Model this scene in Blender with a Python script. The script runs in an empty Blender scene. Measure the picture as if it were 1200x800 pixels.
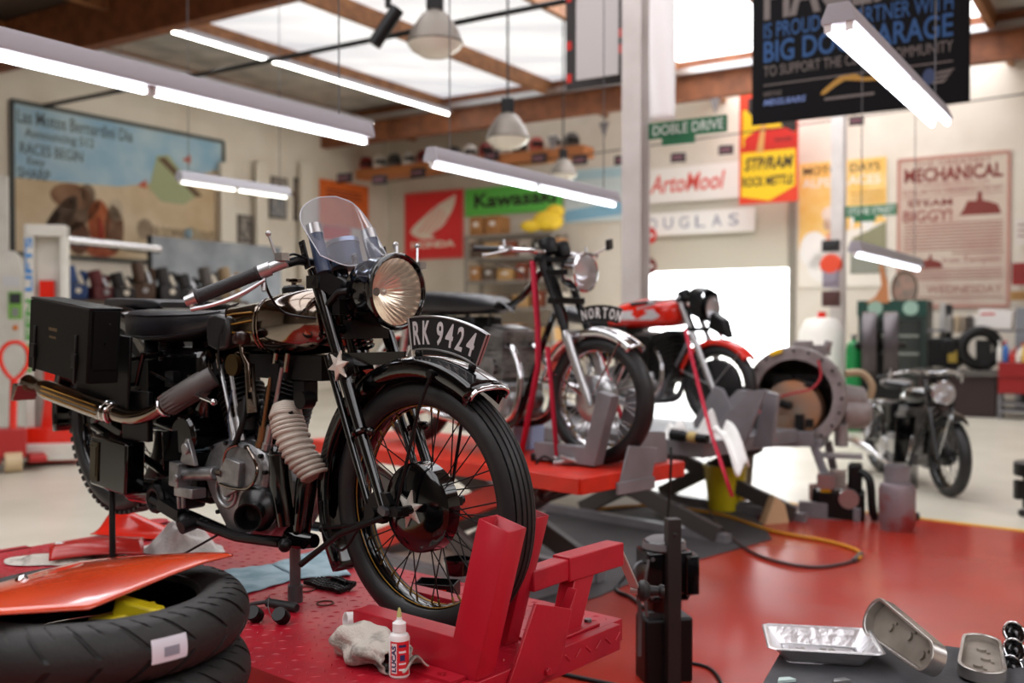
import bpy, bmesh, math, random
from mathutils import Vector, Matrix
random.seed(7)
V = Vector
PI = math.pi
COL = bpy.context.scene.collection
SC = bpy.context.scene
# ------------------------------------------------------------------ camera model (35 mm lens, eye 1.42 m)
FPX, EYE, PITCH = 1166.67, 1.42, math.atan(20 / 1166.67)
def ray(x, y):
    dx, dz = (x - 600) / FPX, -(y - 400) / FPX
    c, s = math.cos(PITCH), math.sin(PITCH)
    return V((dx, c + s * dz, -s + c * dz))
def at(x, y, D):
    r = ray(x, y); return V((0, 0, EYE)) + r * (D / r.y)
def onz(x, y, z=0.0):
    r = ray(x, y); return V((0, 0, EYE)) + r * ((z - EYE) / r.z)
# room axes: U runs along the left wall away from us, W along the back wall to the left
RA = math.radians(32.7)
U = V((math.sin(RA), math.cos(RA), 0)); W = V((-math.cos(RA), math.sin(RA), 0))
A_BACK, B_LEFT = 18.5, 15.4
def room(a, b, z=0): return U * a + W * b + V((0, 0, z))
def on_back(x, y, a=A_BACK):
    r = ray(x, y); return V((0, 0, EYE)) + r * (a / r.dot(U))
def on_left(x, y, b=B_LEFT):
    r = ray(x, y); return V((0, 0, EYE)) + r * (b / r.dot(W))
def frameM(o, x, y):
    x = V(x).normalized(); y = V(y); y = (y - x * y.dot(x)).normalized(); z = x.cross(y)
    m = Matrix((x, y, z)).transposed().to_4x4(); m.translation = V(o); return m
def headM(o, deg): return Matrix.Translation(V(o)) @ Matrix.Rotation(math.radians(deg), 4, 'Z')
def on_y(M, x, y, yl):
    q = M.inverted(); a = q @ V((0, 0, EYE)); d = q.to_3x3() @ ray(x, y); return a + d * ((yl - a.y) / d.y)
def back_rect(xl, xr, yt, yb, a=A_BACK, off=.03):
    p0, p1 = on_back(xl, yb, a - off), on_back(xr, yb, a - off); h = on_back(xl, yt, a - off).z - p0.z
    return frameM(p0, -W, (0, 0, 1)), (-W).dot(p1 - p0), h
def left_rect(xl, xr, yt, yb, b=B_LEFT, off=.03):
    p0, p1 = on_left(xl, yb, b - off), on_left(xr, yb, b - off); h = on_left(xl, yt, b - off).z - p0.z
    return frameM(p0, U, (0, 0, 1)), U.dot(p1 - p0), h
# ------------------------------------------------------------------ materials
def lin(h):
    h = h.lstrip('#'); o = []
    for i in (0, 2, 4):
        c = int(h[i:i + 2], 16) / 255; o.append(c / 12.92 if c <= .04045 else ((c + .055) / 1.055) ** 2.4)
    return (*o, 1)
MATS = {}
def mat(name, col, rough=.5, metal=0., col2=None, vs=6., vlo=.35, vhi=.65, bump=0., bs=60., coat=0., rvar=0., detail=5, spec=.5):
    if name in MATS: return MATS[name]
    m = bpy.data.materials.new(name); m.use_nodes = True
    nt = m.node_tree; b = nt.nodes['Principled BSDF']; L = nt.links
    b.inputs['Base Color'].default_value = lin(col); b.inputs['Roughness'].default_value = rough; b.inputs['Metallic'].default_value = metal
    b.inputs['Specular IOR Level'].default_value = spec; b.inputs['Coat Weight'].default_value = coat; b.inputs['Coat Roughness'].default_value = .06
    tc = nt.nodes.new('ShaderNodeTexCoord')
    if col2 or rvar:
        n = nt.nodes.new('ShaderNodeTexNoise'); n.inputs['Scale'].default_value = vs; n.inputs['Detail'].default_value = detail
        L.new(tc.outputs['Object'], n.inputs['Vector'])
        r = nt.nodes.new('ShaderNodeMapRange'); r.inputs['From Min'].default_value = vlo; r.inputs['From Max'].default_value = vhi
        L.new(n.outputs['Fac'], r.inputs['Value'])
        if col2:
            x = nt.nodes.new('ShaderNodeMix'); x.data_type = 'RGBA'
            x.inputs['A'].default_value = lin(col); x.inputs['B'].default_value = lin(col2)
            L.new(r.outputs['Result'], x.inputs['Factor']); L.new(x.outputs['Result'], b.inputs['Base Color'])
        if rvar:
            q = nt.nodes.new('ShaderNodeMapRange'); q.inputs['To Min'].default_value = max(.02, rough - rvar); q.inputs['To Max'].default_value = min(1, rough + rvar)
            L.new(n.outputs['Fac'], q.inputs['Value']); L.new(q.outputs['Result'], b.inputs['Roughness'])
    if bump:
        n2 = nt.nodes.new('ShaderNodeTexNoise'); n2.inputs['Scale'].default_value = bs; n2.inputs['Detail'].default_value = 4
        L.new(tc.outputs['Object'], n2.inputs['Vector'])
        bp = nt.nodes.new('ShaderNodeBump'); bp.inputs['Strength'].default_value = bump; bp.inputs['Distance'].default_value = .01
        L.new(n2.outputs['Fac'], bp.inputs['Height']); L.new(bp.outputs['Normal'], b.inputs['Normal'])
    MATS[name] = m; return m
def glow(name, col, strength):
    m = bpy.data.materials.new(name); m.use_nodes = True; b = m.node_tree.nodes['Principled BSDF']
    b.inputs['Base Color'].default_value = lin(col); b.inputs['Emission Color'].default_value = lin(col); b.inputs['Emission Strength'].default_value = strength
    MATS[name] = m; return m
def clear(name, tint, gloss=.12, veil=.05, veilcol='#ffffff'):
    m = bpy.data.materials.new(name); m.use_nodes = True; nt = m.node_tree; nt.nodes.clear(); L = nt.links
    o = nt.nodes.new('ShaderNodeOutputMaterial'); t = nt.nodes.new('ShaderNodeBsdfTransparent'); t.inputs[0].default_value = lin(tint)
    g = nt.nodes.new('ShaderNodeBsdfGlossy'); g.inputs['Roughness'].default_value = .03
    d = nt.nodes.new('ShaderNodeBsdfDiffuse'); d.inputs[0].default_value = lin(veilcol)
    f = nt.nodes.new('ShaderNodeLayerWeight'); f.inputs[0].default_value = gloss
    a = nt.nodes.new('ShaderNodeMixShader'); a.inputs[0].default_value = veil; L.new(t.outputs[0], a.inputs[1]); L.new(d.outputs[0], a.inputs[2])
    b = nt.nodes.new('ShaderNodeMixShader'); L.new(f.outputs['Fresnel'], b.inputs[0]); L.new(a.outputs[0], b.inputs[1]); L.new(g.outputs[0], b.inputs[2])
    L.new(b.outputs[0], o.inputs[0]); MATS[name] = m; return m
# ------------------------------------------------------------------ mesh builder
class MB:
    def __init__(s, M=None): s.bm = bmesh.new(); s.M = M or Matrix(); s.i = 0
    def v(s, p): return s.bm.verts.new(s.M @ V(p))
    def f(s, vs):
        try: q = s.bm.faces.new(vs); q.material_index = s.i; q.smooth = True; return q
        except ValueError: return None
    def box(s, c, d, rot=None):
        m = Matrix.Translation(V(c))
        if rot: m = m @ (rot if isinstance(rot, Matrix) else Matrix.Rotation(math.radians(rot[2]), 4, 'Z') @ Matrix.Rotation(math.radians(rot[1]), 4, 'Y') @ Matrix.Rotation(math.radians(rot[0]), 4, 'X'))
        x, y, z = d[0] / 2, d[1] / 2, d[2] / 2
        vs = [s.v(m @ V(p)) for p in ((-x, -y, -z), (x, -y, -z), (x, y, -z), (-x, y, -z), (-x, -y, z), (x, -y, z), (x, y, z), (-x, y, z))]
        for q in ((0, 3, 2, 1), (4, 5, 6, 7), (0, 1, 5, 4), (1, 2, 6, 5), (2, 3, 7, 6), (3, 0, 4, 7)): s.f([vs[k] for k in q])
        return s
    def bar(s, p0, p1, w, h, up=(0, 0, 1)):
        p0, p1 = V(p0), V(p1); x = (p1 - p0); l = x.length; x.normalize(); u = V(up)
        if abs(u.dot(x)) > .99: u = V((0, 1, 0))
        y = u.cross(x).normalized(); z = x.cross(y)
        m = Matrix((x, y, z)).transposed().to_4x4(); return s.box((p0 + p1) / 2, (l, w, h), m)
    def prism(s, pts, lo, hi, plane='xz'):
        def P(a, b, c): return {'xz': (a, c, b), 'xy': (a, b, c), 'yz': (c, a, b)}[plane]
        A = [s.v(P(a, b, lo)) for a, b in pts]; B = [s.v(P(a, b, hi)) for a, b in pts]; n = len(pts)
        s.f(A); s.f(B[::-1])
        for k in range(n): s.f([A[k], B[k], B[(k + 1) % n], A[(k + 1) % n]])
        return s
    def loft(s, secs, cap=True, closed=True):
        R = [[s.v(p) for p in q] for q in secs]; n = len(R[0])
        for a, b in zip(R, R[1:]):
            for k in range(n if closed else n - 1): s.f([a[k], a[(k + 1) % n], b[(k + 1) % n], b[k]])
        if cap and closed: s.f(R[0][::-1]); s.f(R[-1])
        return s
    def tube(s, pts, r, n=10, cap=True, closed=False, sm=0):
        P = [V(p) for p in pts]
        if sm: 
            rr = r if isinstance(r, (list, tuple)) else [r] * len(P); Q = []; R2 = []; N = len(P); last = N if closed else N - 1
            for k in range(last):
                if closed: p0, p1, p2, p3 = P[k - 1], P[k], P[(k + 1) % N], P[(k + 2) % N]
                else: p0, p1, p2, p3 = P[max(k - 1, 0)], P[k], P[k + 1], P[min(k + 2, N - 1)]
                for j in range(sm):
                    t = j / sm; Q.append(.5 * ((2 * p1) + (p2 - p0) * t + (2 * p0 - 5 * p1 + 4 * p2 - p3) * t * t + (3 * p1 - p0 - 3 * p2 + p3) * t ** 3))
                    R2.append(rr[k] * (1 - t) + rr[(k + 1) % N] * t)
            if not closed: Q.append(P[-1]); R2.append(rr[-1])
            P, r = Q, R2
        r = r if isinstance(r, (list, tuple)) else [r] * len(P); N = len(P)
        T = []
        for k in range(N):
            a = P[k - 1] if (k or closed) else P[k]; b = P[(k + 1) % N] if (k < N - 1 or closed) else P[k]
            t = b - a; T.append(t.normalized() if t.length > 1e-9 else (T[-1] if T else V((0, 0, 1))))
        u = V((0, 0, 1)) if abs(T[0].z) < .9 else V((1, 0, 0)); u = (u - T[0] * u.dot(T[0])).normalized(); secs = []
        for k in range(N):
            u = u - T[k] * u.dot(T[k]); u = u.normalized() if u.length > 1e-6 else T[k].orthogonal().normalized(); w = T[k].cross(u)
            secs.append([P[k] + (u * math.cos(2 * PI * j / n) + w * math.sin(2 * PI * j / n)) * r[k] for j in range(n)])
        if closed: secs.append(secs[0]); cap = False
        return s.loft(secs, cap)
    def cyl(s, p0, p1, r0, r1=None, n=20): return s.tube([p0, p1], [r0, r0 if r1 is None else r1], n)
    def lathe(s, prof, o=(0, 0, 0), ax=(0, 0, 1), n=32, a0=0., a1=2 * PI, ref=None):
        o, ax = V(o), V(ax).normalized(); u = V(ref) if ref else (V((1, 0, 0)) if abs(ax.x) < .9 else V((0, 1, 0)))
        u = (u - ax * u.dot(ax)).normalized(); w = ax.cross(u); full = abs(a1 - a0 - 2 * PI) < 1e-6; secs = []
        for j in range(n if full else n + 1):
            t = a0 + (a1 - a0) * j / n; d = u * math.cos(t) + w * math.sin(t); secs.append([s.v(o + d * max(r, 1e-5) + ax * h) for r, h in prof])
        m = len(secs)
        for j in range(m if full else m - 1):
            a, b = secs[j], secs[(j + 1) % m]
            for k in range(len(prof) - 1): s.f([a[k], b[k], b[k + 1], a[k + 1]])
        return s
    def sph(s, c, r, n=18, m=10, M=None):
        r = (r, r, r) if not isinstance(r, (tuple, list)) else r; c = V(c); secs = []
        for i in range(m + 1):
            t = PI * i / m - PI / 2; row = []
            for j in range(n):
                q = V((max(math.cos(t), 1e-4) * math.cos(2 * PI * j / n) * r[0], max(math.cos(t), 1e-4) * math.sin(2 * PI * j / n) * r[1], math.sin(t) * r[2]))
                row.append(c + ((M @ q) if M else q))
            secs.append(row)
        return s.loft(secs)
    def torus(s, c, ax, R, r, n=36, m=10, a0=0., a1=2 * PI, ref=None):
        return s.lathe([(R + r * math.cos(2 * PI * k / m), r * math.sin(2 * PI * k / m)) for k in range(m + 1)], c, ax, n, a0, a1, ref)
    def grid(s, fn, nu, nv):
        R = [[s.v(fn(i / nu, j / nv)) for j in range(nv + 1)] for i in range(nu + 1)]
        for i in range(nu):
            for j in range(nv): s.f([R[i][j], R[i + 1][j], R[i + 1][j + 1], R[i][j + 1]])
        return s
    def build(s, name, m, parent=None, smooth=35, bev=0., solid=0., sub=0, M=None, norm=True):
        if norm: bmesh.ops.recalc_face_normals(s.bm, faces=s.bm.faces)
        me = bpy.data.meshes.new(name); s.bm.to_mesh(me); s.bm.free()
        for x in (m if isinstance(m, (list, tuple)) else [m]): me.materials.append(x)
        o = bpy.data.objects.new(name, me); COL.objects.link(o)
        if smooth: me.set_sharp_from_angle(angle=math.radians(smooth))
        if parent: o.parent = parent
        if M is not None: o.matrix_local = M
        if solid: d = o.modifiers.new('s', 'SOLIDIFY'); d.thickness = solid; d.offset = 0
        if bev: d = o.modifiers.new('b', 'BEVEL'); d.width = bev; d.segments = 2; d.limit_method = 'ANGLE'; d.angle_limit = math.radians(40)
        if sub: d = o.modifiers.new('u', 'SUBSURF'); d.levels = sub; d.render_levels = sub
        return o
def tag(o, label, cat, group=None, kind=None):
    o['label'] = label; o['category'] = cat
    if group: o['group'] = group
    if kind: o['kind'] = kind
    return o
def thing(name, label, cat, M=None, group=None):
    o = bpy.data.objects.new(name, None); COL.objects.link(o); o.empty_display_size = .1
    o.matrix_world = M if M is not None else Matrix(); return tag(o, label, cat, group)
def struct(o): o['kind'] = 'structure'; return o
def lettering(s, w, h, m, parent, M, name='lettering', bold=.0, depth=.004, align='FIT', shear=0., space=1.):
    c = bpy.data.curves.new('txt', 'FONT'); c.body = s; c.size = 1; c.extrude = .001; c.offset = bold; c.shear = shear; c.resolution_u = 3; c.space_character = space
    t = bpy.data.objects.new('txt', c); COL.objects.link(t); dg = bpy.context.evaluated_depsgraph_get(); dg.update()
    me = bpy.data.meshes.new_from_object(t.evaluated_get(dg)); bpy.data.objects.remove(t); bpy.data.curves.remove(c)
    xs = [v.co.x for v in me.vertices]; ys = [v.co.y for v in me.vertices]; x0, x1, y0, y1 = min(xs), max(xs), min(ys), max(ys)
    sx, sy = w / (x1 - x0), h / (y1 - y0)
    for v in me.vertices: v.co = V(((v.co.x - x0) * sx, (v.co.y - y0) * sy, v.co.z * depth / .001))
    me.materials.clear(); me.materials.append(m); me.name = name
    o = bpy.data.objects.new(name, me); COL.objects.link(o); o.parent = parent; o.matrix_local = M; return o
def T(x, y, z=0): return Matrix.Translation(V((x, y, z)))
def copy_tree(o, parent=None, M=None):
    c = o.copy(); COL.objects.link(c)
    if parent: c.parent = parent
    if M is not None: c.matrix_world = M
    for ch in list(o.children): copy_tree(ch, c)
    return c
# ------------------------------------------------------------------ palette
BLK = mat('black_gloss_enamel', '#050506', .1, coat=.35)
SAT = mat('black_satin_steel', '#09090a', .42, spec=.3)
IRON = mat('dark_cast_iron', '#131212', .55, .4, bump=.15, bs=120)
RUB = mat('tire_rubber', '#111112', .5, col2='#1a1a1b', vs=9, bump=.08, bs=90)
RUBD = mat('dusty_rubber', '#131313', .62, col2='#1f1e1d', vs=7, bump=.15, bs=70)
CHR = mat('chrome', '#d9d9dc', .08, 1)
NIK = mat('nickel_plate', '#8f8378', .1, 1, col2='#7a6f65', vs=3)
SIL = mat('satin_silver', '#b5b5b6', .3, .9)
ALU = mat('cast_aluminium', '#a9a9aa', .38, .85, col2='#6f6f70', vs=14, bump=.12, bs=90)
STE = mat('grey_steel', '#77777a', .42, .7, col2='#5c5c5e', vs=5)
GRYP = mat('grey_painted_steel', '#7d7c80', .42, .0, col2='#6c6a6d', vs=4, bump=.05)
LRED = mat('worn_red_lift_paint', '#b01428', .36, col2='#8d1022', vs=5, vlo=.45, vhi=.8, rvar=.12, bump=.04)
RED2 = mat('bright_red_paint', '#d8230f', .22, coat=.4)
ORG = mat('orange_red_paint', '#d2481f', .16, coat=1.0, col2='#c03a17', vs=5)
ORL = mat('orange_lift_paint', '#d3280f', .35, col2='#bd2411', vs=6)
WHT = mat('white_plastic', '#e8e8e6', .35)
OFFW = mat('offwhite_painted_steel', '#d8d6cd', .4, col2='#cbc8bd', vs=4)
LTH = mat('black_leather', '#101014', .36, bump=.12, bs=160, col2='#1d1d22', vs=8)
GOLD = mat('gold_line_paint', '#b8892f', .35, .5)
CLOTH = mat('grey_shop_rag', '#cdc6bb', .9, col2='#3a3530', vs=16, vlo=.48, vhi=.72, bump=.5, bs=200)
CLOW = mat('white_shop_rag', '#d4d0cb', .9, col2='#8d867f', vs=11, vlo=.52, vhi=.8, bump=.5, bs=180)
GRN = mat('green_paint', '#0e7a3c', .35)
YEL = mat('yellow_plastic', '#d8c419', .4)
WOOD = mat('brown_glulam_wood', '#8a5230', .6, col2='#6e3d20', vs=5, bump=.1, bs=30)
BRASS = mat('brass_nipple', '#8a6a35', .35, .9)
STRAP = mat('crimson_webbing', '#c01538', .7)
# ================================================================== wheels
def wheel(root, name, c, R, tr, nsp=40, mrim=BLK, mspoke=SAT, mhub=SAT, hub_r=.035, hub_w=.045, ribs=0, line=None, drum=None, mtire=RUB, lug=0, sr=.0019):
    c = V(c); rr = R - 1.45 * tr                       # rim seat radius
    w = tr * .78
    m = MB(); m.lathe([(rr + .012, -w), (rr + .016, -w - .003), (rr + .016, -w + .005), (rr, -w + .008), (rr - .008, -w * .3), (rr - .012, 0), (rr - .008, w * .3), (rr, w - .008), (rr + .016, w - .005), (rr + .016, w + .003), (rr + .012, w), (rr - .003, w - .004), (rr - .014, w * .5), (rr - .018, 0), (rr - .014, -w * .5), (rr - .003, -w + .004), (rr + .012, -w)], c, (0, 1, 0), 72)
    rim = m.build(name, mrim, root)
    m = MB(); pr = []
    N = 96 if ribs else 22
    for k in range(N + 1):
        t = math.radians(-128 + 256 * k / N); q = tr
        if ribs and abs(t) < math.radians(62): q = tr * (1 - (.11 if ((t / math.radians(62) + 1) / 2 * (ribs + 1) + .5) % 1.0 < .24 else 0))
        pr.append((R - tr + q * math.cos(t), q * math.sin(t)))
    pr.append(pr[0])
    m.lathe(pr, c, (0, 1, 0), 96)
    if lug:
        for k in range(lug):
            t = 2 * PI * k / lug
            for sgn in (-1, 1):
                m.box(c + V((math.cos(t) * (R - .004), sgn * tr * .5, math.sin(t) * (R - .004))), (.012, tr * .62, .018), (0, -math.degrees(t), 0))
    m.build('tire', mtire, rim)
    if line:
        m = MB()
        for sgn in (-1, 1): m.torus(c + V((0, sgn * (w * .62), 0)), (0, 1, 0), rr - .0125, .0012, 72, 6)
        m.build('pinstripe', line, rim)
    m = MB(); m.lathe([(.008, -hub_w - .02), (.016, -hub_w - .02), (.016, -hub_w - .006), (hub_r, -hub_w - .004), (hub_r, -hub_w + .004), (hub_r * .6, -hub_w + .01), (hub_r * .55, 0), (hub_r * .6, hub_w - .01), (hub_r, hub_w - .004), (hub_r, hub_w + .004), (.016, hub_w + .006), (.016, hub_w + .02), (.008, hub_w + .02)], c, (0, 1, 0), 28); m.build('hub', mhub, rim)
    proto = None
    for k in range(nsp):
        a = 2 * PI * k / nsp; sg = -1 if k % 2 else 1; d = .55 if (k // 2) % 2 else -.55
        p0 = V((math.cos(d) * hub_r * .92, sg * hub_w, math.sin(d) * hub_r * .92)); p1 = V((rr - .014, sg * .006, 0))
        m = MB(); m.cyl(p0, p1, sr, n=6); q = p1 + (p0 - p1).normalized() * .018; m.i = 1; m.cyl(p1, q, sr * 1.7, n=6)
        key = (sg, d)
        if k < 4:
            o = m.build('spoke', [mspoke, BRASS], rim); wheel.p = getattr(wheel, 'p', {}); wheel.p[(name, root.name, key)] = o.data
        else:
            m.bm.free(); o = bpy.data.objects.new('spoke', wheel.p[(name, root.name, key)]); COL.objects.link(o); o.parent = rim
        o.matrix_local = Matrix.Translation(c) @ Matrix.Rotation(-a, 4, 'Y')
    return rim
def fender(c, R, half, a0, a1, drop, n=40, prof=None):
    """mudguard surface: arc from a0 to a1 degrees (in the wheel plane), crowned, with side valance"""
    c = V(c); m = MB(); P = prof or [(-half, -drop), (-half, -.012), (-half * .9, -.003), (-half * .55, .004), (0, .007), (half * .55, .004), (half * .9, -.003), (half, -.012), (half, -drop)]
    secs = []
    for k in range(n + 1):
        t = math.radians(a0 + (a1 - a0) * k / n); d = V((math.cos(t), 0, math.sin(t)))
        secs.append([c + d * (R + q) + V((0, y, 0)) for y, q in P])
    m.loft(secs, False, False); return m
def star(m, c, ax, up, r0, r1, n, th):
    c, ax, up = V(c), V(ax).normalized(), V(up); up = (up - ax * up.dot(ax)).normalized(); w = ax.cross(up)
    ring = [c + (up * math.cos(PI * k / n) + w * math.sin(PI * k / n)) * (r0 if k % 2 == 0 else r1) for k in range(2 * n)]
    a = [m.v(p + ax * th * .25) for p in ring]; b = [m.v(p - ax * th * .4) for p in ring]; t = m.v(c + ax * th)
    for k in range(2 * n): j = (k + 1) % (2 * n); m.f([a[k], a[j], t]); m.f([b[k], b[j], a[j], a[k]])
    m.f(b)
def fins(m, p0, p1, r, n, th=.0045, sq=1., core=.72, seg=22):
    p0, p1 = V(p0), V(p1); m.cyl(p0, p1, r * core, n=seg); d = (p1 - p0).normalized()
    for k in range(n):
        q = p0.lerp(p1, (k + .5) / n); m.cyl(q - d * th / 2, q + d * th / 2, r * (1 if isinstance(sq, float) else sq[k % len(sq)]), n=seg)
# ================================================================== the black vintage V-twin in the foreground
BM = headM((-.7935, 3.0821, .606), -40)
B = thing('motorcycle', 'black vintage V-twin motorcycle with nickel tank and clear fly screen on the near lift', 'motorcycle', BM)
wheel(B, 'front_wheel', (.755, 0, .342), .342, .047, 40, BLK, SAT, SAT, .05, .04, ribs=6, line=GOLD)
fw = [o for o in B.children if o.name == 'front_wheel'][0]
m = MB(); m.lathe([(0, -.062), (.05, -.062), (.085, -.056), (.108, -.05), (.116, -.044), (.118, -.005), (.112, 0), (.02, 0)], (.75, 0, .34), (0, 1, 0), 48); m.build('brake_drum', BLK, fw)
m = MB(); star(m, (.745, -.066, .34), (0, -1, 0), (.2, 0, 1), .05, .021, 6, .008); STAR = mat('star_plate', '#d6cfc4', .35, .35); m.build('hub_star', STAR, fw)
m = MB()
for q in ((.71, -.125, .335), (.695, -.12, .338), (.66, -.115, .325)): m.cyl(q, (q[0], q[1] + .03, q[2]), .011, n=6)
m.build('axle_nut', STE, fw)
wheel(B, 'rear_wheel', (-.80, 0, .475), .34, .0425, 40, BLK, SAT, SAT, .06, .04, lug=64)
rw = [o for o in B.children if o.name == 'rear_wheel'][0]
m = MB(); m.lathe([(0, -.06), (.09, -.055), (.1, -.045), (.1, .0), (.02, 0)], (-.8, 0, .475), (0, 1, 0), 40); m.build('brake_drum', BLK, rw)
# fenders
f = fender((.75, 0, .34), .386, .062, 55, 214, .055).build('front_fender', BLK, B, solid=.003)
m = fender((.75, 0, .34), .386, .064, 53.6, 55.4, .03, 3); m.build('fender_tip', CHR, f, solid=.006)
m = MB()
for sg in (-1, 1):
    m.tube([(.825, sg * .066, .69), (.80, sg * .085, .6), (.735, sg * .1, .35)], .0045, 8)
    m.cyl((.825, sg * .06, .69), (.825, sg * .075, .69), .011, n=10)
    m.tube([(.40, sg * .07, .245), (.55, sg * .09, .275), (.70, sg * .1, .325)], .005, 8); m.sph((.40, sg * .068, .245), .012, 10, 6)
m.build('fender_stay', SAT, f)
m = MB(); m.tube([(.70, -.11, .32), (.55, -.13, .26), (.41, -.15, .16)], [.008, .008, .009], 10); m.build('front_stand', SAT, B)
m = MB(); m.tube([(.395, -.068, .32), (.41, -.072, .24), (.50, -.08, .2), (.60, -.09, .3)], .004, 8, sm=5); m.build('brake_cable', SAT, f)
# number plate along the crown of the front fender
pc = V((.75, 0, .34)); pl = []; 
def parc(t, R): t = math.radians(t); return (pc.x + R * math.cos(t), pc.z + R * math.sin(t))
outer = [parc(t, 0.41 + .085) for t in range(98, 64, -3)]; inner = [parc(t, .41) for t in range(65, 100, 3)]
plate = MB().prism(outer + inner, -.004, .004).build('number_plate', mat('plate_black', '#1a1a1c', .35), f)
m = MB(); m.tube([(x, -.005, z) for x, z in outer + inner], .0028, 6, closed=True); m.tube([(x, .005, z) for x, z in outer + inner], .0028, 6, closed=True); m.build('plate_border', SIL, plate)
PW = mat('plate_lettering', '#c4c4c4', .4)
for ch, t, wd in (('R', 94.5, .026), ('K', 89.5, .028), ('9', 82.6, .025), ('4', 77.7, .028), ('2', 72.4, .026), ('4', 67.0, .028)):
    t = 98 - (98 - t) * .905; wd *= .93
    x, z = parc(t, .422); tt = math.radians(t); up = V((math.cos(tt), 0, math.sin(tt))); rt = V((math.sin(tt), 0, -math.cos(tt)))
    lettering(ch, wd, .062, PW, plate, frameM(V((x, -.0045, z)) - rt * wd / 2, rt, up), 'plate_character', bold=.022, depth=.001)
m = MB(); 
for t in (95, 67): x, z = parc(t, .40); m.cyl((x, 0, z - .012), (x, 0, z + .02), .006, n=10); m.sph((x, 0, z), .011, 10, 6)
m.build('plate_mount', SAT, plate)
fender((-.80, 0, .475), .40, .075, 20, 190, .05).build('rear_fender', BLK, B, solid=.003)
# girder fork
def fk(z, y=0, dx=0): return (.40 + (.985 - z) * .445 + dx, y, z)
for sg in (-1, 1):
    m = MB(); m.tube([fk(.965, sg * .1), fk(.72, sg * .1), fk(.345, sg * .1)], [.019, .0185, .0135], 14); m.build('fork_tube', BLK, B)
    m = MB(); m.tube([fk(.73, sg * .1, -.05), fk(.345, sg * .1, -.055)], .011, 12); m.build('fork_tube', BLK, B)
    m = MB(); m.prism([(.62, .30), (.69, .30), (.72, .355), (.70, .38), (.655, .38), (.62, .345)], sg * .088, sg * .108); m.cyl((.66, sg * .085, .325), (.66, sg * .12, .325), .013, n=10); m.cyl((.755, sg * .04, .34), (.755, sg * .125, .34), .012, n=10); m.bar((.66, sg * .1, .33), (.77, sg * .1, .34), .02, .024); m.build('fork_link', SAT, B)
m = MB()
for z in (.93, .72): m.bar(fk(z, -.12), fk(z, .12), .05, .035)
m.cyl((.39, 0, .96), (.50, 0, .68), .03); m.cyl(fk(.80, -.11), fk(.80, .11), .013)
for k in range(9): q = fk(.745 - .0, 0, -.02); m.torus(V(fk(.84, 0, .0)) + V((.0049 * k, 0, -.011 * k)), (.4, 0, -.9), .024, .0045, 16, 6)
for sg in (-1, 1): m.torus(fk(.53, sg * .1), (.4, 0, -.9), .021, .008, 16, 8); m.sph(V(fk(.53, sg * .1)) + V((.035, 0, .005)), .013, 10, 6)
m.build('fork_yoke', BLK, B)
m = MB(); m.cyl((.545, -.105, .705), (.545, -.128, .705), .034, n=24); d = m.build('steering_damper', SAT, B)
m = MB(); star(m, (.545, -.13, .705), (0, -1, 0), (.25, 0, 1), .042, .019, 6, .009); m.build('damper_star', STAR, d)
m = MB(); star(m, (.545, .13, .705), (0, 1, 0), (.25, 0, 1), .042, .019, 6, .009); m.build('damper_star', STAR, d)
# headlamp
hc = (.572, 0, .903)
m = MB(); m.lathe([(0, -.105), (.03, -.102), (.06, -.085), (.085, -.05), (.097, 0), (.1, .045), (.104, .052), (.104, .066), (.097, .07), (.09, .062)], hc, (1, 0, -.02), 48); hl = m.build('headlamp', BLK, B)
m = MB(); RP = [(.012, -.02), (.04, -.005), (.065, .02), (.085, .045), (.092, .06)]
def refl(u, v):
    k = min(3, int(v * 4)); f_ = v * 4 - k; r = RP[k][0] * (1 - f_) + RP[k + 1][0] * f_; x = RP[k][1] * (1 - f_) + RP[k + 1][1] * f_; r *= 1 + .03 * math.sin(30 * 2 * PI * u) * v; a = 2 * PI * u; return (hc[0] + x, hc[1] + r * math.cos(a), hc[2] + r * math.sin(a) - .02 * x)
m.grid(refl, 288, 8); m.build('reflector', mat('warm_reflector', '#f2eade', .24, 1), hl, smooth=60)
m = MB(); m.sph((hc[0] + .006, 0, hc[2]), .010, 12, 8); m.build('bulb', SIL, hl)
m = MB(); PRF = [(0, .074), (.04, .072), (.07, .067), (.092, .06)]
for k in range(4): pass
m.lathe(PRF, hc, (1, 0, -.02), 64); m.build('lens', clear('headlamp_glass', '#fbf8f2', .22, .12, '#eee6d8'), hl)
m = MB(); m.torus(V(hc) + V((.063, 0, 0)), (1, 0, -.02), .098, .006, 48, 8); m.build('lamp_rim', BLK, hl)
for sg in (-1, 1): m = MB(); m.tube([fk(.86, sg * .1), (.52, sg * .108, .90), (.55, sg * .1, .903)], .009, 8); m.build('lamp_bracket', SAT, hl)
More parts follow.
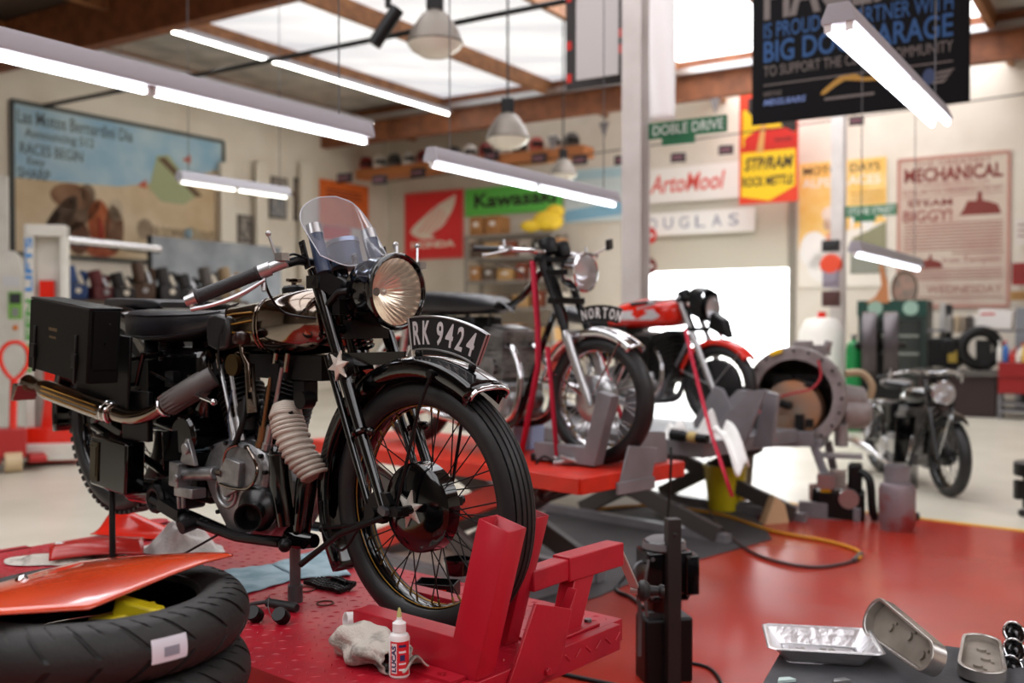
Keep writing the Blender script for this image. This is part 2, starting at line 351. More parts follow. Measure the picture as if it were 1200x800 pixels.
# handlebars
hb = MB()
for sg in (-1, 1):
    hb.tube([(.40, 0, 1.0), (.40, sg * .1, .985), (.435, sg * .17, .985), (.447, sg * .22, .975), (.424, sg * .28, .952), (.292, sg * .40, .88)], .0125, 12, sm=4)
hb = hb.build('handlebar', SAT, B)
for sg in (-1, 1):
    a, e = V((.418, sg * .285, .949)), V((.298, sg * .395, .884)); d = (e - a).normalized()
    m = MB(); m.tube([a, a + d * .006, a + d * .012, e - d * .012, e - d * .006, e], [.02, .021, .0175, .0185, .022, .021], 18); m.build('grip', mat('grip_rubber', '#1b1b1d', .5, bump=.25, bs=260), hb)
    m = MB(); m.cyl(e, e + d * .03, .017, .014, n=14); m.cyl(e + d * .012 + V((0, 0, -.02)), e + d * .02 + V((.006, 0, .01)), .008, n=8)
    m.cyl(a - d * .03, a, .019, n=16); m.cyl(a - d * .075, a - d * .03, .0145, n=14); m.box(a - d * .055 + V((.01, 0, .02)), (.03, .025, .02)); m.cyl(a - d * .045 + V((.0, 0, .025)), a - d * .07 + V((-.03, sg * .03, .075)), .004, n=8); m.sph(a - d * .07 + V((-.03, sg * .03, .075)), .008, 10, 6)
    m.cyl(a - d * .01 + V((.0, 0, -.015)), a - d * .004 + V((.01, 0, -.05)), .007, n=8)
    m.build('control_perch', SIL, hb)
    m = MB(); L0 = e + d * .015 + V((.0, 0, -.025)); m.tube([L0, L0.lerp(a, .3) + V((.012, 0, -.016)), L0.lerp(a, .65) + V((.02, 0, -.024)), L0.lerp(a, 1.0) + V((.02, 0, -.02))], [.007, .006, .0075, .004], 8, sm=4); m.build('inverted_lever', SIL, hb)
m = MB(); m.tube([(.405, -.262, .935), (.40, -.24, .89), (.37, -.17, .845), (.43, -.11, .83)], .0035, 8, sm=6); m.build('control_cable', SAT, hb)
m = MB(); m.tube([(.46, -.235, .99), (.45, -.2, 1.0), (.44, -.15, .99)], .0035, 8, sm=4); m.tube([(.35, .3, 1.03), (.41, .22, 1.0), (.43, .15, .97)], .0035, 8, sm=4); m.build('control_cable', SAT, hb)
m = MB(); m.tube([(.36, .26, 1.005), (.335, .285, 1.012), (.32, .295, 1.035), (.31, .3, 1.06)], [.005, .006, .006, .009], 10, sm=4); m.sph((.31, .3, 1.062), .01, 10, 6); m.build('control_lever', SIL, hb)
m = MB(); m.tube([(.47, -.01, .9), (.49, -.015, .935), (.485, -.02, 1.0)], [.006, .005, .008], 10); m.sph((.485, -.02, 1.0), .011, 12, 8); m.build('damper_lever', NIK, B)
for sg in (-1, 1):
    m = MB(); a, b_ = V((.452, sg * .1, .955)), V((.415, sg * .1, 1.06)); m.cyl(a, b_, .021, n=18); o = m.build('fork_top', mat('blue_grey_enamel', '#3b4a63', .3), B)
    m = MB(); m.cyl(b_, b_ + (b_ - a).normalized() * .03, .023, .021, n=18); m.build('fork_cap', SIL, o)
m = MB(); a = V((.425, .005, .975)); m.cyl(a, a + V((-.02, 0, .06)), .047, n=28); o = m.build('speedometer', mat('blue_grey_enamel', '#3b4a63', .3), B); m = MB(); m.cyl(a + V((-.02, 0, .06)), a + V((-.024, 0, .072)), .05, n=28); m.build('bezel', SIL, o)
m = MB(); m.bar((.43, -.11, .945), (.52, -.03, .88), .03, .05); m.cyl((.46, -.05, .93), (.52, -.06, .91), .02); m.cyl((.51, -.05, .87), (.53, -.06, .87), .02); m.bar((.5, -.1, .86), (.5, .1, .86), .03, .04); m.bar((.5, -.06, .80), (.52, .06, .80), .04, .05); m.build('steering_head_fittings', SAT, B)
# fly screen
def scr(u, v):
    th = (u - .5) * 2; up = v; half = .14 * math.sqrt(max(0, 1 - max(0, (up - .42) / .58) ** 2.1)) * (1 - .10 * (1 - up)); y = th * half
    lo = .955 + .045 * abs(th) ** 1.6 + .03 * math.exp(-((th) / .35) ** 2); z = lo + (1.178 - lo) * up
    return (.515 - .135 * up - 3.0 * y * y, y, z)
ws = MB().grid(scr, 28, 24).build('windscreen', clear('fly_screen_acrylic', '#d7e1f5', .2, .17, '#eef1f8'), B)
E1 = [scr(i / 28, 0) for i in range(29)] + [scr(1, j / 24) for j in range(1, 24)] + [scr(.5, 1)] + [scr(0, j / 24) for j in range(23, 0, -1)]
m = MB(); m.tube(E1, .0016, 6, closed=True); m.build('screen_edge', mat('acrylic_edge', '#d5dbe4', .15), ws)
for sg in (-1, 1):
    m = MB(); m.bar((.437, sg * .143, .965), (.415, sg * .148, 1.04), .006, .022, (1, 0, 0)); 
    for k in (.2, .5, .8): q = V((.437, sg * .143, .965)).lerp(V((.415, sg * .148, 1.04)), k); m.sph(q + V((.0, sg * .005, 0)), .004, 8, 5)
    m.build('screen_bracket', SAT, ws, bev=.002)
# ---- tank, seat, luggage
def sec(x, zc, hw, hh, n=24, p=2.6):
    out = []
    for k in range(n):
        t = 2 * PI * k / n; c, s = math.cos(t), math.sin(t); out.append((x, math.copysign(abs(c) ** (2 / p), c) * hw, zc + math.copysign(abs(s) ** (2 / p), s) * hh))
    return out
TS = [(-.19, .805, .02, .035), (-.18, .80, .06, .05), (-.15, .797, .085, .06), (-.08, .798, .1, .07), (.05, .803, .112, .078), (.17, .81, .118, .084)]
TN = [(.165, .812, .121, .087), (.22, .817, .13, .093), (.31, .823, .131, .095), (.37, .826, .12, .089), (.405, .828, .095, .073), (.42, .829, .055, .047), (.424, .83, .01, .01)]
tank = MB().loft([sec(*q) for q in TN]).build('fuel_tank', NIK, B, smooth=60)
MB().loft([sec(*q) for q in TS]).build('tank_rear_section', mat('bronze_nickel', '#7b6a58', .13, 1, col2='#5f5143', vs=4), tank, smooth=60)
m = MB()
for x in (.155, .172): q = sec(x, .81, .121, .087, 40); m.tube(q, .0035, 6, closed=True)
m.build('tank_band', NIK, tank)
m = MB()
for z0, z1 in ((.845, .85), (.815, .826), (.79, .79)): m.tube([(-.06, -.1075, z0 - .012), (.05, -.1155, z0), (.15, -.121, z1)], .0022, 6)
m.build('pinstripe', GOLD, tank)
m = MB(); m.lathe([(0, .03), (.028, .03), (.034, .024), (.034, .004), (.04, 0)], (.19, 0, .898), (-.1, 0, 1), 24); cap = m.build('tank_cap', SAT, tank)
m = MB(); m.bar((.17, 0, .945), (.215, 0, .942), .012, .01); m.cyl((.19, 0, .925), (.19, 0, .95), .008, n=10); m.bar((.19, -.025, .945), (.19, .025, .945), .01, .008); m.build('cap_clamp', NIK, cap)
m = MB(); m.loft([[(x, y, z) for x, z in ((-.075, .80), (-.068, .748), (-.02, .735), (.035, .745), (.045, .79), (.035, .835), (-.02, .845), (-.065, .84))] for y in (-.09, -.128)]); m.build('knee_pad', mat('moulded_rubber', '#1a1a1b', .4, bump=.1), tank, bev=.008)
m = MB(); m.lathe([(0, .0), (.024, .004), (.027, .018), (.02, .036), (0, .04)], (.14, -.15, .755), (.1, 0, 1), 20); kn = m.build('gear_knob', mat('dark_brown_bakelite', '#2a1512', .25), B)
m = MB(); m.tube([(.14, -.15, .758), (.145, -.15, .73), (.165, -.145, .70), (.17, -.14, .62)], [.006, .006, .01, .008], 10); m.bar((.165, -.14, .70), (.17, -.135, .56), .008, .03, (0, 1, 0)); m.build('gear_lever', NIK, kn)
m = MB(); m.cyl((.09, -.135, .695), (.09, -.150, .695), .032, n=22); m.build('ammeter_disc', mat('dark_brass', '#4a3a1c', .35, .8), kn)
m = MB(); m.tube([(.02, -.12, .83), (.055, -.14, .86), (.10, -.13, .875)], .003, 6, sm=5); m.tube([(.02, -.12, .83), (.01, -.14, .76), (.02, -.14, .66)], .003, 6, sm=4); m.build('breather_pipe', SAT, tank)
# saddle
S = [(-.535, .82, .125, .04), (-.53, .815, .14, .05), (-.48, .812, .148, .054), (-.38, .808, .15, .053), (-.28, .81, .145, .05), (-.2, .815, .13, .044), (-.12, .824, .11, .034), (-.05, .835, .095, .028), (-.02, .84, .07, .012)]
seat = MB().loft([sec(x, z, w, h, 28, 4.2) for x, z, w, h in S]).build('seat', LTH, B, smooth=50)
m = MB()
for dz in (.032, -.034): m.tube([(x, -w * .985, z + dz * h / .05) for x, z, w, h in S[1:-1]], .0028, 6)
m.tube([(-.531, -.128, .782), (-.534, -.13, .815), (-.531, -.128, .846)], .0028, 6); m.build('seat_piping', LTH, seat)
for x in (-.45, -.36):
    for sg in (-1, 1):
        m = MB(); [m.torus((x, sg * .09, .70 + k * .009), (0, 0, 1), .02, .0055, 14, 6) for k in range(8)]; m.build('seat_spring', SAT, seat)
m = MB(); m.loft([sec(x, z, w, h, 24, 5) for x, z, w, h in ((-.94, .895, .09, .01), (-.93, .895, .10, .018), (-.6, .885, .10, .018), (-.57, .882, .09, .01))]); m.build('pillion_pad', LTH, B, smooth=50, M=T(0, .10, 0))
# panniers
ptilt = math.radians(6)
for sg in (-1, 1):
    PM = T(-.535, sg * .31, .765) @ Matrix.Rotation(ptilt, 4, 'Y')
    po = MB().box((0, 0, 0), (.39, .10, .228)).build('pannier', mat('pannier_black', '#070706', .6, spec=.2, bump=.06, bs=40), B, bev=.004, M=PM)
    m = MB(); m.box((0, sg * .052, 0), (.388, .006, .224)); m.build('pannier_lid', mat('pannier_olive_black', '#100f0a', .65, spec=.2), po, bev=.002)
    m = MB(); m.box((0, 0, .117), (.394, .108, .008)); m.build('pannier_top', mat('pannier_top_cover', '#1c1d20', .2), po, bev=.003)
    for x in (-.145, .13):
        m = MB(); m.box((x, sg * .058, -.045), (.012, .008, .15)); m.box((x, sg * .061, -.05), (.026, .012, .045)); m.build('latch', SAT, po, bev=.002)
    m = MB(); m.box((.198, 0, .02), (.006, .08, .18)); m.sph((.203, -.01 * sg, .07), .004, 8, 5); m.cyl((.195, 0, .01), (.21, 0, .01), .006, n=8); m.build('mounting_plate', SAT, po)
    m = MB()
    m.box((-.03, sg * .0556, .03), (.055, .001, .010)); m.box((-.03, sg * .0556, .005), (.045, .001, .007)); m.build('badge_mark', mat('faded_gold_print', '#4b3a1c', .6), po)
# frame
fr = MB()
def tb(*p, r=.014, sm=0): fr.tube(p, r, 10, sm=sm)
tb((.44, 0, .86), (.2, 0, .72), (-.1, 0, .71), (-.36, 0, .70)); tb((.49, 0, .70), (.42, 0, .5), (.34, 0, .22), r=.017); tb((-.1, 0, .71), (-.28, 0, .28), r=.016)
for sg in (-1, 1):
    tb((-.36, 0, .70), (-.6, sg * .09, .56), (-.82, sg * .1, .47)); tb((-.28, sg * .06, .28), (-.55, sg * .09, .38), (-.82, sg * .1, .455))
    tb((.36, sg * .10, .20), (.1, sg * .12, .185), (-.2, sg * .12, .22), (-.34, sg * .11, .26), r=.015)
    tb((-.34, sg * .12, .72), (-.6, sg * .15, .68), (-.9, sg * .15, .72), r=.009)
    tb((-.38, sg * .16, .72), (-.42, sg * .16, .62), (-.7, sg * .16, .6), r=.008)
fr = fr.build('frame', BLK, B)
m = MB(); m.tube([(.30, -.135, .20), (.1, -.14, .19), (-.12, -.15, .21), (-.33, -.16, .255)], .014, 10); m.sph((.32, -.135, .197), .02, 10, 6); m.cyl((-.1, -.15, .21), (-.1, -.2, .2), .02); m.sph((-.15, -.155, .205), .028, 12, 8); m.box((-.22, -.16, .235), (.12, .03, .035), (0, 12, 0)); m.torus((-.31, -.16, .26), (0, 1, 0), .035, .013, 18, 8); m.build('footrest_rail', SAT, B)
m = MB(); m.cyl((.03, -.16, .19), (-.13, -.21, .1), .0035, n=6); m.build('brake_rod', SAT, B)
m = MB(); m.tube([(-.36, -.145, .66), (-.1, -.15, .60), (.0, -.15, .582)], .0055, 8); m.sph((.0, -.15, .582), .011, 10, 6); m.build('control_rod', CHR, B)
# engine
m = MB(); m.lathe([(0, -.085), (.11, -.085), (.15, -.075), (.16, -.055), (.16, .055), (.15, .075), (.11, .085), (0, .085)], (.085, 0, .32), (0, 1, 0), 44); m.box((.07, 0, .42), (.24, .12, .06)); m.box((.07, 0, .2), (.2, .1, .05)); cc = m.build('crankcase', ALU, B, bev=.004)
tc = [(-.07, .36), (-.02, .435), (.05, .455), (.15, .45), (.215, .43), (.235, .385), (.21, .30), (.16, .23), (.10, .185), (.06, .19), (.01, .245), (-.03, .29)]
tc = [(.06 + (x - .085) * 1.12, .335 + (z - .33) * 1.08) for x, z in tc]
m = MB(); m.loft([[(x, -.07, z) for x, z in tc], [(x, -.115, z) for x, z in tc], [(.085 + (x - .085) * .9, -.125, .33 + (z - .33) * .9) for x, z in tc]]); t_ = m.build('timing_cover', ALU, cc, bev=.003)
m = MB(); m.loft([[(x, y, z) for x, z in ((-.0, .36), (.05, .42), (.12, .41), (.11, .33), (.04, .30))] for y in (-.12, -.145)]); m.torus((.035, -.127, .32), (0, 1, 0), .03, .007, 24, 8); m.torus((.03, -.127, .32), (0, 1, 0), .05, .006, 24, 8); m.build('cover_boss', ALU, t_, bev=.008)
m = MB()
for x, z in tc: m.cyl((.085 + (x - .085) * .93, -.12, .33 + (z - .33) * .93), (.085 + (x - .085) * .93, -.132, .33 + (z - .33) * .93), .0065, n=8)
m.build('cover_screw', SAT, t_)
m = MB(); m.cyl((-.02, -.13, .365), (-.17, -.155, .35), .022, .019, n=18); m.box((-.175, -.155, .352), (.05, .05, .075), (0, 4, 0)); m.cyl((-.15, -.175, .345), (-.15, -.19, .345), .012, n=10); m.box((-.13, -.15, .30), (.1, .05, .03)); m.cyl((-.17, -.165, .31), (-.165, -.165, .245), .007, n=8); m.cyl((-.145, -.165, .31), (-.14, -.165, .25), .007, n=8); m.prism([(-.165, .385), (-.13, .465), (-.115, .465), (-.08, .385)], -.165, -.15); m.cyl((-.122, -.165, .435), (-.122, -.175, .435), .018, n=16); m.build('oil_pump', ALU, cc, bev=.003)
m = MB(); m.tube([(.14, -.13, .455), (.20, -.14, .40), (.17, -.145, .345), (.1, -.15, .335), (.03, -.15, .34)], .005, 8, sm=6); m.tube([(.09, -.13, .46), (.05, -.14, .44), (.03, -.14, .38), (.02, -.14, .36)], .005, 8, sm=6); m.cyl((.03, -.14, .37), (.0, -.135, .37), .012, n=8); m.build('oil_pipe', NIK, cc)
ca, cb = V((.03, -.01, .43)), V((-.095, -.01, .665)); da, db = V((.115, -.01, .43)), V((.21, -.01, .67))
for (p, q) in ((ca, cb), (da, db)):
    m = MB(); fins(m, p, p.lerp(q, .78), .075, 13); cy = m.build('cylinder', IRON, B)
    m = MB(); fins(m, p.lerp(q, .8), q, .068, 4, .006); e = (q - p).normalized(); m.box(q + e * .015, (.07, .12, .05), (0, -28 if p is ca else 22, 0)); m.build('cylinder_head', IRON, cy, bev=.004)
    m = MB(); 
    for s_ in (-.025, .03): m.bar(q + e * .035 + V((s_, -.06, 0)), q + e * .05 + V((s_ * .7, .04, .01)), .014, .016); m.cyl(q + e * .02 + V((s_, -.065, -.01)), q + e * .055 + V((s_, -.065, .01)), .009, n=8)
    m.build('rocker_arm', NIK, cy)
for (x0, z0, x1, z1) in ((.04, .46, -.065, .69), (.065, .465, -.015, .70), (.16, .455, .19, .66), (.19, .45, .245, .69)):
    m = MB(); p, q = V((x0, -.1, z0)), V((x1, -.085, z1)); m.cyl(p, q, .0065, n=10); m.cyl(p, p.lerp(q, .3), .0125, n=12); m.cyl(p, p.lerp(q, .08), .016, n=10); m.build('pushrod_tube', SIL if x0 != .16 else mat('warm_copper_plate', '#94724f', .3, .9), cc)
m = MB(); m.cyl((.075, -.02, .56), (.075, -.10, .56), .028); m.cyl((.075, -.07, .60), (.075, -.07, .5), .022); m.tube([(.09, -.10, .6), (.10, -.12, .52), (.055, -.12, .45)], .009, 10, sm=5); m.build('carburettor', IRON, cc)
m = MB(); m.tube([(.05, -.12, .62), (.035, -.125, .54), (.04, -.12, .46)], .002, 6); m.build('throttle_cable', mat('blue_cable', '#33465c', .4), cc)
# exhausts
m = MB(); P0 = [(-.075, -.10, .655), (-.12, -.14, .62), (-.22, -.17, .565)]; m.tube(P0, .033, 20, sm=6)
for k in range(17):
    a = 2 * PI * k / 17; e = V((-.42, -.16, -.22)).normalized(); u = e.orthogonal().normalized(); w = e.cross(u); d = (u * math.cos(a) + w * math.sin(a)) * .033; m.cyl(V((-.1, -.12, .635)) + d, V((-.215, -.168, .567)) + d, .0058, n=6)
ew = m.build('exhaust_wrap', mat('grey_ribbed_lagging', '#5f5c5a', .6, .3), B)
m = MB(); m.tube([(-.215, -.168, .567), (-.30, -.19, .53), (-.38, -.205, .518), (-.45, -.21, .525), (-.58, -.22, .545)], [.024, .024, .025, .027, .03], 20, sm=6); ex = m.build('exhaust_pipe', NIK, B)
m = MB(); m.tube([(-.46, -.212, .525), (-.50, -.214, .53), (-.88, -.235, .585), (-.92, -.237, .592), (-.94, -.238, .594), (-1.02, -.24, .606)], [.03, .036, .034, .028, .024, .03], 22); m.build('silencer', NIK, ex)
m = MB()
for z in (-.012, .004, .018): m.tube([(-.52, -.2525 + abs(z) * .15, .533 + z), (-.86, -.270 + abs(z) * .15, .583 + z)], .0022, 6)
m.build('pinstripe', GOLD, ex)
for x, z in ((-.225, .562), (-.47, .527), (-.50, .531)):
    m = MB(); m.torus((x, -.17 if x > -.3 else -.213, z), (.97, .0, -.2 if x < -.3 else .3), .033, .0055, 24, 8); m.build('pipe_clamp', CHR, ex)
m = MB(); m.prism([(-1.0, .60), (-1.045, .605), (-1.06, .545), (-1.05, .54)], -.285, -.2); m.build('fishtail', NIK, ex, bev=.004)
m = MB(); path = [V((.245, -.07, .575)), V((.265, -.088, .55)), V((.295, -.095, .505)), V((.345, -.095, .44)), V((.39, -.085, .395))]
m.tube(path, [.03, .04, .043, .042, .034], 20, sm=5)
for k in range(17):
    t = k / 16 * 3.99; i = int(t); q = path[i].lerp(path[i + 1], t - i); e = (path[i + 1] - path[i]).normalized(); m.torus(q, e * .8 + V((.12, 0, -.75)), .034 + .011 * math.sin(PI * (k + 1) / 18), .0062, 28, 8)
m.build('front_exhaust_lagging', mat('ribbed_beige_lagging', '#c2b8ac', .5, .1, col2='#a99f93', vs=9), B)
# gearbox, dynamo, boxes, horn, stand
m = MB(); m.lathe([(0, -.07), (.055, -.07), (.066, -.06), (.066, .06), (0, .06)], (-.17, -.085, .47), (0, 1, 0), 32); m.box((-.19, -.09, .42), (.1, .12, .1)); m.bar((-.235, -.158, .48), (-.225, -.158, .36), .004, .05, (0, 1, 0)); m.build('magneto', BLK, B, bev=.004)
m = MB(); m.box((-.24, 0, .33), (.22, .16, .16)); m.cyl((-.2, -.08, .33), (-.2, -.11, .33), .06); m.box((-.3, -.07, .27), (.15, .08, .09)); m.build('gearbox', SAT, B, bev=.01)
m = MB(); m.box((-.52, -.175, .355), (.23, .07, .17), (0, 4, 0)); tb_ = m.build('toolbox', BLK, B, bev=.008)
m = MB(); m.box((-.6, -.213, .36), (.05, .004, .13), (0, 4, 0)); m.box((-.6, -.216, .36), (.035, .004, .1), (0, 4, 0)); m.build('toolbox_label', mat('olive_label', '#2e2a14', .5), tb_)
m = MB(); m.lathe([(0, -.09), (.04, -.09), (.042, -.08), (.042, .08), (0, .09)], (-.44, -.11, .265), (1, 0, .05), 24); m.build('lower_canister', BLK, B)
m = MB(); m.box((-.30, 0, .60), (.34, .22, .28)); m.build('oil_tank', BLK, B, bev=.03)
m = MB(); m.box((-.56, -.2, .66), (.34, .012, .26), (0, 5, 0)); m.box((-.40, -.17, .52), (.16, .02, .16)); m.build('pannier_frame', SAT, B, bev=.004)
m = MB(); m.box((-.62, .0, .60), (.30, .16, .2)); m.build('battery', SAT, B, bev=.01)
hb0 = V((.185, -.135, .285)); m = MB(); m.lathe([(0, .03), (.035, .026), (.06, .008), (.068, -.012), (.062, -.03), (0, -.034)], hb0, (.2, -.95, .05), 40); hr = m.build('horn', mat('horn_black', '#070708', .3), B)
m = MB(); m.lathe([(0, .0), (.026, .0), (.026, .03), (.03, .06), (.039, .078), (.0395, .083), (.035, .082), (.026, .06), (.02, .03), (0, .028)], hb0 + V((.045, -.03, .0)), (.62, -.78, -.02), 36); m.build('horn_mouth', MATS['horn_black'], hr)
m = MB(); m.tube([(.34, -.06, .44), (.335, -.07, .36), (.31, -.07, .22)], [.025, .032, .026], 14); m.sph((.25, -.1, .445), .03, 14, 8); m.tube([(.25, -.1, .44), (.255, -.1, .36), (.27, -.09, .24)], [.03, .033, .028], 14); m.tube([(.27, -.08, .21), (.31, -.075, .2), (.37, -.07, .205)], [.03, .028, .02], 12); m.build('oil_filter', BLK, B)
for sg in (-1, 1):
    m = MB(); m.tube([(-.75, sg * .11, .42), (-.64, sg * .13, .24), (-.63, sg * .135, .008)], .0105, 10); m.cyl((-.63, sg * .135, .0), (-.63, sg * .135, .02), .016, n=10); m.build('rear_stand', SAT, B)
m = MB(); m.cyl((.23, -.03, .0), (.23, -.03, .05), .022, n=20); m.cyl((.23, -.03, .05), (.23, -.03, .19), .016, n=14); m.build('prop_stand', STE, B)
m = MB(); m.box((-.27, -.11, .64), (.05, .05, .05)); m.cyl((.2, -.07, .62), (.2, -.07, .70), .018); m.box((.22, .0, .69), (.34, .12, .07)); m.box((.28, -.03, .62), (.05, .05, .06)); m.cyl((.33, -.09, .60), (.33, -.05, .60), .025); m.cyl((.30, -.1, .57), (.30, -.07, .50), .009, n=8); m.build('coil_and_taps', SAT, B)
# ================================================================== red lift under the foreground motorcycle
L = thing('motorcycle_lift', 'worn red scissor lift table in the foreground with a wheel clamp and crank handle', 'lift table', BM)
m = MB(); m.box((-.02, 0, -.03), (2.16, .89, .06))
for ix in range(58):
    for iy in range(24):
        x, y = -1.07 + ix * .0365 + (.018 if iy % 2 else 0), -.425 + iy * .0365
        if x > 1.03: continue
        a = .8 if (ix + iy) % 2 else -.8; c, s = math.cos(a) * .0125, math.sin(a) * .0125; w = .28
        p = [m.v((x - c, y - s, .0003)), m.v((x + s * w, y - c * w, .0003)), m.v((x + c, y + s, .0003)), m.v((x - s * w, y + c * w, .0003))]; t = m.v((x, y, .0028))
        for k in range(4): m.f([p[k], p[(k + 1) % 4], t])
m.build('deck', LRED, L, norm=False)
m = MB(); m.box((1.072, .0, -.035), (.025, .8, .07))
for k in range(18):
    y = -.38 + k * .045; a = .7 if k % 2 else -.7; m.box((1.086, y, -.03), (.004, .03, .006), (math.degrees(a), 0, 0))
m.build('end_bar', LRED, L, bev=.003)
m = MB(); m.box((-1.13, .33, -.03), (.1, .12, .06)); m.cyl((-1.14, .33, -.0), (-1.14, .33, .012), .045, n=20); m.box((-1.11, -.3, -.04), (.06, .2, .08)); m.build('rear_tab', LRED, L, bev=.004)
for sg in (-1, 1):
    q = .145 * sg
    prof = [(.655, 0), (.655, .088), (1.005, .088), (1.085, .375), (1.175, .355), (1.075, 0)]
    hw = .032 if sg < 0 else .026
    if sg > 0: q = .085; prof = [(x - .11, z * .95) for x, z in prof]
    m = MB(); A = [m.v((x, q - hw, z)) for x, z in prof]; B2 = [m.v((x, q + hw, z)) for x, z in prof]
    m.f([A[0], A[1], A[2], A[5]]); m.f([A[2], A[3], A[4], A[5]]); m.f([B2[5], B2[2], B2[1], B2[0]]); m.f([B2[5], B2[4], B2[3], B2[2]])
    for k in (0, 1, 2, 4, 5): m.f([A[k], B2[k], B2[(k + 1) % 6], A[(k + 1) % 6]])
    arm = m.build('clamp_arm', LRED, L); d_ = arm.modifiers.new('s', 'SOLIDIFY'); d_.thickness = .0045; d_.offset = -1; arm.modifiers.new('b', 'BEVEL').width = .0022
    m = MB(); m.prism([(.70, .0), (1.05, .0), (1.05, .008), (.70, .008)], q - .085 if sg < 0 else q + .035, q - .035 if sg < 0 else q + .085); m.cyl((1.0, q + sg * .065, .008), (1.0, q + sg * .065, .016), .009, n=6); m.build('clamp_flange', LRED, arm)
m = MB(); m.lathe([(.016, 0), (.021, 0), (.021, .02), (.016, .02), (.016, 0)], (.640, -.165, .055), (-.35, -.9, .1), 24); m.build('tube_plug', WHT, L)
# entry guides (folded triangular plates) and the side clamp with its crank
m = MB()
m.prism([(-.10, -.06), (.11, -.05), (.165, .095), (.02, .14)], 1.086, 1.096, 'yz')
m.prism([(.11, -.05), (.13, -.03), (.195, .14), (.165, .095)], 1.06, 1.09, 'yz')
m.cyl((1.096, .06, -.035), (1.106, .06, -.035), .011, n=6); m.cyl((1.096, -.06, -.045), (1.106, -.06, -.045), .011, n=6)
m.build('entry_guide', LRED, L, bev=.002)
m = MB(); m.bar((1.0, .10, .165), (1.0, .30, .168), .05, .055); m.build('clamp_bar', LRED, L, bev=.004)
m = MB(); m.bar((1.0, .245, .168), (1.0, .50, .165), .06, .066); sl = m.build('clamp_sleeve', LRED, L, bev=.004)
m = MB(); m.loft([[(x, y, z) for x, y in ((.975, y0), (1.025, y0), (1.025, y1), (.975, y1))] for y0, y1, z in ((.225, .30, .0), (.275, .365, .14))]); m.box((1.0, .27, .004), (.1, .17, .008)); m.build('clamp_post', LRED, L, bev=.003)
m = MB()
for y in (.22, .34): m.cyl((1.02, y, .008), (1.02, y, .016), .011, n=6)
m.build('bolt', STE, L)
m = MB(); m.loft([[V((1.0, .505, .165)) + V((0, o, 0)) + V((x, 0, z)) for x, z in ((-.013, -.005), (.013, -.005), (.013, .01), (-.013, .01))] for o in (0, .008)]); m.bar((1.0, .512, .175), (1.0, .61, .035), .007, .03, (1, 0, 0)); m.cyl((.985, .61, .035), (1.03, .61, .035), .012, n=14); cr = m.build('crank_handle', mat('bright_crank_steel', '#c9c6c0', .35, .6), L, bev=.001)
m = MB(); m.lathe([(0, -.004), (.02, -.004), (.03, .004), (.032, .016), (.026, .026), (.016, .034), (.014, .056), (.02, .064), (.018, .074), (0, .076)], (1.005, .615, .034), (.8, .55, 0), 28); m.build('crank_knob', RUB, cr)
# under the deck: base frame and scissor legs
m = MB()
for sg in (-1, 1): m.bar((-.85, sg * .33, -.565), (.85, sg * .33, -.565), .07, .07)
for x in (-.85, .85): m.bar((x, -.33, -.565), (x, .33, -.565), .07, .07)
m.build('base_frame', LRED, L, bev=.004)
for sg in (-1, 1):
    for d in (-1, 1):
        m = MB(); m.bar((-.78 * d, sg * (.30 if d > 0 else .25), -.53), (.78 * d, sg * (.30 if d > 0 else .25), -.07), .035, .09); m.build('scissor_leg', LRED, L, bev=.003)
def onL(m, *a, **k): return m
LM = BM
# bottle (upright, turned so that its label shows)
bp_ = LM @ V((.915, -.262, .0))
t = thing('oil_bottle', 'small white squeeze bottle with red label standing by the clamp on the red lift', 'bottle', T(*bp_))
m = MB(); m.lathe([(0, 0), (.021, 0), (.024, .004), (.024, .090), (.021, .098), (.0135, .103), (.0135, .106)], n=32); m.build('bottle_body', WHT, t)
m = MB(); m.lathe([(.0135, .104), (.0158, .105), (.0158, .124), (.010, .128), (.0065, .132), (.006, .138)], n=24); m.build('cap', WHT, t)
m = MB(); m.lathe([(.006, .137), (.005, .149), (.0022, .158), (0, .159)], n=16); m.build('nozzle_tip', mat('yellowed_clear_tip', '#b9bf7a', .3), t)
dg_ = math.radians
m = MB(); m.lathe([(.0244, .008), (.0244, .086)], n=24, a0=dg_(-140), a1=dg_(-18)); m.build('label', mat('red_label', '#d3222c', .4), t)
m = MB(); m.lathe([(.0247, .013), (.0247, .082)], n=8, a0=dg_(-130), a1=dg_(-97)); m.build('label_panel', WHT, t)
th = dg_(-113); lettering('LUCAS', .060, .0115, mat('navy_print', '#1c2a5c', .5), t, frameM(V((math.cos(th) * .0249, math.sin(th) * .0249, .017)) + V((math.sin(th), -math.cos(th), 0)) * -.0055, (0, 0, 1), (math.sin(th), -math.cos(th), 0)), bold=.035, depth=.0004)
for k, (h_, c_) in enumerate(((.006, 'n'), (.005, 'w'), (.014, 'n'), (.004, 'w'), (.004, 'w'))):
    z_ = .076 - k * .0135; m = MB(); m.lathe([(.0247, z_ - h_ / 2), (.0247, z_ + h_ / 2)], n=8, a0=dg_(-86 if k != 2 else -80), a1=dg_(-45 if k != 2 else -52)); m.build('label_print', WHT if c_ == 'w' else MATS['navy_print'], t)
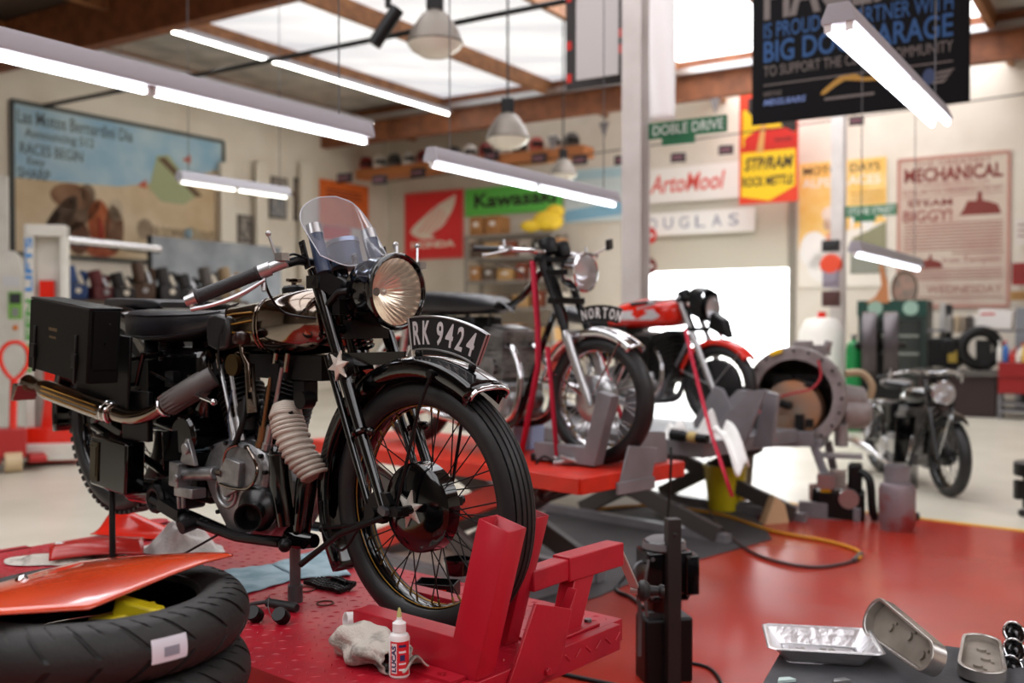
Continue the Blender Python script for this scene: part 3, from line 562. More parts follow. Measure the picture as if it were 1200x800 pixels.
# rag
def rag(M, lx, ly, h, name, label, mt, seed=1, roll=False, lumps=5, cat='rag'):
    rnd = random.Random(seed); L_ = [(rnd.uniform(-.6, .6), rnd.uniform(-.6, .6), rnd.uniform(.25, .5), rnd.uniform(.4, 1)) for _ in range(lumps)]; ph = [rnd.uniform(0, 6) for _ in range(4)]
    def fn(u, v):
        t = 2 * PI * u; r = v; ed = 1 + .12 * math.sin(3 * t + ph[0]) + .07 * math.sin(5 * t + ph[1])
        x, y = math.cos(t) * r * ed, math.sin(t) * r * ed
        z = sum(a * math.exp(-((x - cx) ** 2 + (y - cy) ** 2) / s ** 2) for cx, cy, s, a in L_)
        z = z * (1 - r ** 4) + .1 * abs(math.sin(6 * x + 4 * y + ph[3])) * (1 - r ** 3) + .07 * math.sin(14 * x - 9 * y + ph[1]) * (1 - r * r)
        return (x * lx, y * ly, max(0.004 / h, z) * h)
    return tag(MB().grid(fn, 64, 18).build(name, mt, None, smooth=80, M=M), label, cat)
rg = thing('shop_rag', 'dirty grey rolled rag beside the white bottle on the red lift', 'rag', LM @ T(.79, -.235, .0) @ Matrix.Rotation(math.radians(-12), 4, 'Z'))
def roll(u, v):
    t = 2 * PI * v; x = -.11 + .22 * u; r = .034 + .012 * math.sin(3.2 * u + .6) + .006 * math.sin(13 * u + 2 * t) + .005 * math.sin(3 * t + 7 * u) + .003 * math.sin(7 * t - 9 * u)
    if u < .08: r *= .25 + u * 9.4
    return (x, math.cos(t) * r * 1.35, max(.003, .034 + math.sin(t) * r * .95))
MB().grid(roll, 48, 40).build('rag_roll', CLOTH, rg, smooth=80, solid=.004)
m = MB(); m.grid(lambda u, v: (.06 + .1 * u, .02 + .07 * v - .03 * u, .006 + .03 * math.sin(3 * u + 2) ** 2 * math.sin(3 * v) ** 2 + .012 * u), 16, 16); m.build('rag_flap', CLOTH, rg, smooth=80, solid=.004)
rag(LM @ T(-.60, .12, .0) @ Matrix.Rotation(.3, 4, 'Z'), .17, .11, .075, 'shop_rag', 'crumpled white rag behind the orange panel on the red lift', CLOW, 3)
rag(LM @ T(-.80, -.2, .0) @ Matrix.Rotation(.9, 4, 'Z'), .2, .12, .03, 'shop_rag', 'flat grey rag under the red fender at the rear of the lift', CLOTH, 5)
# blue pads
PAD = mat('blue_oil_pad', '#a3bcc6', .85, col2='#6d8f9c', vs=9, vlo=.45, vhi=.7, bump=.2, bs=120)
def pad(px, label, z=.0035):
    P = [BM.inverted() @ onz(x, y, .606 + z) for x, y in px]
    def fn(u, v):
        a = P[0].lerp(P[1], u); b_ = P[3].lerp(P[2], u); q = a.lerp(b_, v); q.z = z + .003 * math.sin(9 * u + 3 * v) ** 2; return q
    tag(MB().grid(fn, 14, 14).build('absorbent_pad', PAD, None, solid=.002, M=BM), label, 'pad', 'blue pads on the red lift')
pad([(262, 668), (322, 661), (352, 677), (278, 699)], 'stained blue absorbent pad lying near the orange panel on the red lift')
pad([(318, 661), (378, 642), (412, 674), (352, 678)], 'pale blue absorbent pad lying behind the front wheel fender on the red lift', .006)
# chain, rings, tool, cap, cups
ch = thing('drive_chain', 'black coil of drive chain on the red lift behind the front tire', 'chain', LM @ T(.185, .14, 0))
pts = []
for r_ in range(4):
    row = [(-.085 + .0135 * k, -.030 + .019 * r_ + .005 * math.sin(k * .8 + r_), .0085 + (.010 if r_ == 3 and k > 4 else 0)) for k in range(13)]
    pts += row if r_ % 2 == 0 else row[::-1]
for k, (p, q) in enumerate(zip(pts, pts[1:])):
    m = MB(); p, q = V(p), V(q); d = (q - p).normalized(); s_ = d.cross(V((0, 0, 1))) * (.0075 if k % 2 else .0055)
    for sg in (-1, 1): m.bar(p - d * .003 + s_ * sg, q + d * .003 + s_ * sg, .002, .012)
    m.cyl(p - s_ * 1.2, p + s_ * 1.2, .0045, n=8); m.build('chain_link', IRON, ch)
for (x, y, r, lb) in ((358, 690, .027, 'thin dark ring lying beside the drive chain on the red lift'), (381, 706, .024, 'rusty thin ring lying in front of the drive chain on the red lift')):
    p = BM.inverted() @ onz(x, y, .609); tag(MB().torus((0, 0, .0022), (0, 0, 1), r, .0022, 32, 6).build('snap_ring', mat('rusty_steel', '#5a4034', .6, .5), None, M=BM @ T(p.x, p.y, 0)), lb, 'ring')
p0 = BM.inverted() @ onz(282, 713, .62); p1 = BM.inverted() @ onz(312, 705, .62); p2 = BM.inverted() @ onz(348, 712, .62)
t = thing('hand_tool', 'black handled tool with bent steel shaft lying on the red lift', 'tool', LM @ T(p1.x, p1.y, .014))
m = MB(); d = (p2 - p1); d.z = 0; m.tube([(0, 0, 0), d * .06, d * .12, d * .92, d], [.008, .0135, .0125, .0135, .011], 16); m.build('handle', mat('knurled_black_grip', '#161617', .5, bump=.3, bs=240), t)
m = MB(); e = p0 - p1; e.z = 0; m.tube([(0, 0, 0), e * .5 + V((0, 0, .004)), e * .9 + V((0, 0, .002)), e + V((-.012, -.012, -.006))], [.006, .006, .006, .004], 10, sm=4); m.build('shaft', STE, t)
for (x, y, lb) in ((330, 731, 'round black cap with a wire tether on the red lift'), (299, 729, 'small black cap left of the tethered cap')):
    p = BM.inverted() @ onz(x, y, .606); t = thing('plastic_cap', lb, 'cap', LM @ T(p.x, p.y, .021) @ Matrix.Rotation(.9, 4, 'X') @ Matrix.Rotation(.3, 4, 'Y'))
    m = MB(); m.lathe([(0, .02), (.019, .02), (.021, .017), (.021, -.012), (.018, -.012), (.018, .012), (0, .012)], n=28); m.build('cap_shell', SAT, t)
    if x > 310: m = MB(); m.tube([(0, .0, -.012), (-.03, -.01, -.02), (-.06, .01, -.012), (-.07, .04, .0)], .0012, 6, sm=6); m.build('tether', STE, t)
def cup(x, y, r, h, lb):
    p = BM.inverted() @ onz(x, y, .606); t = thing('rubber_cup', lb, 'cup', LM @ T(p.x, p.y, 0))
    m = MB(); m.lathe([(0, .004), (r * .8, .004), (r * .85, .0), (r * .95, .0), (r, h * .8), (r * 1.06, h * .85), (r * 1.06, h), (r * .9, h), (r * .82, .01), (0, .008)], n=36); m.build('cup_body', BLK, t)
cup(537, 672, .045, .05, 'shiny black ring-shaped cup on the far side of the red lift')
cup(405, 664, .03, .03, 'low black rubber ring at the foot of the front fender')
p = BM.inverted() @ onz(512, 698, .606); t = thing('parts_tray', 'small black and red tray seen between the front wheel spokes', 'tray', LM @ T(p.x, p.y, 0) @ Matrix.Rotation(.5, 4, 'Z'))
m = MB(); 
for q, d in (((0, -.04, .022), (.12, .004, .044)), ((0, .04, .022), (.12, .004, .044)), ((-.06, 0, .022), (.004, .084, .044)), ((.06, 0, .022), (.004, .084, .044)), ((0, 0, .003), (.12, .08, .006))): m.box(q, d)
m.build('tray_body', SAT, t, bev=.001); m = MB(); m.box((0, -.0425, .02), (.08, .002, .022)); m.build('tray_stripe', RED2, t); m = MB(); m.cyl((-.06, -.05, 0), (-.06, -.05, .05), .003, n=8); m.build('peg', NIK, t)
# loose red bodywork on the lift
t = thing('red_fairing_piece', 'glossy red peaked fairing piece lying behind the rear stand on the lift', 'fairing', LM @ T(-1.0, .18, .003) @ Matrix.Rotation(math.radians(15), 4, 'Z'))
def fp(u, v):
    x = -.14 + .42 * u; y = (v - .5) * (.24 - .10 * u); z = .005 + (.085 - .05 * u) * math.exp(-((v - .45) / .22) ** 2) * (1 - abs(u - .25) * .9) 
    return (x, y, max(.002, z))
MB().grid(fp, 26, 26).build('fairing_shell', RED2, t, smooth=60, solid=.003)
t = thing('red_fender_piece', 'dull red arched fender piece resting on the grey rag at the lift rear', 'fender', LM @ T(-.74, -.13, .012) @ Matrix.Rotation(math.radians(60), 4, 'Z'))
def fq(u, v):
    a = (v - .5) * 2.2; x = -.15 + .3 * u; return (x, math.sin(a) * .075 * (1 + .3 * u), .075 * math.cos(a) - .03 + .012 * math.sin(3 * u))
MB().grid(fq, 18, 18).build('fender_shell', mat('dull_red_paint', '#b3221a', .3, coat=.3), t, smooth=60, solid=.003)
m = MB(); m.box((-.12, .0, .0495), (.03, .03, .002)); m.build('sticker', WHT, t)
# ================================================================== tires with the orange panel, left foreground
TC = at(112, 705, 2.06)
def tread_tire(M, R, Wd, name, label, ng):
    r_ = Wd / 2
    t = thing(name, label, 'tire', M)
    pr = []
    for k in range(45):
        a = math.radians(-150 + 300 * k / 44); pr.append((R - r_ * .95 + r_ * .95 * math.cos(a), r_ * math.sin(a) * (1 if abs(math.sin(a)) < .9 else .97), a))
    nu = 1000
    def fn(u, v):
        i = min(44, int(round(v * 44))); R_, h, a = pr[i]; q = 0
        if abs(a) < 1.35:
            s_ = (u * ng) % 1.0
            if s_ < .12 and .2 < abs(a): q = .006
            s2 = (u * ng + .5) % 1.0
            if s2 < .09 and abs(a) > .85: q = .005
        th = 2 * PI * (u - .62 * min(abs(a), 1.5) / ng); return ((R_ - q) * math.cos(th), (R_ - q) * math.sin(th), h)
    MB().grid(fn, nu, 44).build('tread', RUBD, t, smooth=28)
    m = MB(); m.torus((0, 0, r_ * .62), (0, 0, 1), R - r_ * 1.55, .008, 60, 8); m.torus((0, 0, -r_ * .62), (0, 0, 1), R - r_ * 1.55, .008, 60, 8); m.build('bead', RUB, t)
    return t
zt = .872
tt = tread_tire(T(TC.x, TC.y, zt - .062), .31, .124, 'loose_tire', 'worn black motorcycle tire lying flat on top of the stack, white sticker on its tread', 22)
m = MB(); ang = math.atan2(1.80 - TC.y, -.585 - TC.x)
def stk(u, v): a = ang + (u - .5) * .23; ph = (v - .4) * .75; r = .31 - .062 * .95 + .062 * .95 * math.cos(ph) + .0015; return (r * math.cos(a), r * math.sin(a), .062 * math.sin(ph))
MB().grid(stk, 10, 8).build('sticker', mat('paper_sticker', '#d9dce6', .6), tt)
def stk2(u, v): a = ang + (u - .4) * .10; ph = (v - .45) * .3; r = .31 - .062 * .95 + .062 * .95 * math.cos(ph) + .0022; return (r * math.cos(a), r * math.sin(a), .062 * math.sin(ph))
MB().grid(stk2, 6, 4).build('sticker_print', mat('grey_print', '#8d919e', .6), tt)
tread_tire(T(TC.x + .005, TC.y + .01, zt - .062 - .126), .305, .124, 'loose_tire', 'black motorcycle tire lying flat underneath the stickered tire', 20)
t = thing('shop_stool', 'round dark shop stool carrying the two stacked tires', 'stool', T(TC.x, TC.y, 0))
m = MB(); m.lathe([(0, .585), (.2, .585), (.215, .595), (.215, .615), (.2, .622), (0, .622)], n=32); m.build('seat', SAT, t)
for k in range(4):
    a = PI / 4 + k * PI / 2; m = MB(); m.tube([(math.cos(a) * .14, math.sin(a) * .14, .59), (math.cos(a) * .22, math.sin(a) * .22, .0)], .014, 8); m.build('leg', SAT, t)
E_lo = [(-60, 724, 1.75), (0, 722, 1.80), (55, 719, 1.83), (105, 716, 1.87), (150, 697, 1.95), (200, 676, 2.04), (240, 661, 2.12), (273, 653, 2.19)]
E_hi = [(-60, 712, 2.02), (0, 690, 2.12), (50, 671, 2.2), (95, 660, 2.24), (140, 655, 2.27), (190, 652, 2.27), (235, 652, 2.25), (273, 652.5, 2.2)]
t = thing('orange_fairing', 'scuffed orange bodywork fairing with a pointed end lying across the top tire', 'fairing', T(TC.x, TC.y, zt))
lo = [at(*q) - V((TC.x, TC.y, zt)) for q in E_lo]; hi = [at(*q) - V((TC.x, TC.y, zt)) for q in E_hi]
def pan(u, v):
    k = min(6, int(u * 7)); f_ = u * 7 - k; a = lo[k].lerp(lo[k + 1], f_); b_ = hi[k].lerp(hi[k + 1], f_); q = a.lerp(b_, v); q.z += .03 * math.sin(PI * v) * (1 - u) ** .5 + .004; return q
MB().grid(pan, 42, 16).build('panel_shell', ORG, t, smooth=60, solid=.004)
m = MB(); q = at(26, 680, 2.0) - V((TC.x, TC.y, zt)); m.lathe([(0, .012), (.01, .01), (.013, 0)], q, (-.3, -.5, .8), 14); m.build('fastener', CHR, t)
q = at(145, 705, 2.0)
t = thing('yellow_tool', 'yellow plastic tool lying inside the top tire under the orange panel', 'tool', T(q.x, q.y, zt - .075))
m = MB(); m.box((0, 0, .03), (.13, .05, .03), (0, -8, 25)); m.prism([(-.03, .0), (.07, .02), (.08, .05), (-.01, .075)], -.02, .02); m.build('tool_body', YEL, t, bev=.006)
m = MB(); m.cyl((-.05, -.05, .03), (.05, -.06, .035), .012); m.build('tool_shaft', STE, t)
# ================================================================== the room
CREAM = mat('cream_wall_paint', '#e3dccf', .8, col2='#d8cfbf', vs=1.2, bump=.03, bs=20)
FLO = mat('sealed_cream_concrete', '#cfcabb', .35, col2='#bdb7a6', vs=1.1, vlo=.3, vhi=.75, rvar=.12)
FRED = mat('red_epoxy_floor', '#a93226', .22, col2='#8f2a1c', vs=1.6, vlo=.35, vhi=.8, rvar=.16)
m = MB(); a0, b0 = -9, -10
def rb(m, a1, a2, b1, b2, z1, z2): m.box(room((a1 + a2) / 2, (b1 + b2) / 2, (z1 + z2) / 2), (a2 - a1, b2 - b1, z2 - z1), Matrix.Rotation(math.atan2(U.y, U.x), 4, 'Z')); return m
struct(rb(m, a0, A_BACK, b0, B_LEFT, -.2, 0).build('floor', FLO, None))
Rp = [(1.8, 8.2), (8.6, 2.69), (8.6, -5), (-4.6, -5), (-3.9, 1.2)]
m = MB(); m.prism(Rp, .0, .003, 'xy'); struct(m.build('trim_1', FRED, None))
m = MB(); m.bar((1.78, 8.22, .003), (8.6, 2.69, .003), .07, .006); m.bar((1.8, 8.22, .003), (-3.9, 1.22, .003), .07, .006); struct(m.build('trim_2', mat('yellow_floor_line', '#d9a81a', .4, col2='#b98a1c', vs=8), None))
m = MB(); struct(rb(m, a0, A_BACK, B_LEFT, B_LEFT + .2, 0, 6.1).build('wall_left', CREAM, None))
D0, D1, DZ, DT = 5.72, 8.95, 2.47, 4.0
m = MB(); rb(m, A_BACK, A_BACK + .2, D1, B_LEFT + .2, 0, 6.1); rb(m, A_BACK, A_BACK + .2, b0, D0, 0, 6.1); rb(m, A_BACK, A_BACK + .2, D0, D1, DT, 6.1); struct(m.build('wall_back', CREAM, None))
m = MB(); struct(rb(m, a0, A_BACK, b0 - .2, b0, 0, 6.1).build('wall_right', CREAM, None))
m = MB(); struct(rb(m, a0 - .2, a0, b0, B_LEFT, 0, 6.1).build('wall_front', mat('front_wall_dark_tone', '#6a5d50', .75, col2='#4b4239', vs=2), None))  # unseen wall, coloured dark to keep the nickel tank's reflections dark
# roller door, half open
m = MB()
n = 20
for k in range(n):
    z = DZ + (DT - DZ) * k / n; h = (DT - DZ) / n; rb(m, A_BACK + .03, A_BACK + .06, D0, D1, z + h * .08, z + h * .5); rb(m, A_BACK + .04, A_BACK + .055, D0, D1, z + h * .5, z + h * 1.08)
dr = struct(m.build('door_1', mat('roller_door_cream', '#d8d4c4', .5), None))
m = MB(); rb(m, A_BACK - .03, A_BACK + .02, D0 - .14, D0, 0, DT + .1); rb(m, A_BACK - .03, A_BACK + .02, D1, D1 + .14, 0, DT + .1); struct(m.build('trim_3', mat('door_frame_grey', '#8b8579', .5), None))
# yard outside the door
m = MB(); rb(m, A_BACK, A_BACK + 25, -2, 18, -.25, -.02); tag(m.build('yard_pavement', mat('pale_concrete', '#dedad0', .8), None), '', '', None); o = bpy.data.objects['yard_pavement']; del o['label']; del o['category']; struct(o)  # plain pale concrete in one even colour
# roof: opaque decks, translucent sheets, glulam beams, purlins
CEIL_D = mat('shaded_wood_deck', '#4a3a30', .7, col2='#35291f', vs=2)  # brown wood deck, with the near bay's shadow put into its dark colour
CEIL_W = mat('foil_insulation', '#b9b3aa', .5, col2='#8f8a84', vs=2.2)
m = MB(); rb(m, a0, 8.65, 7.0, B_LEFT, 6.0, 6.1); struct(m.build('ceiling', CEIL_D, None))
m = MB(); rb(m, a0, A_BACK, -2.0, 2.0, 6.0, 6.1); rb(m, 8.65, A_BACK, b0, -2.0, 6.0, 6.1); rb(m, a0, 8.65, b0, -7.0, 6.0, 6.1); rb(m, 8.65, A_BACK, 12.1, B_LEFT, 6.0, 6.1); struct(m.build('ceiling', CEIL_W, None))
SKYP = bpy.data.materials.new('translucent_roof_sheet'); SKYP.use_nodes = True; MATS['sky'] = SKYP
nt = SKYP.node_tree; b_ = nt.nodes['Principled BSDF']; tc = nt.nodes.new('ShaderNodeTexCoord'); nz = nt.nodes.new('ShaderNodeTexNoise'); nz.inputs['Scale'].default_value = .8; nz.inputs['Detail'].default_value = 4
mp = nt.nodes.new('ShaderNodeMapping'); mp.inputs['Rotation'].default_value = (0, 0, -math.radians(57.3)); mp.inputs['Scale'].default_value = (.35, 2.5, 1); nt.links.new(tc.outputs['Object'], mp.inputs['Vector']); nt.links.new(mp.outputs[0], nz.inputs['Vector'])
cr = nt.nodes.new('ShaderNodeValToRGB'); cr.color_ramp.elements[0].color = lin('#c4c6cf'); cr.color_ramp.elements[1].color = lin('#ffffff'); cr.color_ramp.elements[0].position = .3; cr.color_ramp.elements[1].position = .7
nt.links.new(nz.outputs['Fac'], cr.inputs[0]); nt.links.new(cr.outputs[0], b_.inputs['Emission Color']); b_.inputs['Base Color'].default_value = lin('#c8c8c8'); b_.inputs['Emission Strength'].default_value = .5
SKY2 = SKYP.copy(); SKY2.node_tree.nodes['Principled BSDF'].inputs['Emission Strength'].default_value = 3.4
def skylight(i, a1, a2, b1, b2, mt):
    m = MB(); struct(rb(m, a1, a2, b1, b2, 6.0, 6.03).build('window_%d' % i, mt, None))
skylight(1, 8.65, A_BACK, 7.0, 12.1, SKYP); skylight(2, 8.65, A_BACK, 2.0, 7.0, SKY2); SKY_FILL = SKYP.copy(); SKY_FILL.node_tree.nodes['Principled BSDF'].inputs['Emission Strength'].default_value = 2.3
skylight(3, a0, 8.65, 2.0, 7.0, SKY_FILL); skylight(4, a0, 8.65, -7.0, -2.0, SKY_FILL)  # unseen glowing sheets, added as fill light from above and behind the camera
i = 4
for a in (1.0, 8.65, 16.3):
    m = MB(); rb(m, a - .1, a + .1, b0, B_LEFT, 5.3, 5.98); struct(m.build('trim_%d' % i, WOOD, None)); i += 1
PUR = mat('pale_purlin_wood', '#a06c42', .6, col2='#7e5233', vs=6)
for b in (14.6, 12.1, 9.55, 7.0, 4.5, 2.0, -.5, -3):
    m = MB(); rb(m, a0, A_BACK, b - .05, b + .05, 5.72, 5.98); struct(m.build('trim_%d' % i, PUR, None)); i += 1
m = MB(); rb(m, 16.0, 16.15, b0, B_LEFT, 5.7, 5.8); struct(m.build('trim_%d' % i, SIL, None)); i += 1
def cpipe(p, q, r, name='ceiling_conduit', label='', mt=SAT):
    return tag(MB().cyl(p, q, r, n=10).build(name, mt, None), label, 'pipe')
cpipe(room(9.7, B_LEFT, 5.02), room(9.7, 4.0, 5.02), .035, 'ceiling_pipe', 'thin black pipe running under the roof behind the near wooden beam')
# steel columns
for (a, b, lb) in ((8.65, 4.15, 'white steel column in the middle of the shop carrying the green street sign'), (16.3, 4.24, 'white steel column further back in front of the yellow poster')):
    t = thing('steel_column', lb, 'column', frameM(room(a, b, 0), U, W)); m = MB(); m.box((-.1, 0, 2.7), (.012, .2, 5.3)); m.box((.1, 0, 2.7), (.012, .2, 5.3)); m.box((0, 0, 2.7), (.2, .014, 5.3)); m.build('post', mat('column_paint', '#cfc9c6', .45, col2='#bdb5b1', vs=2), t, bev=.004)
    m = MB(); m.box((0, 0, .01), (.34, .34, .02)); m.build('base_plate', STE, t)
# ------------------------------------------------------------------ fluorescent fittings
TUBE = glow('fluorescent_tube', '#f4f8ff', 6)
HOUS = mat('fitting_white', '#a9a9b0', .5)
TUBE3 = glow('roof_row_tube', '#f6f3ea', 14)
TUBE2 = glow('aged_fluorescent_tube', '#f6f3ea', 2.2)
def strip(a1, a2, b, z, label, n=1, group='hanging shop lights', w=.1, tm=None):
    t = thing('shop_light', label, 'light', frameM(room((a1 + a2) / 2, b, z), U, W), group); l = a2 - a1
    m = MB(); m.prism([(-w * .55, 0), (w * .55, 0), (w * .55, .02), (w * .34, .085), (-w * .34, .085), (-w * .55, .018)], -l / 2, l / 2, 'yz'); hs = m.build('housing', HOUS, t, bev=.002)
    for k in range(2):
        for y in ((-.045, .045) if n == 2 else (0,)):
            c = -l / 4 + k * l / 2; m = MB(); m.cyl((c - l / 4 + .03, y, -.022), (c + l / 4 - .03, y, -.022), .0145, n=14); m.build('tube_lamp', tm or TUBE, t)
            m = MB()
            for e in (-1, 1): m.box((c + e * (l / 4 - .015), y, -.014), (.016, .03, .04))
            m.build('lamp_holder', WHT, t)
    for e in (-.42, .42):
        m = MB(); m.cyl((e * l, 0, .085), (e * l, 0, 5.72 - z), .004, n=6); m.build('hanger_wire', STE, t)
    return t
strip(1.35, 4.15, 3.6, 2.43, 'long white fluorescent shop light hanging over the black motorcycle, upper left')
strip(4.78, 7.22, 3.65, 2.40, 'white fluorescent shop light hanging end on behind the long near one')
strip(4.32, 6.76, 1.13, 2.70, 'twin tube fluorescent shop light hanging in front of the black banner', 2, w=.13)
strip(7.9, 10.4, 1.93, 1.98, 'small fluorescent light low in front of the brown lettered poster')
strip(6.2, 7.6, 7.7, 2.78, 'short fluorescent light hanging before the vintage race mural', tm=TUBE2)
for a1, a2, b, z in ((9.2, 16.0, 11.75, 5.6), (9.2, 15.6, 13.4, 5.5)):
    strip(a1, a2, b, z, 'bright fluorescent row fixed under the roof, %s' % ('nearer the translucent sheets' if b < 12 else 'nearer the left wall'), group='roof light rows', tm=TUBE3)
def bell(x, y, D, r, label):
    p = at(x, y, D); t = thing('bell_lamp', label, 'lamp', T(*p), 'industrial bell lamps'); r_ = r
    m = MB(); m.lathe([(r_, 0), (r_ * 1.02, .01), (r_ * .85, r_ * .5), (r_ * .5, r_ * 1.0), (r_ * .28, r_ * 1.2), (.0, r_ * 1.2)], n=36); m.build('shade', mat('lamp_shade_grey', '#6d655c', .45, .4), t)
    m = MB(); m.lathe([(0, -r_ * .5), (r_ * .5, -r_ * .42), (r_ * .85, -r_ * .2), (r_, 0)], n=32); m.build('glass_cover', mat('prismatic_cover', '#e6e0d4', .25), t)
    m = MB(); m.box((0, 0, r_ * 1.5), (r_ * .6, r_ * .6, r_ * .7)); m.build('ballast_box', SAT, t, bev=.01)
    m = MB(); m.cyl((0, 0, r_ * 1.8), (0, 0, 5.98 - p.z), .012, n=8); m.build('hanger_rod', SAT, t)
bell(510, 52, 8.2, .23, 'large grey bell lamp hanging under the roof, nearest the camera')
bell(595, 163, 10.6, .23, 'grey bell lamp hanging further back above the second shop light')
bell(660, 205, 14.5, .0 + .2, 'small pale bell lamp far back beside the steel column')
p = at(455, 30, 8.4); t = thing('spot_light', 'black cylindrical spot light angled on the ceiling pipe beside the large bell lamp', 'lamp', T(*p)); m = MB(); m.cyl((-.12, 0, -.16), (.08, 0, .14), .06, n=16); m.box((0, 0, .2), (.05, .05, .1)); m.build('lamp_body', SAT, t); m = MB(); m.cyl((0, 0, .2), (0, 0, 5.98 - p.z), .01, n=6); m.build('hanger_rod', SAT, t)
# ------------------------------------------------------------------ sky and camera
w = bpy.data.worlds.new('World'); SC.world = w; w.use_nodes = True; bg = w.node_tree.nodes['Background']; bg.inputs[0].default_value = (.93, .97, 1, 1); bg.inputs[1].default_value = 5.0
cd = bpy.data.cameras.new('Camera'); cam = bpy.data.objects.new('Camera', cd); COL.objects.link(cam); cd.lens = 35; cd.sensor_width = 36
cam.location = (0, 0, EYE); cam.rotation_euler = (PI / 2 - PITCH, 0, 0); cd.dof.use_dof = True; cd.dof.focus_distance = 2.55; cd.dof.aperture_fstop = 2.1; cd.clip_start = .05; SC.camera = cam
SC.view_settings.view_transform = 'Standard'; SC.view_settings.look = 'None'; SC.view_settings.gamma = 1; SC.view_settings.exposure = 0.8; SC.view_settings.use_curve_mapping = False
# ================================================================== the other motorcycles
def loft_x(S, p=3., n=24): return MB().loft([sec(x, z, w, h, n, p) for x, z, w, h in S])
def moto(root, q):
    hb_, R, tr = q['half'], q['R'], q['tr']
    Fc, Rc = V((hb_, 0, R)), V((-hb_, 0, R))
    fw = wheel(root, 'front_wheel', Fc, R, tr, q['nsp'], q['rim'], q.get('spoke', STE), q['hub'], q['hub_r'], .04, sr=q.get('sr', .0026))
    rw = wheel(root, 'rear_wheel', Rc, R, tr, q['nsp'], q['rim'], q.get('spoke', STE), q['hub'], q['hub_r'], .04)
    m = MB(); m.lathe([(0, -.062), (.05, -.06), (q['drum'] * .9, -.052), (q['drum'], -.044), (q['drum'], .0), (.02, 0)], Fc, (0, 1, 0), 40); m.build('brake_drum', q['drum_m'], fw)
    a0, a1 = q['fen']; f = fender(Fc, R + .035, .062, a0, a1, .04, 32).build('front_fender', q['fen_m'], root, solid=.003)
    m = MB()
    for sg in (-1, 1):
        for a in (a0 + 12, a1 - 12): t = math.radians(a); m.tube([Fc + V((math.cos(t) * (R + .02), sg * .064, math.sin(t) * (R + .02))), Fc + V((0, sg * .085, 0))], .005, 8)
    m.build('fender_stay', q.get('stay_m', CHR), f)
    fender(Rc, R + .04, .075, 25, 170, .05, 28).build('rear_fender', q.get('rfen_m', q['fen_m']), root, solid=.003)
    # fork: straight line from axle to the bar clamp
    zt = q['ztop']; rk = q['rake']; off = q.get('off', .035)
    def fk2(z, y): return V((hb_ - off * 0 - (z - R) * rk - .0, y, z))
    for sg in (-1, 1):
        y = sg * .095; zs = q['zsplit']
        m = MB(); m.tube([fk2(zt, y), fk2(zs, y)], .021, 14); fo = m.build('fork_tube', q['fork_up'], root)
        m = MB(); m.tube([fk2(zs + .02, y), fk2(zs, y), fk2(zs - .02, y), fk2(R + .03, y), fk2(R - .03, y)], [.021, .027, .025, .024, .018], 16); m.build('fork_slider', q['fork_lo'], fo)
    m = MB(); m.bar(fk2(zt - .03, -.12), fk2(zt - .03, .12), .055, .03); m.bar(fk2(zt - .25, -.12), fk2(zt - .25, .12), .06, .035); h0 = fk2(zt - .01, 0) - V((.05, 0, 0)); h1 = fk2(zt - .27, 0) - V((.05, 0, 0)); m.cyl(h0, h1, .03); m.build('fork_yoke', SAT, root, bev=.004)
    # headlamp
    hc = V(q['lamp']); r = q['lamp_r']
    m = MB(); m.lathe([(0, -.11), (r * .45, -.105), (r * .8, -.07), (r * .97, -.02), (r, .02), (r * 1.04, .03), (r * 1.04, .042), (r * .95, .048), (r * .9, .04)], hc, (1, 0, -.04), 36); hl = m.build('headlamp', q['lamp_m'], root)
    m = MB(); m.lathe([(.01, -.03), (r * .5, -.015), (r * .8, .02), (r * .92, .042)], hc, (1, 0, -.04), 36); m.build('reflector', CHR, hl)
    m = MB(); m.lathe([(0, .062), (r * .5, .058), (r * .92, .043)], hc, (1, 0, -.04), 36); m.build('lens', MATS.get('lampglass') or clear('lampglass', '#eef0f2', .3, .35, '#e9e6e2'), hl)
    m = MB()
    for sg in (-1, 1): m.bar(fk2(hc.z, sg * .1), hc + V((-.01, sg * r * .98, 0)), .012, .03)
    m.build('lamp_bracket', q.get('bracket_m', SAT), hl)
    # frame
    m = MB(); r_ = q.get('tube_r', .016)
    hd0, hd1 = h0 - V((0, 0, .06)), h1
    m.tube([hd0, V((.1, 0, q['zt'])), V((-.22, 0, q['zt'])), V((-.38, 0, q['zt'] - .03))], r_ * 1.2, 10, sm=4)
    for sg in (-1, 1):
        m.tube([hd1, V((hd1.x - .02, sg * .07, hd1.z - .12)), V((.30, sg * .12, .32)), V((.2, sg * .13, .17)), V((-.2, sg * .13, .16)), V((-.36, sg * .12, .30)), V((-.36, sg * .1, q['zt'] - .05))], r_, 10, sm=4)
        m.tube([V((-.36, sg * .11, .34)), V((-hb_, sg * .11, R))], r_, 10)
        m.tube([V((-.36, sg * .1, q['zt'] - .04)), V((-hb_ - .02, sg * .13, q['zt'] - .06))], r_ * .8, 10)
    m.build('frame', q['frame_m'], root)
    for sg in (-1, 1):
        a, b_ = V((-hb_, sg * .135, R)), V((-hb_ + .09, sg * .135, q['zt'] - .07)); m = MB(); m.cyl(a, b_, .012); m.cyl(a.lerp(b_, .45), b_, .027); 
        for k in range(9): m.torus(a.lerp(b_, .12 + k * .036), b_ - a, .026, .004, 14, 6)
        m.build('shock_absorber', q.get('shock_m', CHR), root)
    # engine
    m = MB(); m.loft([[(x, y, z) for x, z in ((-.34, .24), (-.36, .38), (-.22, .44), (.0, .44), (.14, .42), (.2, .34), (.17, .22), (.06, .17), (-.2, .17))] for y in (-.13, -.11, .11, .13)]); en = m.build('crankcase', q['eng_m'], root, bev=.02)
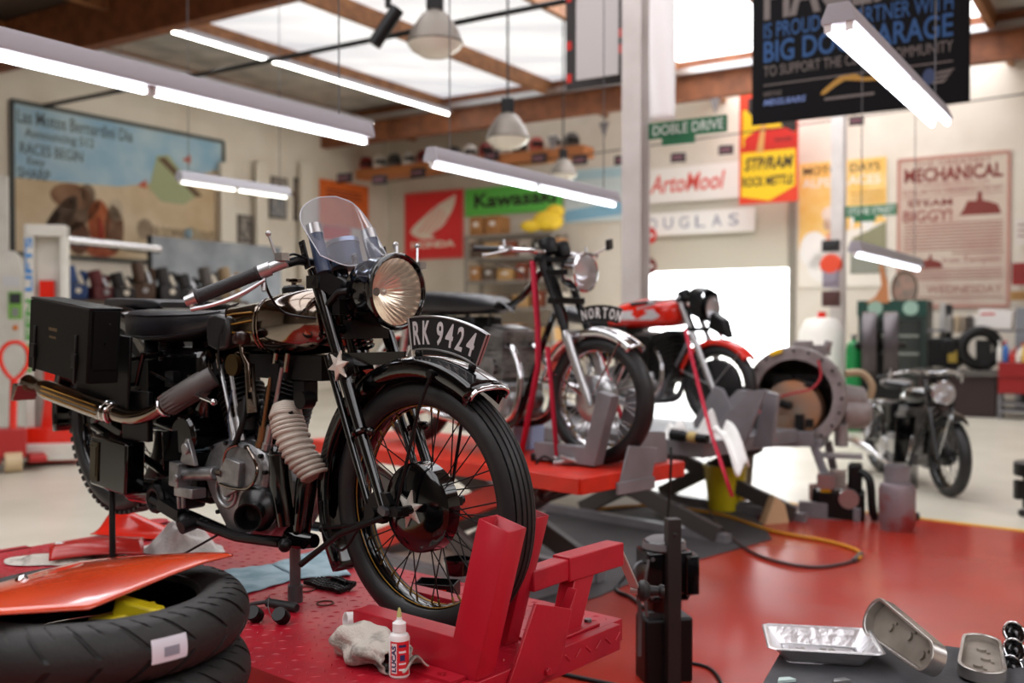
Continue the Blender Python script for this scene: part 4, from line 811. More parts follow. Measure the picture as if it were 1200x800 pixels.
    m = MB(); m.cyl((-.28, -.12, .31), (-.28, -.16, .31), .085, n=28); m.cyl((.07, -.12, .31), (.07, -.155, .31), .10, n=28); m.loft([[(x, y, z) for x, z in ((-.33, .27), (-.33, .37), (.1, .4), (.14, .25))] for y in (-.13, -.15)]); m.build('side_cover', q.get('cover_m', SIL), en, bev=.008)
    tilt = q.get('cyl_tilt', .18); p0, p1 = V((.02, 0, .42)), V((.02 + tilt * .3, 0, .62))
    m = MB(); n = 9
    for k in range(n): c = p0.lerp(p1, k / n); m.box(c, (.15, .23, .007), (0, math.degrees(math.atan(tilt)), 0))
    m.bar(p0, p1, .18, .11, (1, 0, 0)); cy = m.build('cylinder_block', q.get('cyl_m', ALU), root)
    m = MB(); n = 5
    for k in range(n): c = p1.lerp(p1 + (p1 - p0) * .4, k / n); m.box(c, (.16, .26, .008), (0, math.degrees(math.atan(tilt)), 0))
    m.bar(p1, p1 + (p1 - p0) * .42, .2, .1, (1, 0, 0)); m.build('cylinder_head', q.get('head_m', ALU), cy)
    m = MB()
    for sg in (-1, 1): m.cyl((-.06, sg * .06, .60), (-.15, sg * .06, .60), .026); m.cyl((-.11, sg * .06, .54), (-.11, sg * .06, .66), .024); m.lathe([(.045, 0), (.03, .03)], (-.19, sg * .06, .60), (1, 0, 0), 18)
    m.build('carburettor', q.get('carb_m', SIL), root)
    for sg in (-1, 1):
        m = MB(); m.tube([(.10, sg * .08, .60), (.19, sg * .1, .58), (.27, sg * .125, .44), (.24, sg * .15, .24), (.05, sg * .17, .17), (-.25, sg * .18, .19), (-.4, sg * .19, .23)], .02, 12, sm=6); m.tube([(-.4, sg * .19, .23), (-.46, sg * .19, .235), (-.95, sg * .2, .28), (-1.0, sg * .2, .285)], [.021, .042, .045, .03], 16); m.build('exhaust', q.get('exh_m', CHR), root)
    if q.get('seat'): loft_x(q['seat'], 4).build('seat', LTH, root, smooth=50)
    if q.get('tank'):
        tk = loft_x(q['tank'], 3).build('fuel_tank', q['tank_m'], root, smooth=50)
    m = MB(); m.box((-.33, 0, .60), (.2, .22, .22)); m.box((-.20, -.05, .62), (.07, .16, .17)); m.build('battery_box', SAT, root, bev=.015)
    if q.get('big'):
        m = MB(); m.box((-.40, 0, .63), (.24, .26, .26)); m.box((-.17, 0, .66), (.16, .24, .2)); m.build('tool_box', SAT, root, bev=.015)
        m = MB(); m.box((.02, 0, .55), (.26, .27, .26)); [m.box((.02, 0, .44 + k * .03), (.30, .31, .008)) for k in range(8)]; m.cyl((.05, -.16, .48), (.05, -.12, .48), .06); m.cyl((-.10, -.17, .40), (-.10, -.12, .40), .07); m.build('finned_barrel', q.get('cyl_m', ALU), root)
        m = MB(); m.cyl((.17, -.13, .30), (.17, .13, .30), .06); m.box((-.05, 0, .30), (.5, .3, .2)); m.build('crankcase_lower', q['eng_m'], root, bev=.02)
    # bars
    bz = q['bars']; bb = MB()
    for sg in (-1, 1): bb.tube([V((p[0], sg * p[1], p[2])) for p in bz], .0115, 10, sm=5)
    bb = bb.build('handlebar', q.get('bar_m', CHR), root)
    for sg in (-1, 1):
        a, e = V((bz[-2][0], sg * bz[-2][1], bz[-2][2])), V((bz[-1][0], sg * bz[-1][1], bz[-1][2])); d = e - a
        m = MB(); m.tube([a, a + d * .04, e - d * .04, e], [.019, .0165, .0165, .019], 14); m.build('grip', RUB, bb)
        m = MB(); m.cyl(a - d * .25, a, .017, n=12); m.box(a - d * .15 + V((.03, 0, .005)), (.05, .02, .02)); m.cyl(a - d * .2, a - d * .2 + V((-.01, 0, .05)), .007, n=8); m.tube([a - d * .15 + V((.045, 0, .0)), a + d * .2 + V((.06, 0, -.015)), e - d * .1 + V((.05, 0, -.035))], [.008, .007, .006], 8, sm=4); m.sph(e - d * .1 + V((.05, 0, -.035)), .011, 10, 6); m.build('lever', SIL, bb)
    return fk2
NM = headM((-.0683, 5.5842, .705), -43)
N_ = thing('motorcycle', 'stripped black and chrome motorcycle without a fuel tank, strapped onto the middle orange-red lift', 'motorcycle', NM)
fkN = moto(N_, dict(half=.71, R=.33, tr=.047, nsp=36, rim=CHR, hub=ALU, hub_r=.06, drum=.125, drum_m=SIL, spoke=SIL, sr=.003, big=1, fen=(48, 165), fen_m=CHR, ztop=1.09, rake=.44, zsplit=.66, fork_up=SAT, fork_lo=SIL, lamp=(.575, 0, .985), lamp_r=.1, lamp_m=CHR, zt=.825, frame_m=BLK, eng_m=ALU, cyl_tilt=.15,
    seat=[(-.74, .855, .10, .04), (-.71, .85, .135, .06), (-.5, .845, .145, .066), (-.25, .835, .14, .062), (-.05, .825, .125, .05), (.04, .815, .09, .02)],
    bars=[(.34, .0, 1.10), (.36, .08, 1.10), (.50, .20, 1.085), (.46, .28, 1.09), (.33, .345, 1.10), (.2, .40, 1.105)][:]))
m = MB(); m.tube([(-.1, 0, .70), (-.02, -.05, .78), (.08, -.09, .84), (.2, -.1, .78)], .005, 8, sm=6); m.tube([(.28, -.33, 1.03), (.36, -.2, .98), (.3, -.12, .9)], .003, 8, sm=6); m.build('loose_cable', STE, N_)
m = MB(); m.lathe([(0, -.05), (.04, -.05), (.048, -.02), (.05, .02), (.045, .03), (0, .032)], (.39, -.04, 1.135), (-.35, 0, .93), 24); m.lathe([(0, -.05), (.04, -.05), (.048, -.02), (.05, .02), (.045, .03), (0, .032)], (.39, .07, 1.12), (-.35, 0, .93), 24); m.build('instruments', SAT, N_)
m = MB(); m.tube([(.45, .26, 1.09), (.49, .30, 1.12), (.50, .33, 1.14)], .004, 8); mi_ = m.build('mirror_stalk', CHR, N_); m = MB(); m.box((.505, .345, 1.155), (.02, .085, .06), (10, 0, 20)); m.build('mirror', SAT, mi_, bev=.006)
nc = V((.71, 0, .33)); 
def narc(t, R): t = math.radians(t); return (nc.x + R * math.cos(t), nc.z + R * math.sin(t))
npl = MB().prism([narc(t, .485) for t in range(106, 71, -3)] + [narc(t, .405) for t in range(74, 108, 3)], -.005, .005).build('number_plate', mat('plate_black', '#1a1a1c'), [o for o in N_.children if o.name.startswith('front_fender')][0])
for ch, t, wd in (('N', 103, .032), ('O', 97, .034), ('R', 91, .032), ('T', 85.3, .03), ('O', 79.5, .034), ('N', 73.8, .032)):
    x, z = narc(t, .418); tt = math.radians(t); up = V((math.cos(tt), 0, math.sin(tt))); rt = V((math.sin(tt), 0, -math.cos(tt)))
    lettering(ch, wd, .054, WHT, npl, frameM(V((x, -.0055, z)) - rt * wd / 2, rt, up), 'plate_character', bold=.02, depth=.001)
m = MB(); m.lathe([(0, 0), (.03, .0), (.04, .015), (.04, .03), (0, .034)], (-.98, 0, .52), (-1, 0, 0), 20); m.build('tail_lamp', RED2, N_)
# ------------------------------------------------------------------ red cafe racer
TM = headM((1.048, 7.895, .653), -45)
T_ = thing('motorcycle', 'red tanked cafe racer motorcycle with low clip-on bars standing before the open door', 'motorcycle', TM)
moto(T_, dict(half=.70, R=.31, tr=.048, nsp=36, rim=SIL, hub=SAT, hub_r=.06, drum=.2, big=1, drum_m=mat('dark_brake_drum', '#2a2a2b', .4, .5), fen=(38, 172), fen_m=RED2, stay_m=SIL, ztop=.98, rake=.46, zsplit=.66, fork_up=SIL, fork_lo=SIL, lamp=(.60, 0, .885), lamp_r=.1, lamp_m=SAT, zt=.76, frame_m=STE, eng_m=ALU, cyl_m=IRON, tube_r=.017,
    tank=[(-.30, .80, .06, .05), (-.28, .81, .11, .075), (-.15, .835, .145, .10), (.05, .855, .16, .115), (.25, .855, .155, .11), (.36, .85, .125, .09), (.40, .85, .06, .05)], tank_m=RED2,
    seat=[(-.86, .86, .06, .04), (-.82, .86, .12, .07), (-.65, .83, .13, .06), (-.4, .79, .13, .035), (-.29, .79, .1, .02)],
    bars=[(.40, .085, .95), (.40, .10, .95), (.38, .14, .955), (.33, .18, .95), (.22, .23, .935), (.08, .27, .92)], bar_m=SIL))
tk = [o for o in T_.children if o.name.startswith('fuel_tank')][0]
m = MB(); m.loft([[(x, -.135 - .02 * math.sin((x + .2) * 4), z) for x, z in ((-.17, .80), (-.12, .87), (.2, .885), (.27, .83), (.2, .80))], [(x, -.152 - .006 * math.sin((x + .2) * 4), z) for x, z in ((-.16, .803), (-.115, .867), (.19, .88), (.26, .83), (.19, .803))]]); m.build('tank_side_flash', mat('pale_silver_paint', '#dedee2', .2, .3), tk, bev=.003)
m = MB(); m.lathe([(0, .02), (.03, .02), (.036, .01), (.036, 0)], (.1, 0, .942), (0, 0, 1), 20); m.build('filler_cap', CHR, tk)
m = MB(); m.loft([[(.62 - .1 * k * k * .3, y * (1 - .1 * k), z) for y, z in ((-.11, .78 + .03 * k), (-.13, .9 + .02 * k), (-.10, 1.0 + .015 * k), (0, 1.03 + .01 * k), (.10, 1.0 + .015 * k), (.13, .9 + .02 * k), (.11, .78 + .03 * k))] for k in (0, 1, 2)], False, False); m.build('headlamp_cowl', SAT, T_, solid=.006)
m = MB()
for sg in (-1, 1): m.lathe([(0, -.04), (.045, -.04), (.05, .02), (0, .03)], (.42, sg * .06, 1.0), (-.4, 0, .9), 22)
m.build('instruments', SAT, T_)
m = MB(); m.box((.22, 0, .50), (.28, .24, .38), (0, -18, 0)); [m.box((.22, 0, .36 + k * .035), (.34, .28, .01), (0, -18, 0)) for k in range(9)]; m.build('front_cylinder', IRON, T_)
m = MB(); m.prism([(.62, .74), (.80, .66), (.76, .80), (.66, .86)], -.05, .05); m.build('front_cowl_fin', SAT, T_, bev=.01)
# ------------------------------------------------------------------ small black veteran machine on the right
QM = headM((3.582, 8.8896, .0), -88)
Q_ = thing('motorcycle', 'small black vintage motorcycle with round headlamp parked on the cream floor at right', 'motorcycle', QM)
moto(Q_, dict(half=.69, R=.33, tr=.05, nsp=32, rim=BLK, hub=SAT, hub_r=.05, drum=.08, drum_m=SAT, fen=(55, 185), fen_m=BLK, stay_m=CHR, ztop=1.0, rake=.40, zsplit=.7, fork_up=BLK, fork_lo=BLK, lamp=(.55, 0, .85), lamp_r=.098, lamp_m=CHR, zt=.72, frame_m=BLK, eng_m=ALU, exh_m=CHR,
    tank=[(-.08, .76, .04, .03), (-.05, .77, .09, .05), (.1, .79, .115, .075), (.28, .80, .11, .07), (.36, .80, .06, .04)], tank_m=BLK,
    seat=[(-.42, .88, .06, .02), (-.40, .88, .13, .035), (-.28, .87, .14, .04), (-.15, .865, .07, .03), (-.10, .865, .03, .015)],
    bars=[(.30, 0, 1.0), (.33, .08, 1.0), (.35, .16, 1.02), (.30, .26, 1.0), (.22, .31, .98), (.12, .36, .95)]))
m = MB()
for sg in (-1, 1): m.box((.27, sg * .19, .42), (.02, .18, .42), (0, 8, 0))
m.build('leg_shield', BLK, Q_, bev=.01)
m = MB(); m.cyl((-.05, -.2, .0), (-.05, -.12, .3), .012); m.build('side_stand', SAT, Q_)
# ================================================================== middle lift (orange-red) under the stripped machine
LA = math.radians(-45); c2 = onz(679, 560, .705)
M2 = headM((c2.x, c2.y, 0), -45)              # local x runs to the front end (0), y to the far side
K = thing('motorcycle_lift', 'orange-red scissor lift in the middle with grey wheel chock and crossed dark legs', 'lift table', M2)
m = MB(); m.box((-1.12, .40, .675), (2.24, .80, .06)); m.build('deck', ORL, K, bev=.004)
m = MB(); m.box((-1.12, -.005, .667), (2.26, .03, .077)); m.box((-1.12, .805, .667), (2.26, .03, .077)); m.box((.006, .40, .667), (.03, .82, .077)); m.build('deck_skirt', ORL, K, bev=.003)
# grey chock
cx = .02
NL = M2.inverted() @ NM
def n2(x, y, z): return NL @ V((x, y, z))
m = MB()
for sg in (-1, 1):
    y = sg * .125; pr = [(.40, .012), (.40, .10), (.735, .10), (.82, .385), (.905, .365), (.80, .012)]
    A = [m.v(n2(x, y - .035, z)) for x, z in pr]; B2 = [m.v(n2(x, y + .035, z)) for x, z in pr]; m.f(A); m.f(B2[::-1])
    for k in range(6): m.f([A[k], B2[k], B2[(k + 1) % 6], A[(k + 1) % 6]])
m.build('wheel_chock', GRYP, K, bev=.004)
m = MB(); m.prism([(.24, .60), (.50, .60), (.56, .80), (.33, .83)], .022, .032, 'yz'); m.prism([(.50, .66), (.76, .66), (.74, .86), (.54, .88)], -.06, -.05, 'yz'); m.prism([(.24, .60), (.53, .60), (.53, .66), (.24, .66)], .022, .04, 'yz'); m.build('entry_guide', GRYP, K, bev=.003)
DRK = mat('dark_grey_leg_paint', '#4a4543', .5)
for sg, y in ((-1, .1), (1, .7)):
    for d in (-1, 1):
        m = MB(); m.bar((-1.15 - .65 * d, y + .04 * d, .10), (-1.15 + .65 * d, y + .04 * d, .60), .05, .12); m.build('scissor_leg', ORL if d > 0 and sg < 0 else DRK, K, bev=.004)
m = MB()
for y in (.1, .7): m.bar((-1.9, y, .04), (-.45, y, .04), .07, .07)
for x in (-1.85, -.5): m.bar((x, .1, .04), (x, .7, .04), .07, .07)
m.build('base_frame', GRYP, K, bev=.004)
m = MB(); m.cyl((-1.2, .4, .15), (-.6, .4, .5), .045); m.cyl((-.6, .4, .5), (-.4, .4, .6), .02); m.build('hydraulic_ram', STE, K)
# things lying on the middle deck
def on2(x, y, z=.705): q = M2.inverted() @ onz(x, y, z); return M2 @ T(q.x, q.y, z)
t = thing('ratchet_buckle', 'silver ratchet buckle lying on the corner of the middle lift deck', 'buckle', on2(662, 545)); m = MB(); m.box((0, 0, .02), (.12, .05, .02), (0, -12, 30)); m.cyl((-.05, -.03, .03), (-.03, .04, .03), .014); m.box((.04, -.01, .035), (.1, .03, .015), (0, 18, 50)); m.build('buckle_body', SIL, t, bev=.004); m = MB(); m.tube([(-.06, -.03, .02), (-.1, -.05, .04), (-.13, -.075, .0), (-.12, -.08, -.05)], .007, 8, sm=5); m.build('strap_tail', SAT, t)
t = thing('black_clamp', 'black clamp tool lying beside the straps on the middle lift', 'clamp', on2(640, 540)); m = MB(); m.box((0, 0, .02), (.16, .05, .04), (0, 0, 35)); m.box((.03, .05, .025), (.06, .06, .05), (0, 0, 10)); m.build('clamp_body', SAT, t, bev=.006)
for (x, y, s_, lb) in ((668, 505, 1, 'crumpled foil-like shiny cover lying behind the chrome front wheel'),):
    rag(on2(690, 500) @ T(.0, .05, 0), .2, .15, .09, 'foil_cover', lb, SIL, 11, cat='cover')
t = thing('fire_extinguisher', 'small red fire extinguisher seen left of the crimson straps', 'extinguisher', T(*onz(617, 600, 0))); q = at(617, 500, onz(617, 600, 0).y); m = MB(); z0 = q.z - .12
m.lathe([(0, 0), (.055, 0), (.06, .01), (.06, z0 + .2), (.045, z0 + .25), (.02, z0 + .27), (.02, z0 + .3), (0, z0 + .3)], n=24); m.build('cylinder', RED2, t); m = MB(); m.box((.02, 0, z0 + .32), (.1, .02, .03)); m.build('valve_handle', SAT, t)
def strap(pts, label, w=.03, group=None):
    m = MB(); P = [V(p) for p in pts]
    d = (P[-1] - P[0]).normalized(); s_ = d.cross(V((.8, -1, 0))).normalized(); s_ = V((.78, .62, 0))
    m.loft([[p - s_ * w / 2, p + s_ * w / 2] for p in P], False, False)
    return tag(m.build('tie_down_strap', STRAP, None, solid=.003), label, 'strap', group)
def nW(x, y, z): return NM @ V((x, y, z))
strap([nW(.36, -.125, 1.05), nW(.40, -.13, .7), nW(.42, -.15, .50), nW(.34, -.2, .012)], 'left crimson tie-down strap from the bars of the stripped motorcycle to its lift', .04)
strap([nW(.47, -.135, .60), nW(.50, -.14, .4), nW(.57, -.17, .012)], 'short crimson tie-down strap close beside the chrome front wheel', .03)
strap([nW(.5, .14, .75), nW(.66, .16, .4), nW(.78, .2, .012)], 'far side crimson strap glimpsed behind the chrome front wheel spokes', .03)
# ================================================================== far lift (grey) under the red machine
M3 = TM
G = thing('motorcycle_lift', 'grey lift table with angled grey side plates under the red cafe racer', 'lift table', M3)
m = MB(); m.box((-.05, -.26, -.055), (2.4, 1.22, .10)); m.build('deck', GRYP, G, bev=.005)
m = MB(); m.prism([(.60, .003), (1.0, .003), (1.0, .05), (.85, .30), (.78, .32), (.60, .06)], -.19, -.165); m.prism([(.62, -.003), (1.0, -.003), (1.03, .30), (.96, .30)], -.165, -.10); m.prism([(.60, .003), (1.0, .003), (1.0, .05), (.85, .30), (.78, .32), (.60, .06)], .12, .15); m.build('wheel_chock', GRYP, G, bev=.004)
for yy in (-.78, .2):
    for d, l_ in ((-1, .78), (1, .45)):
        m = MB(); m.bar((.45 - l_ * d, yy + .03 * d, -.60), (.45 + l_ * d, yy + .03 * d, -.13), .045, .11); m.build('scissor_leg', DRK, G, bev=.003)
for yy in (-.8, .2): m = MB(); m.bar((-.5, yy, -.62), (1.30, yy, -.62), .06, .06); m.build('base_rail', GRYP, G)
m = MB(); P = [on_y(TM, x, y, -.55) for x, y in ((832, 520), (838, 500), (880, 458), (899, 456), (874, 532))]; m.prism([(p.x, max(p.z, -.02)) for p in P], -.56, -.54)
P = [on_y(TM, x, y, -.40) for x, y in ((898, 458), (912, 462), (905, 524), (882, 524))]; m.prism([(p.x, p.z) for p in P], -.41, -.37); m.build('side_plate', GRYP, G, bev=.003)
def tW(x, y, z): return TM @ V((x, y, z))
strap([at(803, 385, 7.25), at(816, 440, 7.0), at(832, 503, 6.5), at(846, 545, 6.15), at(858, 582, 6.1)], 'long crimson tie-down strap hanging from the red cafe racer down past its lift', .035)
strap([tW(.5, .12, .78), tW(.6, .14, .7), tW(.66, .16, .6)], 'short crimson strap end behind the red cafe racer front fender', .03)
strap([tW(1.02, .02, .14), tW(1.1, .05, .08), tW(1.15, .03, -.06)], 'short crimson strap hanging over the frame of the big ring casting', .03)
def on3(x, y, z=.653): q = TM.inverted() @ onz(x, y, z); return TM @ T(q.x, q.y, z - .653 - .004)
PTW = mat('white_paper_towel', '#e9e9e6', .9, bump=.3, bs=90)
rag(on3(838, 512), .17, .13, .12, 'shop_towel', 'bunched white shop towel on the grey lift under the crimson strap', PTW, 21, cat='towel')
t = thing('shop_towel', 'long white towel draped off the front edge of the grey lift', 'towel', on3(850, 520))
m = MB(); m.grid(lambda u, v: (-.12 + .30 * u + .02 * v, .10 - .20 * u + (v - .5) * .13, .09 - .22 * u * u + .03 * math.sin(7 * v + 3 * u) + .05 * (v - .5)), 18, 12); m.build('towel_cloth', PTW, t, smooth=70, solid=.008); m = MB(); m.box((-.02, .04, .095), (.03, .03, .012)); m.build('knot', PTW, t, bev=.004)
rag(on3(790, 512), .12, .10, .09, 'shop_towel', 'small white towel at the left end of the power tool on the grey lift', PTW, 27, cat='towel')
t = thing('hand_grinder', 'small black power tool on the grey lift beside the white towels', 'tool', on3(808, 518)); m = MB(); m.cyl((-.05, 0, .04), (.14, 0, .035), .034, .03, n=18); m.cyl((-.05, 0, .04), (-.14, 0, .045), .04, n=18); m.build('tool_body', SAT, t); m = MB(); m.cyl((.0, 0, .04), (.06, 0, .037), .036, n=18); m.build('tool_band', mat('tan_label', '#b39b5c', .5), t)
P = [onz(x, y, .0035) for x, y in ((560, 738), (700, 700), (775, 668), (905, 632), (880, 596), (760, 590), (640, 600), (560, 640))]
tag(MB().prism([(p.x, p.y) for p in P], .0035, .008, 'xy').build('floor_mat', mat('dark_rubber_mat', '#3d3a3b', .7, col2='#322f30', vs=3), None), 'dark grey rubber mat on the floor under the middle lift', 'mat')
q = at(760, 485, 6.35); t = thing('blue_jug', 'pale blue plastic jug standing on the middle lift behind the chrome wheel', 'jug', M2 @ T((M2.inverted() @ q).x - .1, .62, .705))
m = MB(); m.loft([[(x * s_, y * s_, z) for x, y in ((-.07, -.06), (.07, -.06), (.07, .06), (-.07, .06))] for s_, z in ((1, 0), (1, .2), (.8, .27), (.4, .30))]); m.build('jug_body', mat('pale_blue_plastic', '#8fb4d8', .4), t, bev=.012); m = MB(); m.cyl((0, 0, .30), (0, 0, .325), .028); m.build('cap', WHT, t)
# ================================================================== signs, banners and pictures on the walls
def sign(name, label, cat, R, mt, th=.02, board='board', group=None, bev=0):
    M, w, h = R; t = thing(name, label, cat, M, group); MB().box((w / 2, h / 2, -th / 2), (w, h, th)).build(board, mt, t, bev=bev); return t, w, h
def word(t, w, h, s, x0, x1, y0, y1, mt, bold=.0, z=.002, shear=0., name='lettering'):
    return lettering(s, (x1 - x0) * w, (y1 - y0) * h, mt, t, T(x0 * w, y0 * h, z), name, bold, .002, shear=shear)
def blob(t, w, h, pts, mt, z=.002, name='painted_shape', lift=.002):
    m = MB(); m.prism([(x * w, y * h) for x, y in pts], z - .001, z + lift, 'xy'); return m.build(name, mt, t)
def ell(cx, cy, rx, ry, n=20, a=0): return [(cx + rx * math.cos(2 * PI * k / n) * math.cos(a) - ry * math.sin(2 * PI * k / n) * math.sin(a), cy + rx * math.cos(2 * PI * k / n) * math.sin(a) + ry * math.sin(2 * PI * k / n) * math.cos(a)) for k in range(n)]
INK = mat('dark_print', '#2a2522', .7); PWH = mat('white_print', '#eeece6', .6); PRED = mat('red_print', '#d2261a', .6); PYEL = mat('yellow_print', '#f0c514', .6); BRN = mat('brown_red_print', '#7b3229', .7); PGR = mat('grey_print2', '#8d847c', .6)
def rule(t, w, h, x0, x1, y, mt, th=.006): return blob(t, w, h, [(x0, y), (x1, y), (x1, y + th), (x0, y + th)], mt, name='printed_rule')
# big race mural on the left wall
MUR = mat('mural_sand', '#dccbae', .75, col2='#bda27b', vs=.9); 
t, w, h = sign('wall_mural', 'huge vintage race mural with blue sky and riders on the left wall', 'mural', left_rect(15, 262, 118, 297), MUR, .05)
blob(t, w, h, [(0.01, .50), (.45, .53), (.70, .62), (.99, .78), (.99, .985), (.01, .985)], mat('mural_sky', '#8fb7d0', .75, col2='#b3ccd6', vs=1.4), name='painted_sky')
m = MB(); 
for a, b_ in (((0, 0), (w, 0)), ((w, 0), (w, h)), ((w, h), (0, h)), ((0, h), (0, 0))): m.bar((a[0], a[1], 0), (b_[0], b_[1], 0), .06, .06)
m.build('frame', mat('mural_frame', '#3b4140', .5), t)
for s, x0, x1, y0, y1 in (('Las Motos Bernardini Dia', .02, .52, .865, .955), ('Announcing 512', .05, .34, .76, .84), ('RACES BEGIN', .03, .29, .665, .74), ('Easy', .06, .13, .585, .65), ('SHARP', .02, .15, .50, .575)): word(t, w, h, s, x0, x1, y0, y1, mat('faded_ink', '#4d5154', .8), .005, .006)
word(t, w, h, 'JASPER DOWNS MOMENTS', .55, .95, .16, .27, mat('brown_ink', '#6f5c45', .8), .0, .006); word(t, w, h, 'AUTODROMO', .48, .63, .06, .12, MATS['brown_ink'], 0, .006)
for pts, c in ((ell(.27, .28, .16, .05, 22, 1.0), '#5d4734'), (ell(.19, .25, .045, .19, 20, -.35), '#473425'), (ell(.14, .16, .025, .16, 20, -.3), '#3b2d24'), (ell(.24, .42, .09, .09), '#77543a'), (ell(.31, .45, .035, .07), '#6f5b48'), (ell(.36, .27, .05, .15), '#a3522a'), (ell(.35, .20, .03, .1), '#a32a22'), (ell(.43, .22, .045, .17), '#6b4a34'), (ell(.44, .36, .035, .08), '#b5a48c'), (ell(.37, .08, .08, .07), '#8f4326'), (ell(.27, .14, .05, .12), '#5a3523'), (ell(.58, .24, .04, .08), '#8f7c66'), (ell(.82, .2, .06, .09), '#8b7c62'), (ell(.80, .24, .02, .04), '#8fb3c9')):
    blob(t, w, h, pts, mat('mural' + c, c, .8, col2='#%02x%02x%02x' % tuple(min(255, int(c[i:i + 2], 16) + 26) for i in (1, 3, 5)), vs=4), .007)
blob(t, w, h, [(.60, .55), (.64, .80), (.70, .82), (.86, .55), (.78, .46), (.66, .46)], mat('mural_green', '#a5ad86', .8), .007); blob(t, w, h, [(.64, .78), (.68, .80), (.88, .54), (.84, .53)], mat('mural_roof', '#6a5640', .8), .009)
for x, y in ((.77, .80), (.54, .56)): blob(t, w, h, [(x, y), (x + .045, y + .05), (x + .045, y - .02)], mat('mural_flag', '#c0614c', .8), .009)
# orange notice and small frames further along the left wall
t, w, h = sign('orange_notice', 'orange notice high on the left wall behind the fly screen', 'sign', left_rect(375, 432, 209, 262), mat('orange_notice', '#e8742e', .7, col2='#dd6722', vs=3)); 
for k in range(3): rule(t, w, h, .12, .85, .78 - k * .08, BRN, .03)
blob(t, w, h, [(.05, -.35), (.62, -.30), (.62, -.02), (.05, -.02)], PRED, -.001)
for i, (x0, x1, y0, y1, c, lb) in enumerate(((318, 337, 206, 218, '#7a746e', 'small dark picture above the framed colour photo on the left wall'), (316, 336, 229, 255, '#6f7680', 'framed colour photo on the left wall left of the orange notice'), (279, 297, 251, 284, '#4c4946', 'dark grey framed panel low on the left wall near the rail'), (345, 350, 208, 258, '#5b4033', 'narrow dark brown strip frame on the left wall'))):
    t, w, h = sign('wall_frame', lb, 'picture', left_rect(x0, x1, y0, y1), mat('frame_dark%d' % i, '#4a4039', .5)); blob(t, w, h, [(.08, .08), (.92, .08), (.92, .92), (.08, .92)], mat('photo%d' % i, c, .5, col2='#b5aba0', vs=9, vlo=.4, vhi=.7), name='photo')
tag(MB().cyl(on_left(225, 203, 15.2), on_left(345, 228, 15.2), .035, n=8).build('wall_rail', mat('rail_brown', '#6f5848', .6), None), 'brown horizontal rail crossing the left wall above the small pictures', 'rail')
for x0, x1, lb in ((258, 272, 'pale wooden post against the left wall beside the mural'), (300, 312, 'pale upright post on the left wall left of the framed photo'), (352, 366, 'wide pale upright post on the left wall left of the orange notice')):
    M, w, h = left_rect(x0, x1, 190, 330, 15.3); tag(MB().box((w / 2, h / 2, 0), (w, h, .1)).build('wall_post', mat('post_cream', '#e1dacb', .6), None, M=M, bev=.01), lb, 'post')
# reflective grey sheet leaning on the left
t, w, h = sign('steel_sheet', 'large grey reflective steel sheet standing behind the saddle at left', 'sheet', left_rect(176, 330, 276, 400, 13.6), mat('brushed_sheet', '#6f747a', .42, .35, col2='#8b9095', vs=2), .02); m = MB(); m.box((.0, h / 2, 0), (.06, h, .05)); m.build('edge_post', SAT, t)
# Honda, Kawasaki and company along the back wall
t, w, h = sign('red_wing_banner', 'square red banner with a cream wing and lettering on the back wall', 'banner', back_rect(474, 543, 227, 305), mat('banner_red', '#f03a3c', .7), .01)
blob(t, w, h, [(.10, .42), (.16, .50), (.55, .78), (.88, .93), (.86, .80), (.82, .70), (.76, .60), (.70, .52), (.64, .46), (.52, .40), (.45, .36), (.55, .30), (.30, .30), (.16, .36)], mat('cream_print', '#fbeedd', .7), name='wing')
for k in range(5): blob(t, w, h, [(.24 + k * .08, .40 - k * .0), (.255 + k * .08, .40), (.58 + k * .065, .78 - k * .055), (.57 + k * .065, .79 - k * .055)], mat('banner_red', ''), .005, 'feather_line', .0005)
word(t, w, h, 'HONDA', .12, .86, .17, .27, MATS['cream_print'], .05)
m = MB()
for a, b_ in (((.02, .02), (.98, .02)), ((.98, .02), (.98, .98)), ((.98, .98), (.02, .98)), ((.02, .98), (.02, .02))): m.bar((a[0] * w, a[1] * h, .003), (b_[0] * w, b_[1] * h, .003), .03, .003, (0, 0, 1))
m.build('border', mat('pale_red', '#e8706a', .7), t)
t, w, h = sign('green_banner', 'long bright green banner with black lettering above the back shelves', 'banner', back_rect(545, 659, 222, 254), mat('banner_green', '#6fd85e', .7), .01); word(t, w, h, 'Kawasaki', .10, .94, .28, .80, INK, .03)
t, w, h = sign('blue_banner', 'pale blue and white banner on the back wall just left of the steel column', 'banner', back_rect(662, 742, 200, 262), mat('pale_banner', '#d5e3e6', .7), .01); blob(t, w, h, [(0, .03), (1, .12), (1, .36), (0, .24)], mat('banner_blue', '#8cc0dc', .7), name='blue_band'); blob(t, w, h, [(0, .80), (1, .80), (1, .96), (0, .96)], mat('banner_pale_blue', '#b5d6e0', .7), name='blue_band'); word(t, w, h, 'BENELLI', .15, .85, .48, .68, mat('pale_grey_print', '#bcc6c8'), 0) if False else None
t, w, h = sign('white_banner', 'white banner with loose red handwriting above the roller door', 'banner', back_rect(744, 868, 200, 240), mat('banner_white', '#f4f0ea', .7), .01); word(t, w, h, 'ArtoMool', .15, .86, .28, .80, mat('salmon_red', '#e2554a', .7), .012, shear=.25)
t, w, h = sign('letter_board', 'long white board with wide spaced dark capitals across the roller door top', 'sign', back_rect(736, 884, 252, 278, A_BACK - .1), mat('board_white', '#f1efea', .5), .05)
for k, ch in enumerate('DOUGLAS'): word(t, w, h, ch, .04 + k * .128, .04 + k * .128 + .075, .28, .78, mat('grey_blue_print', '#8e93a5', .6), .0)
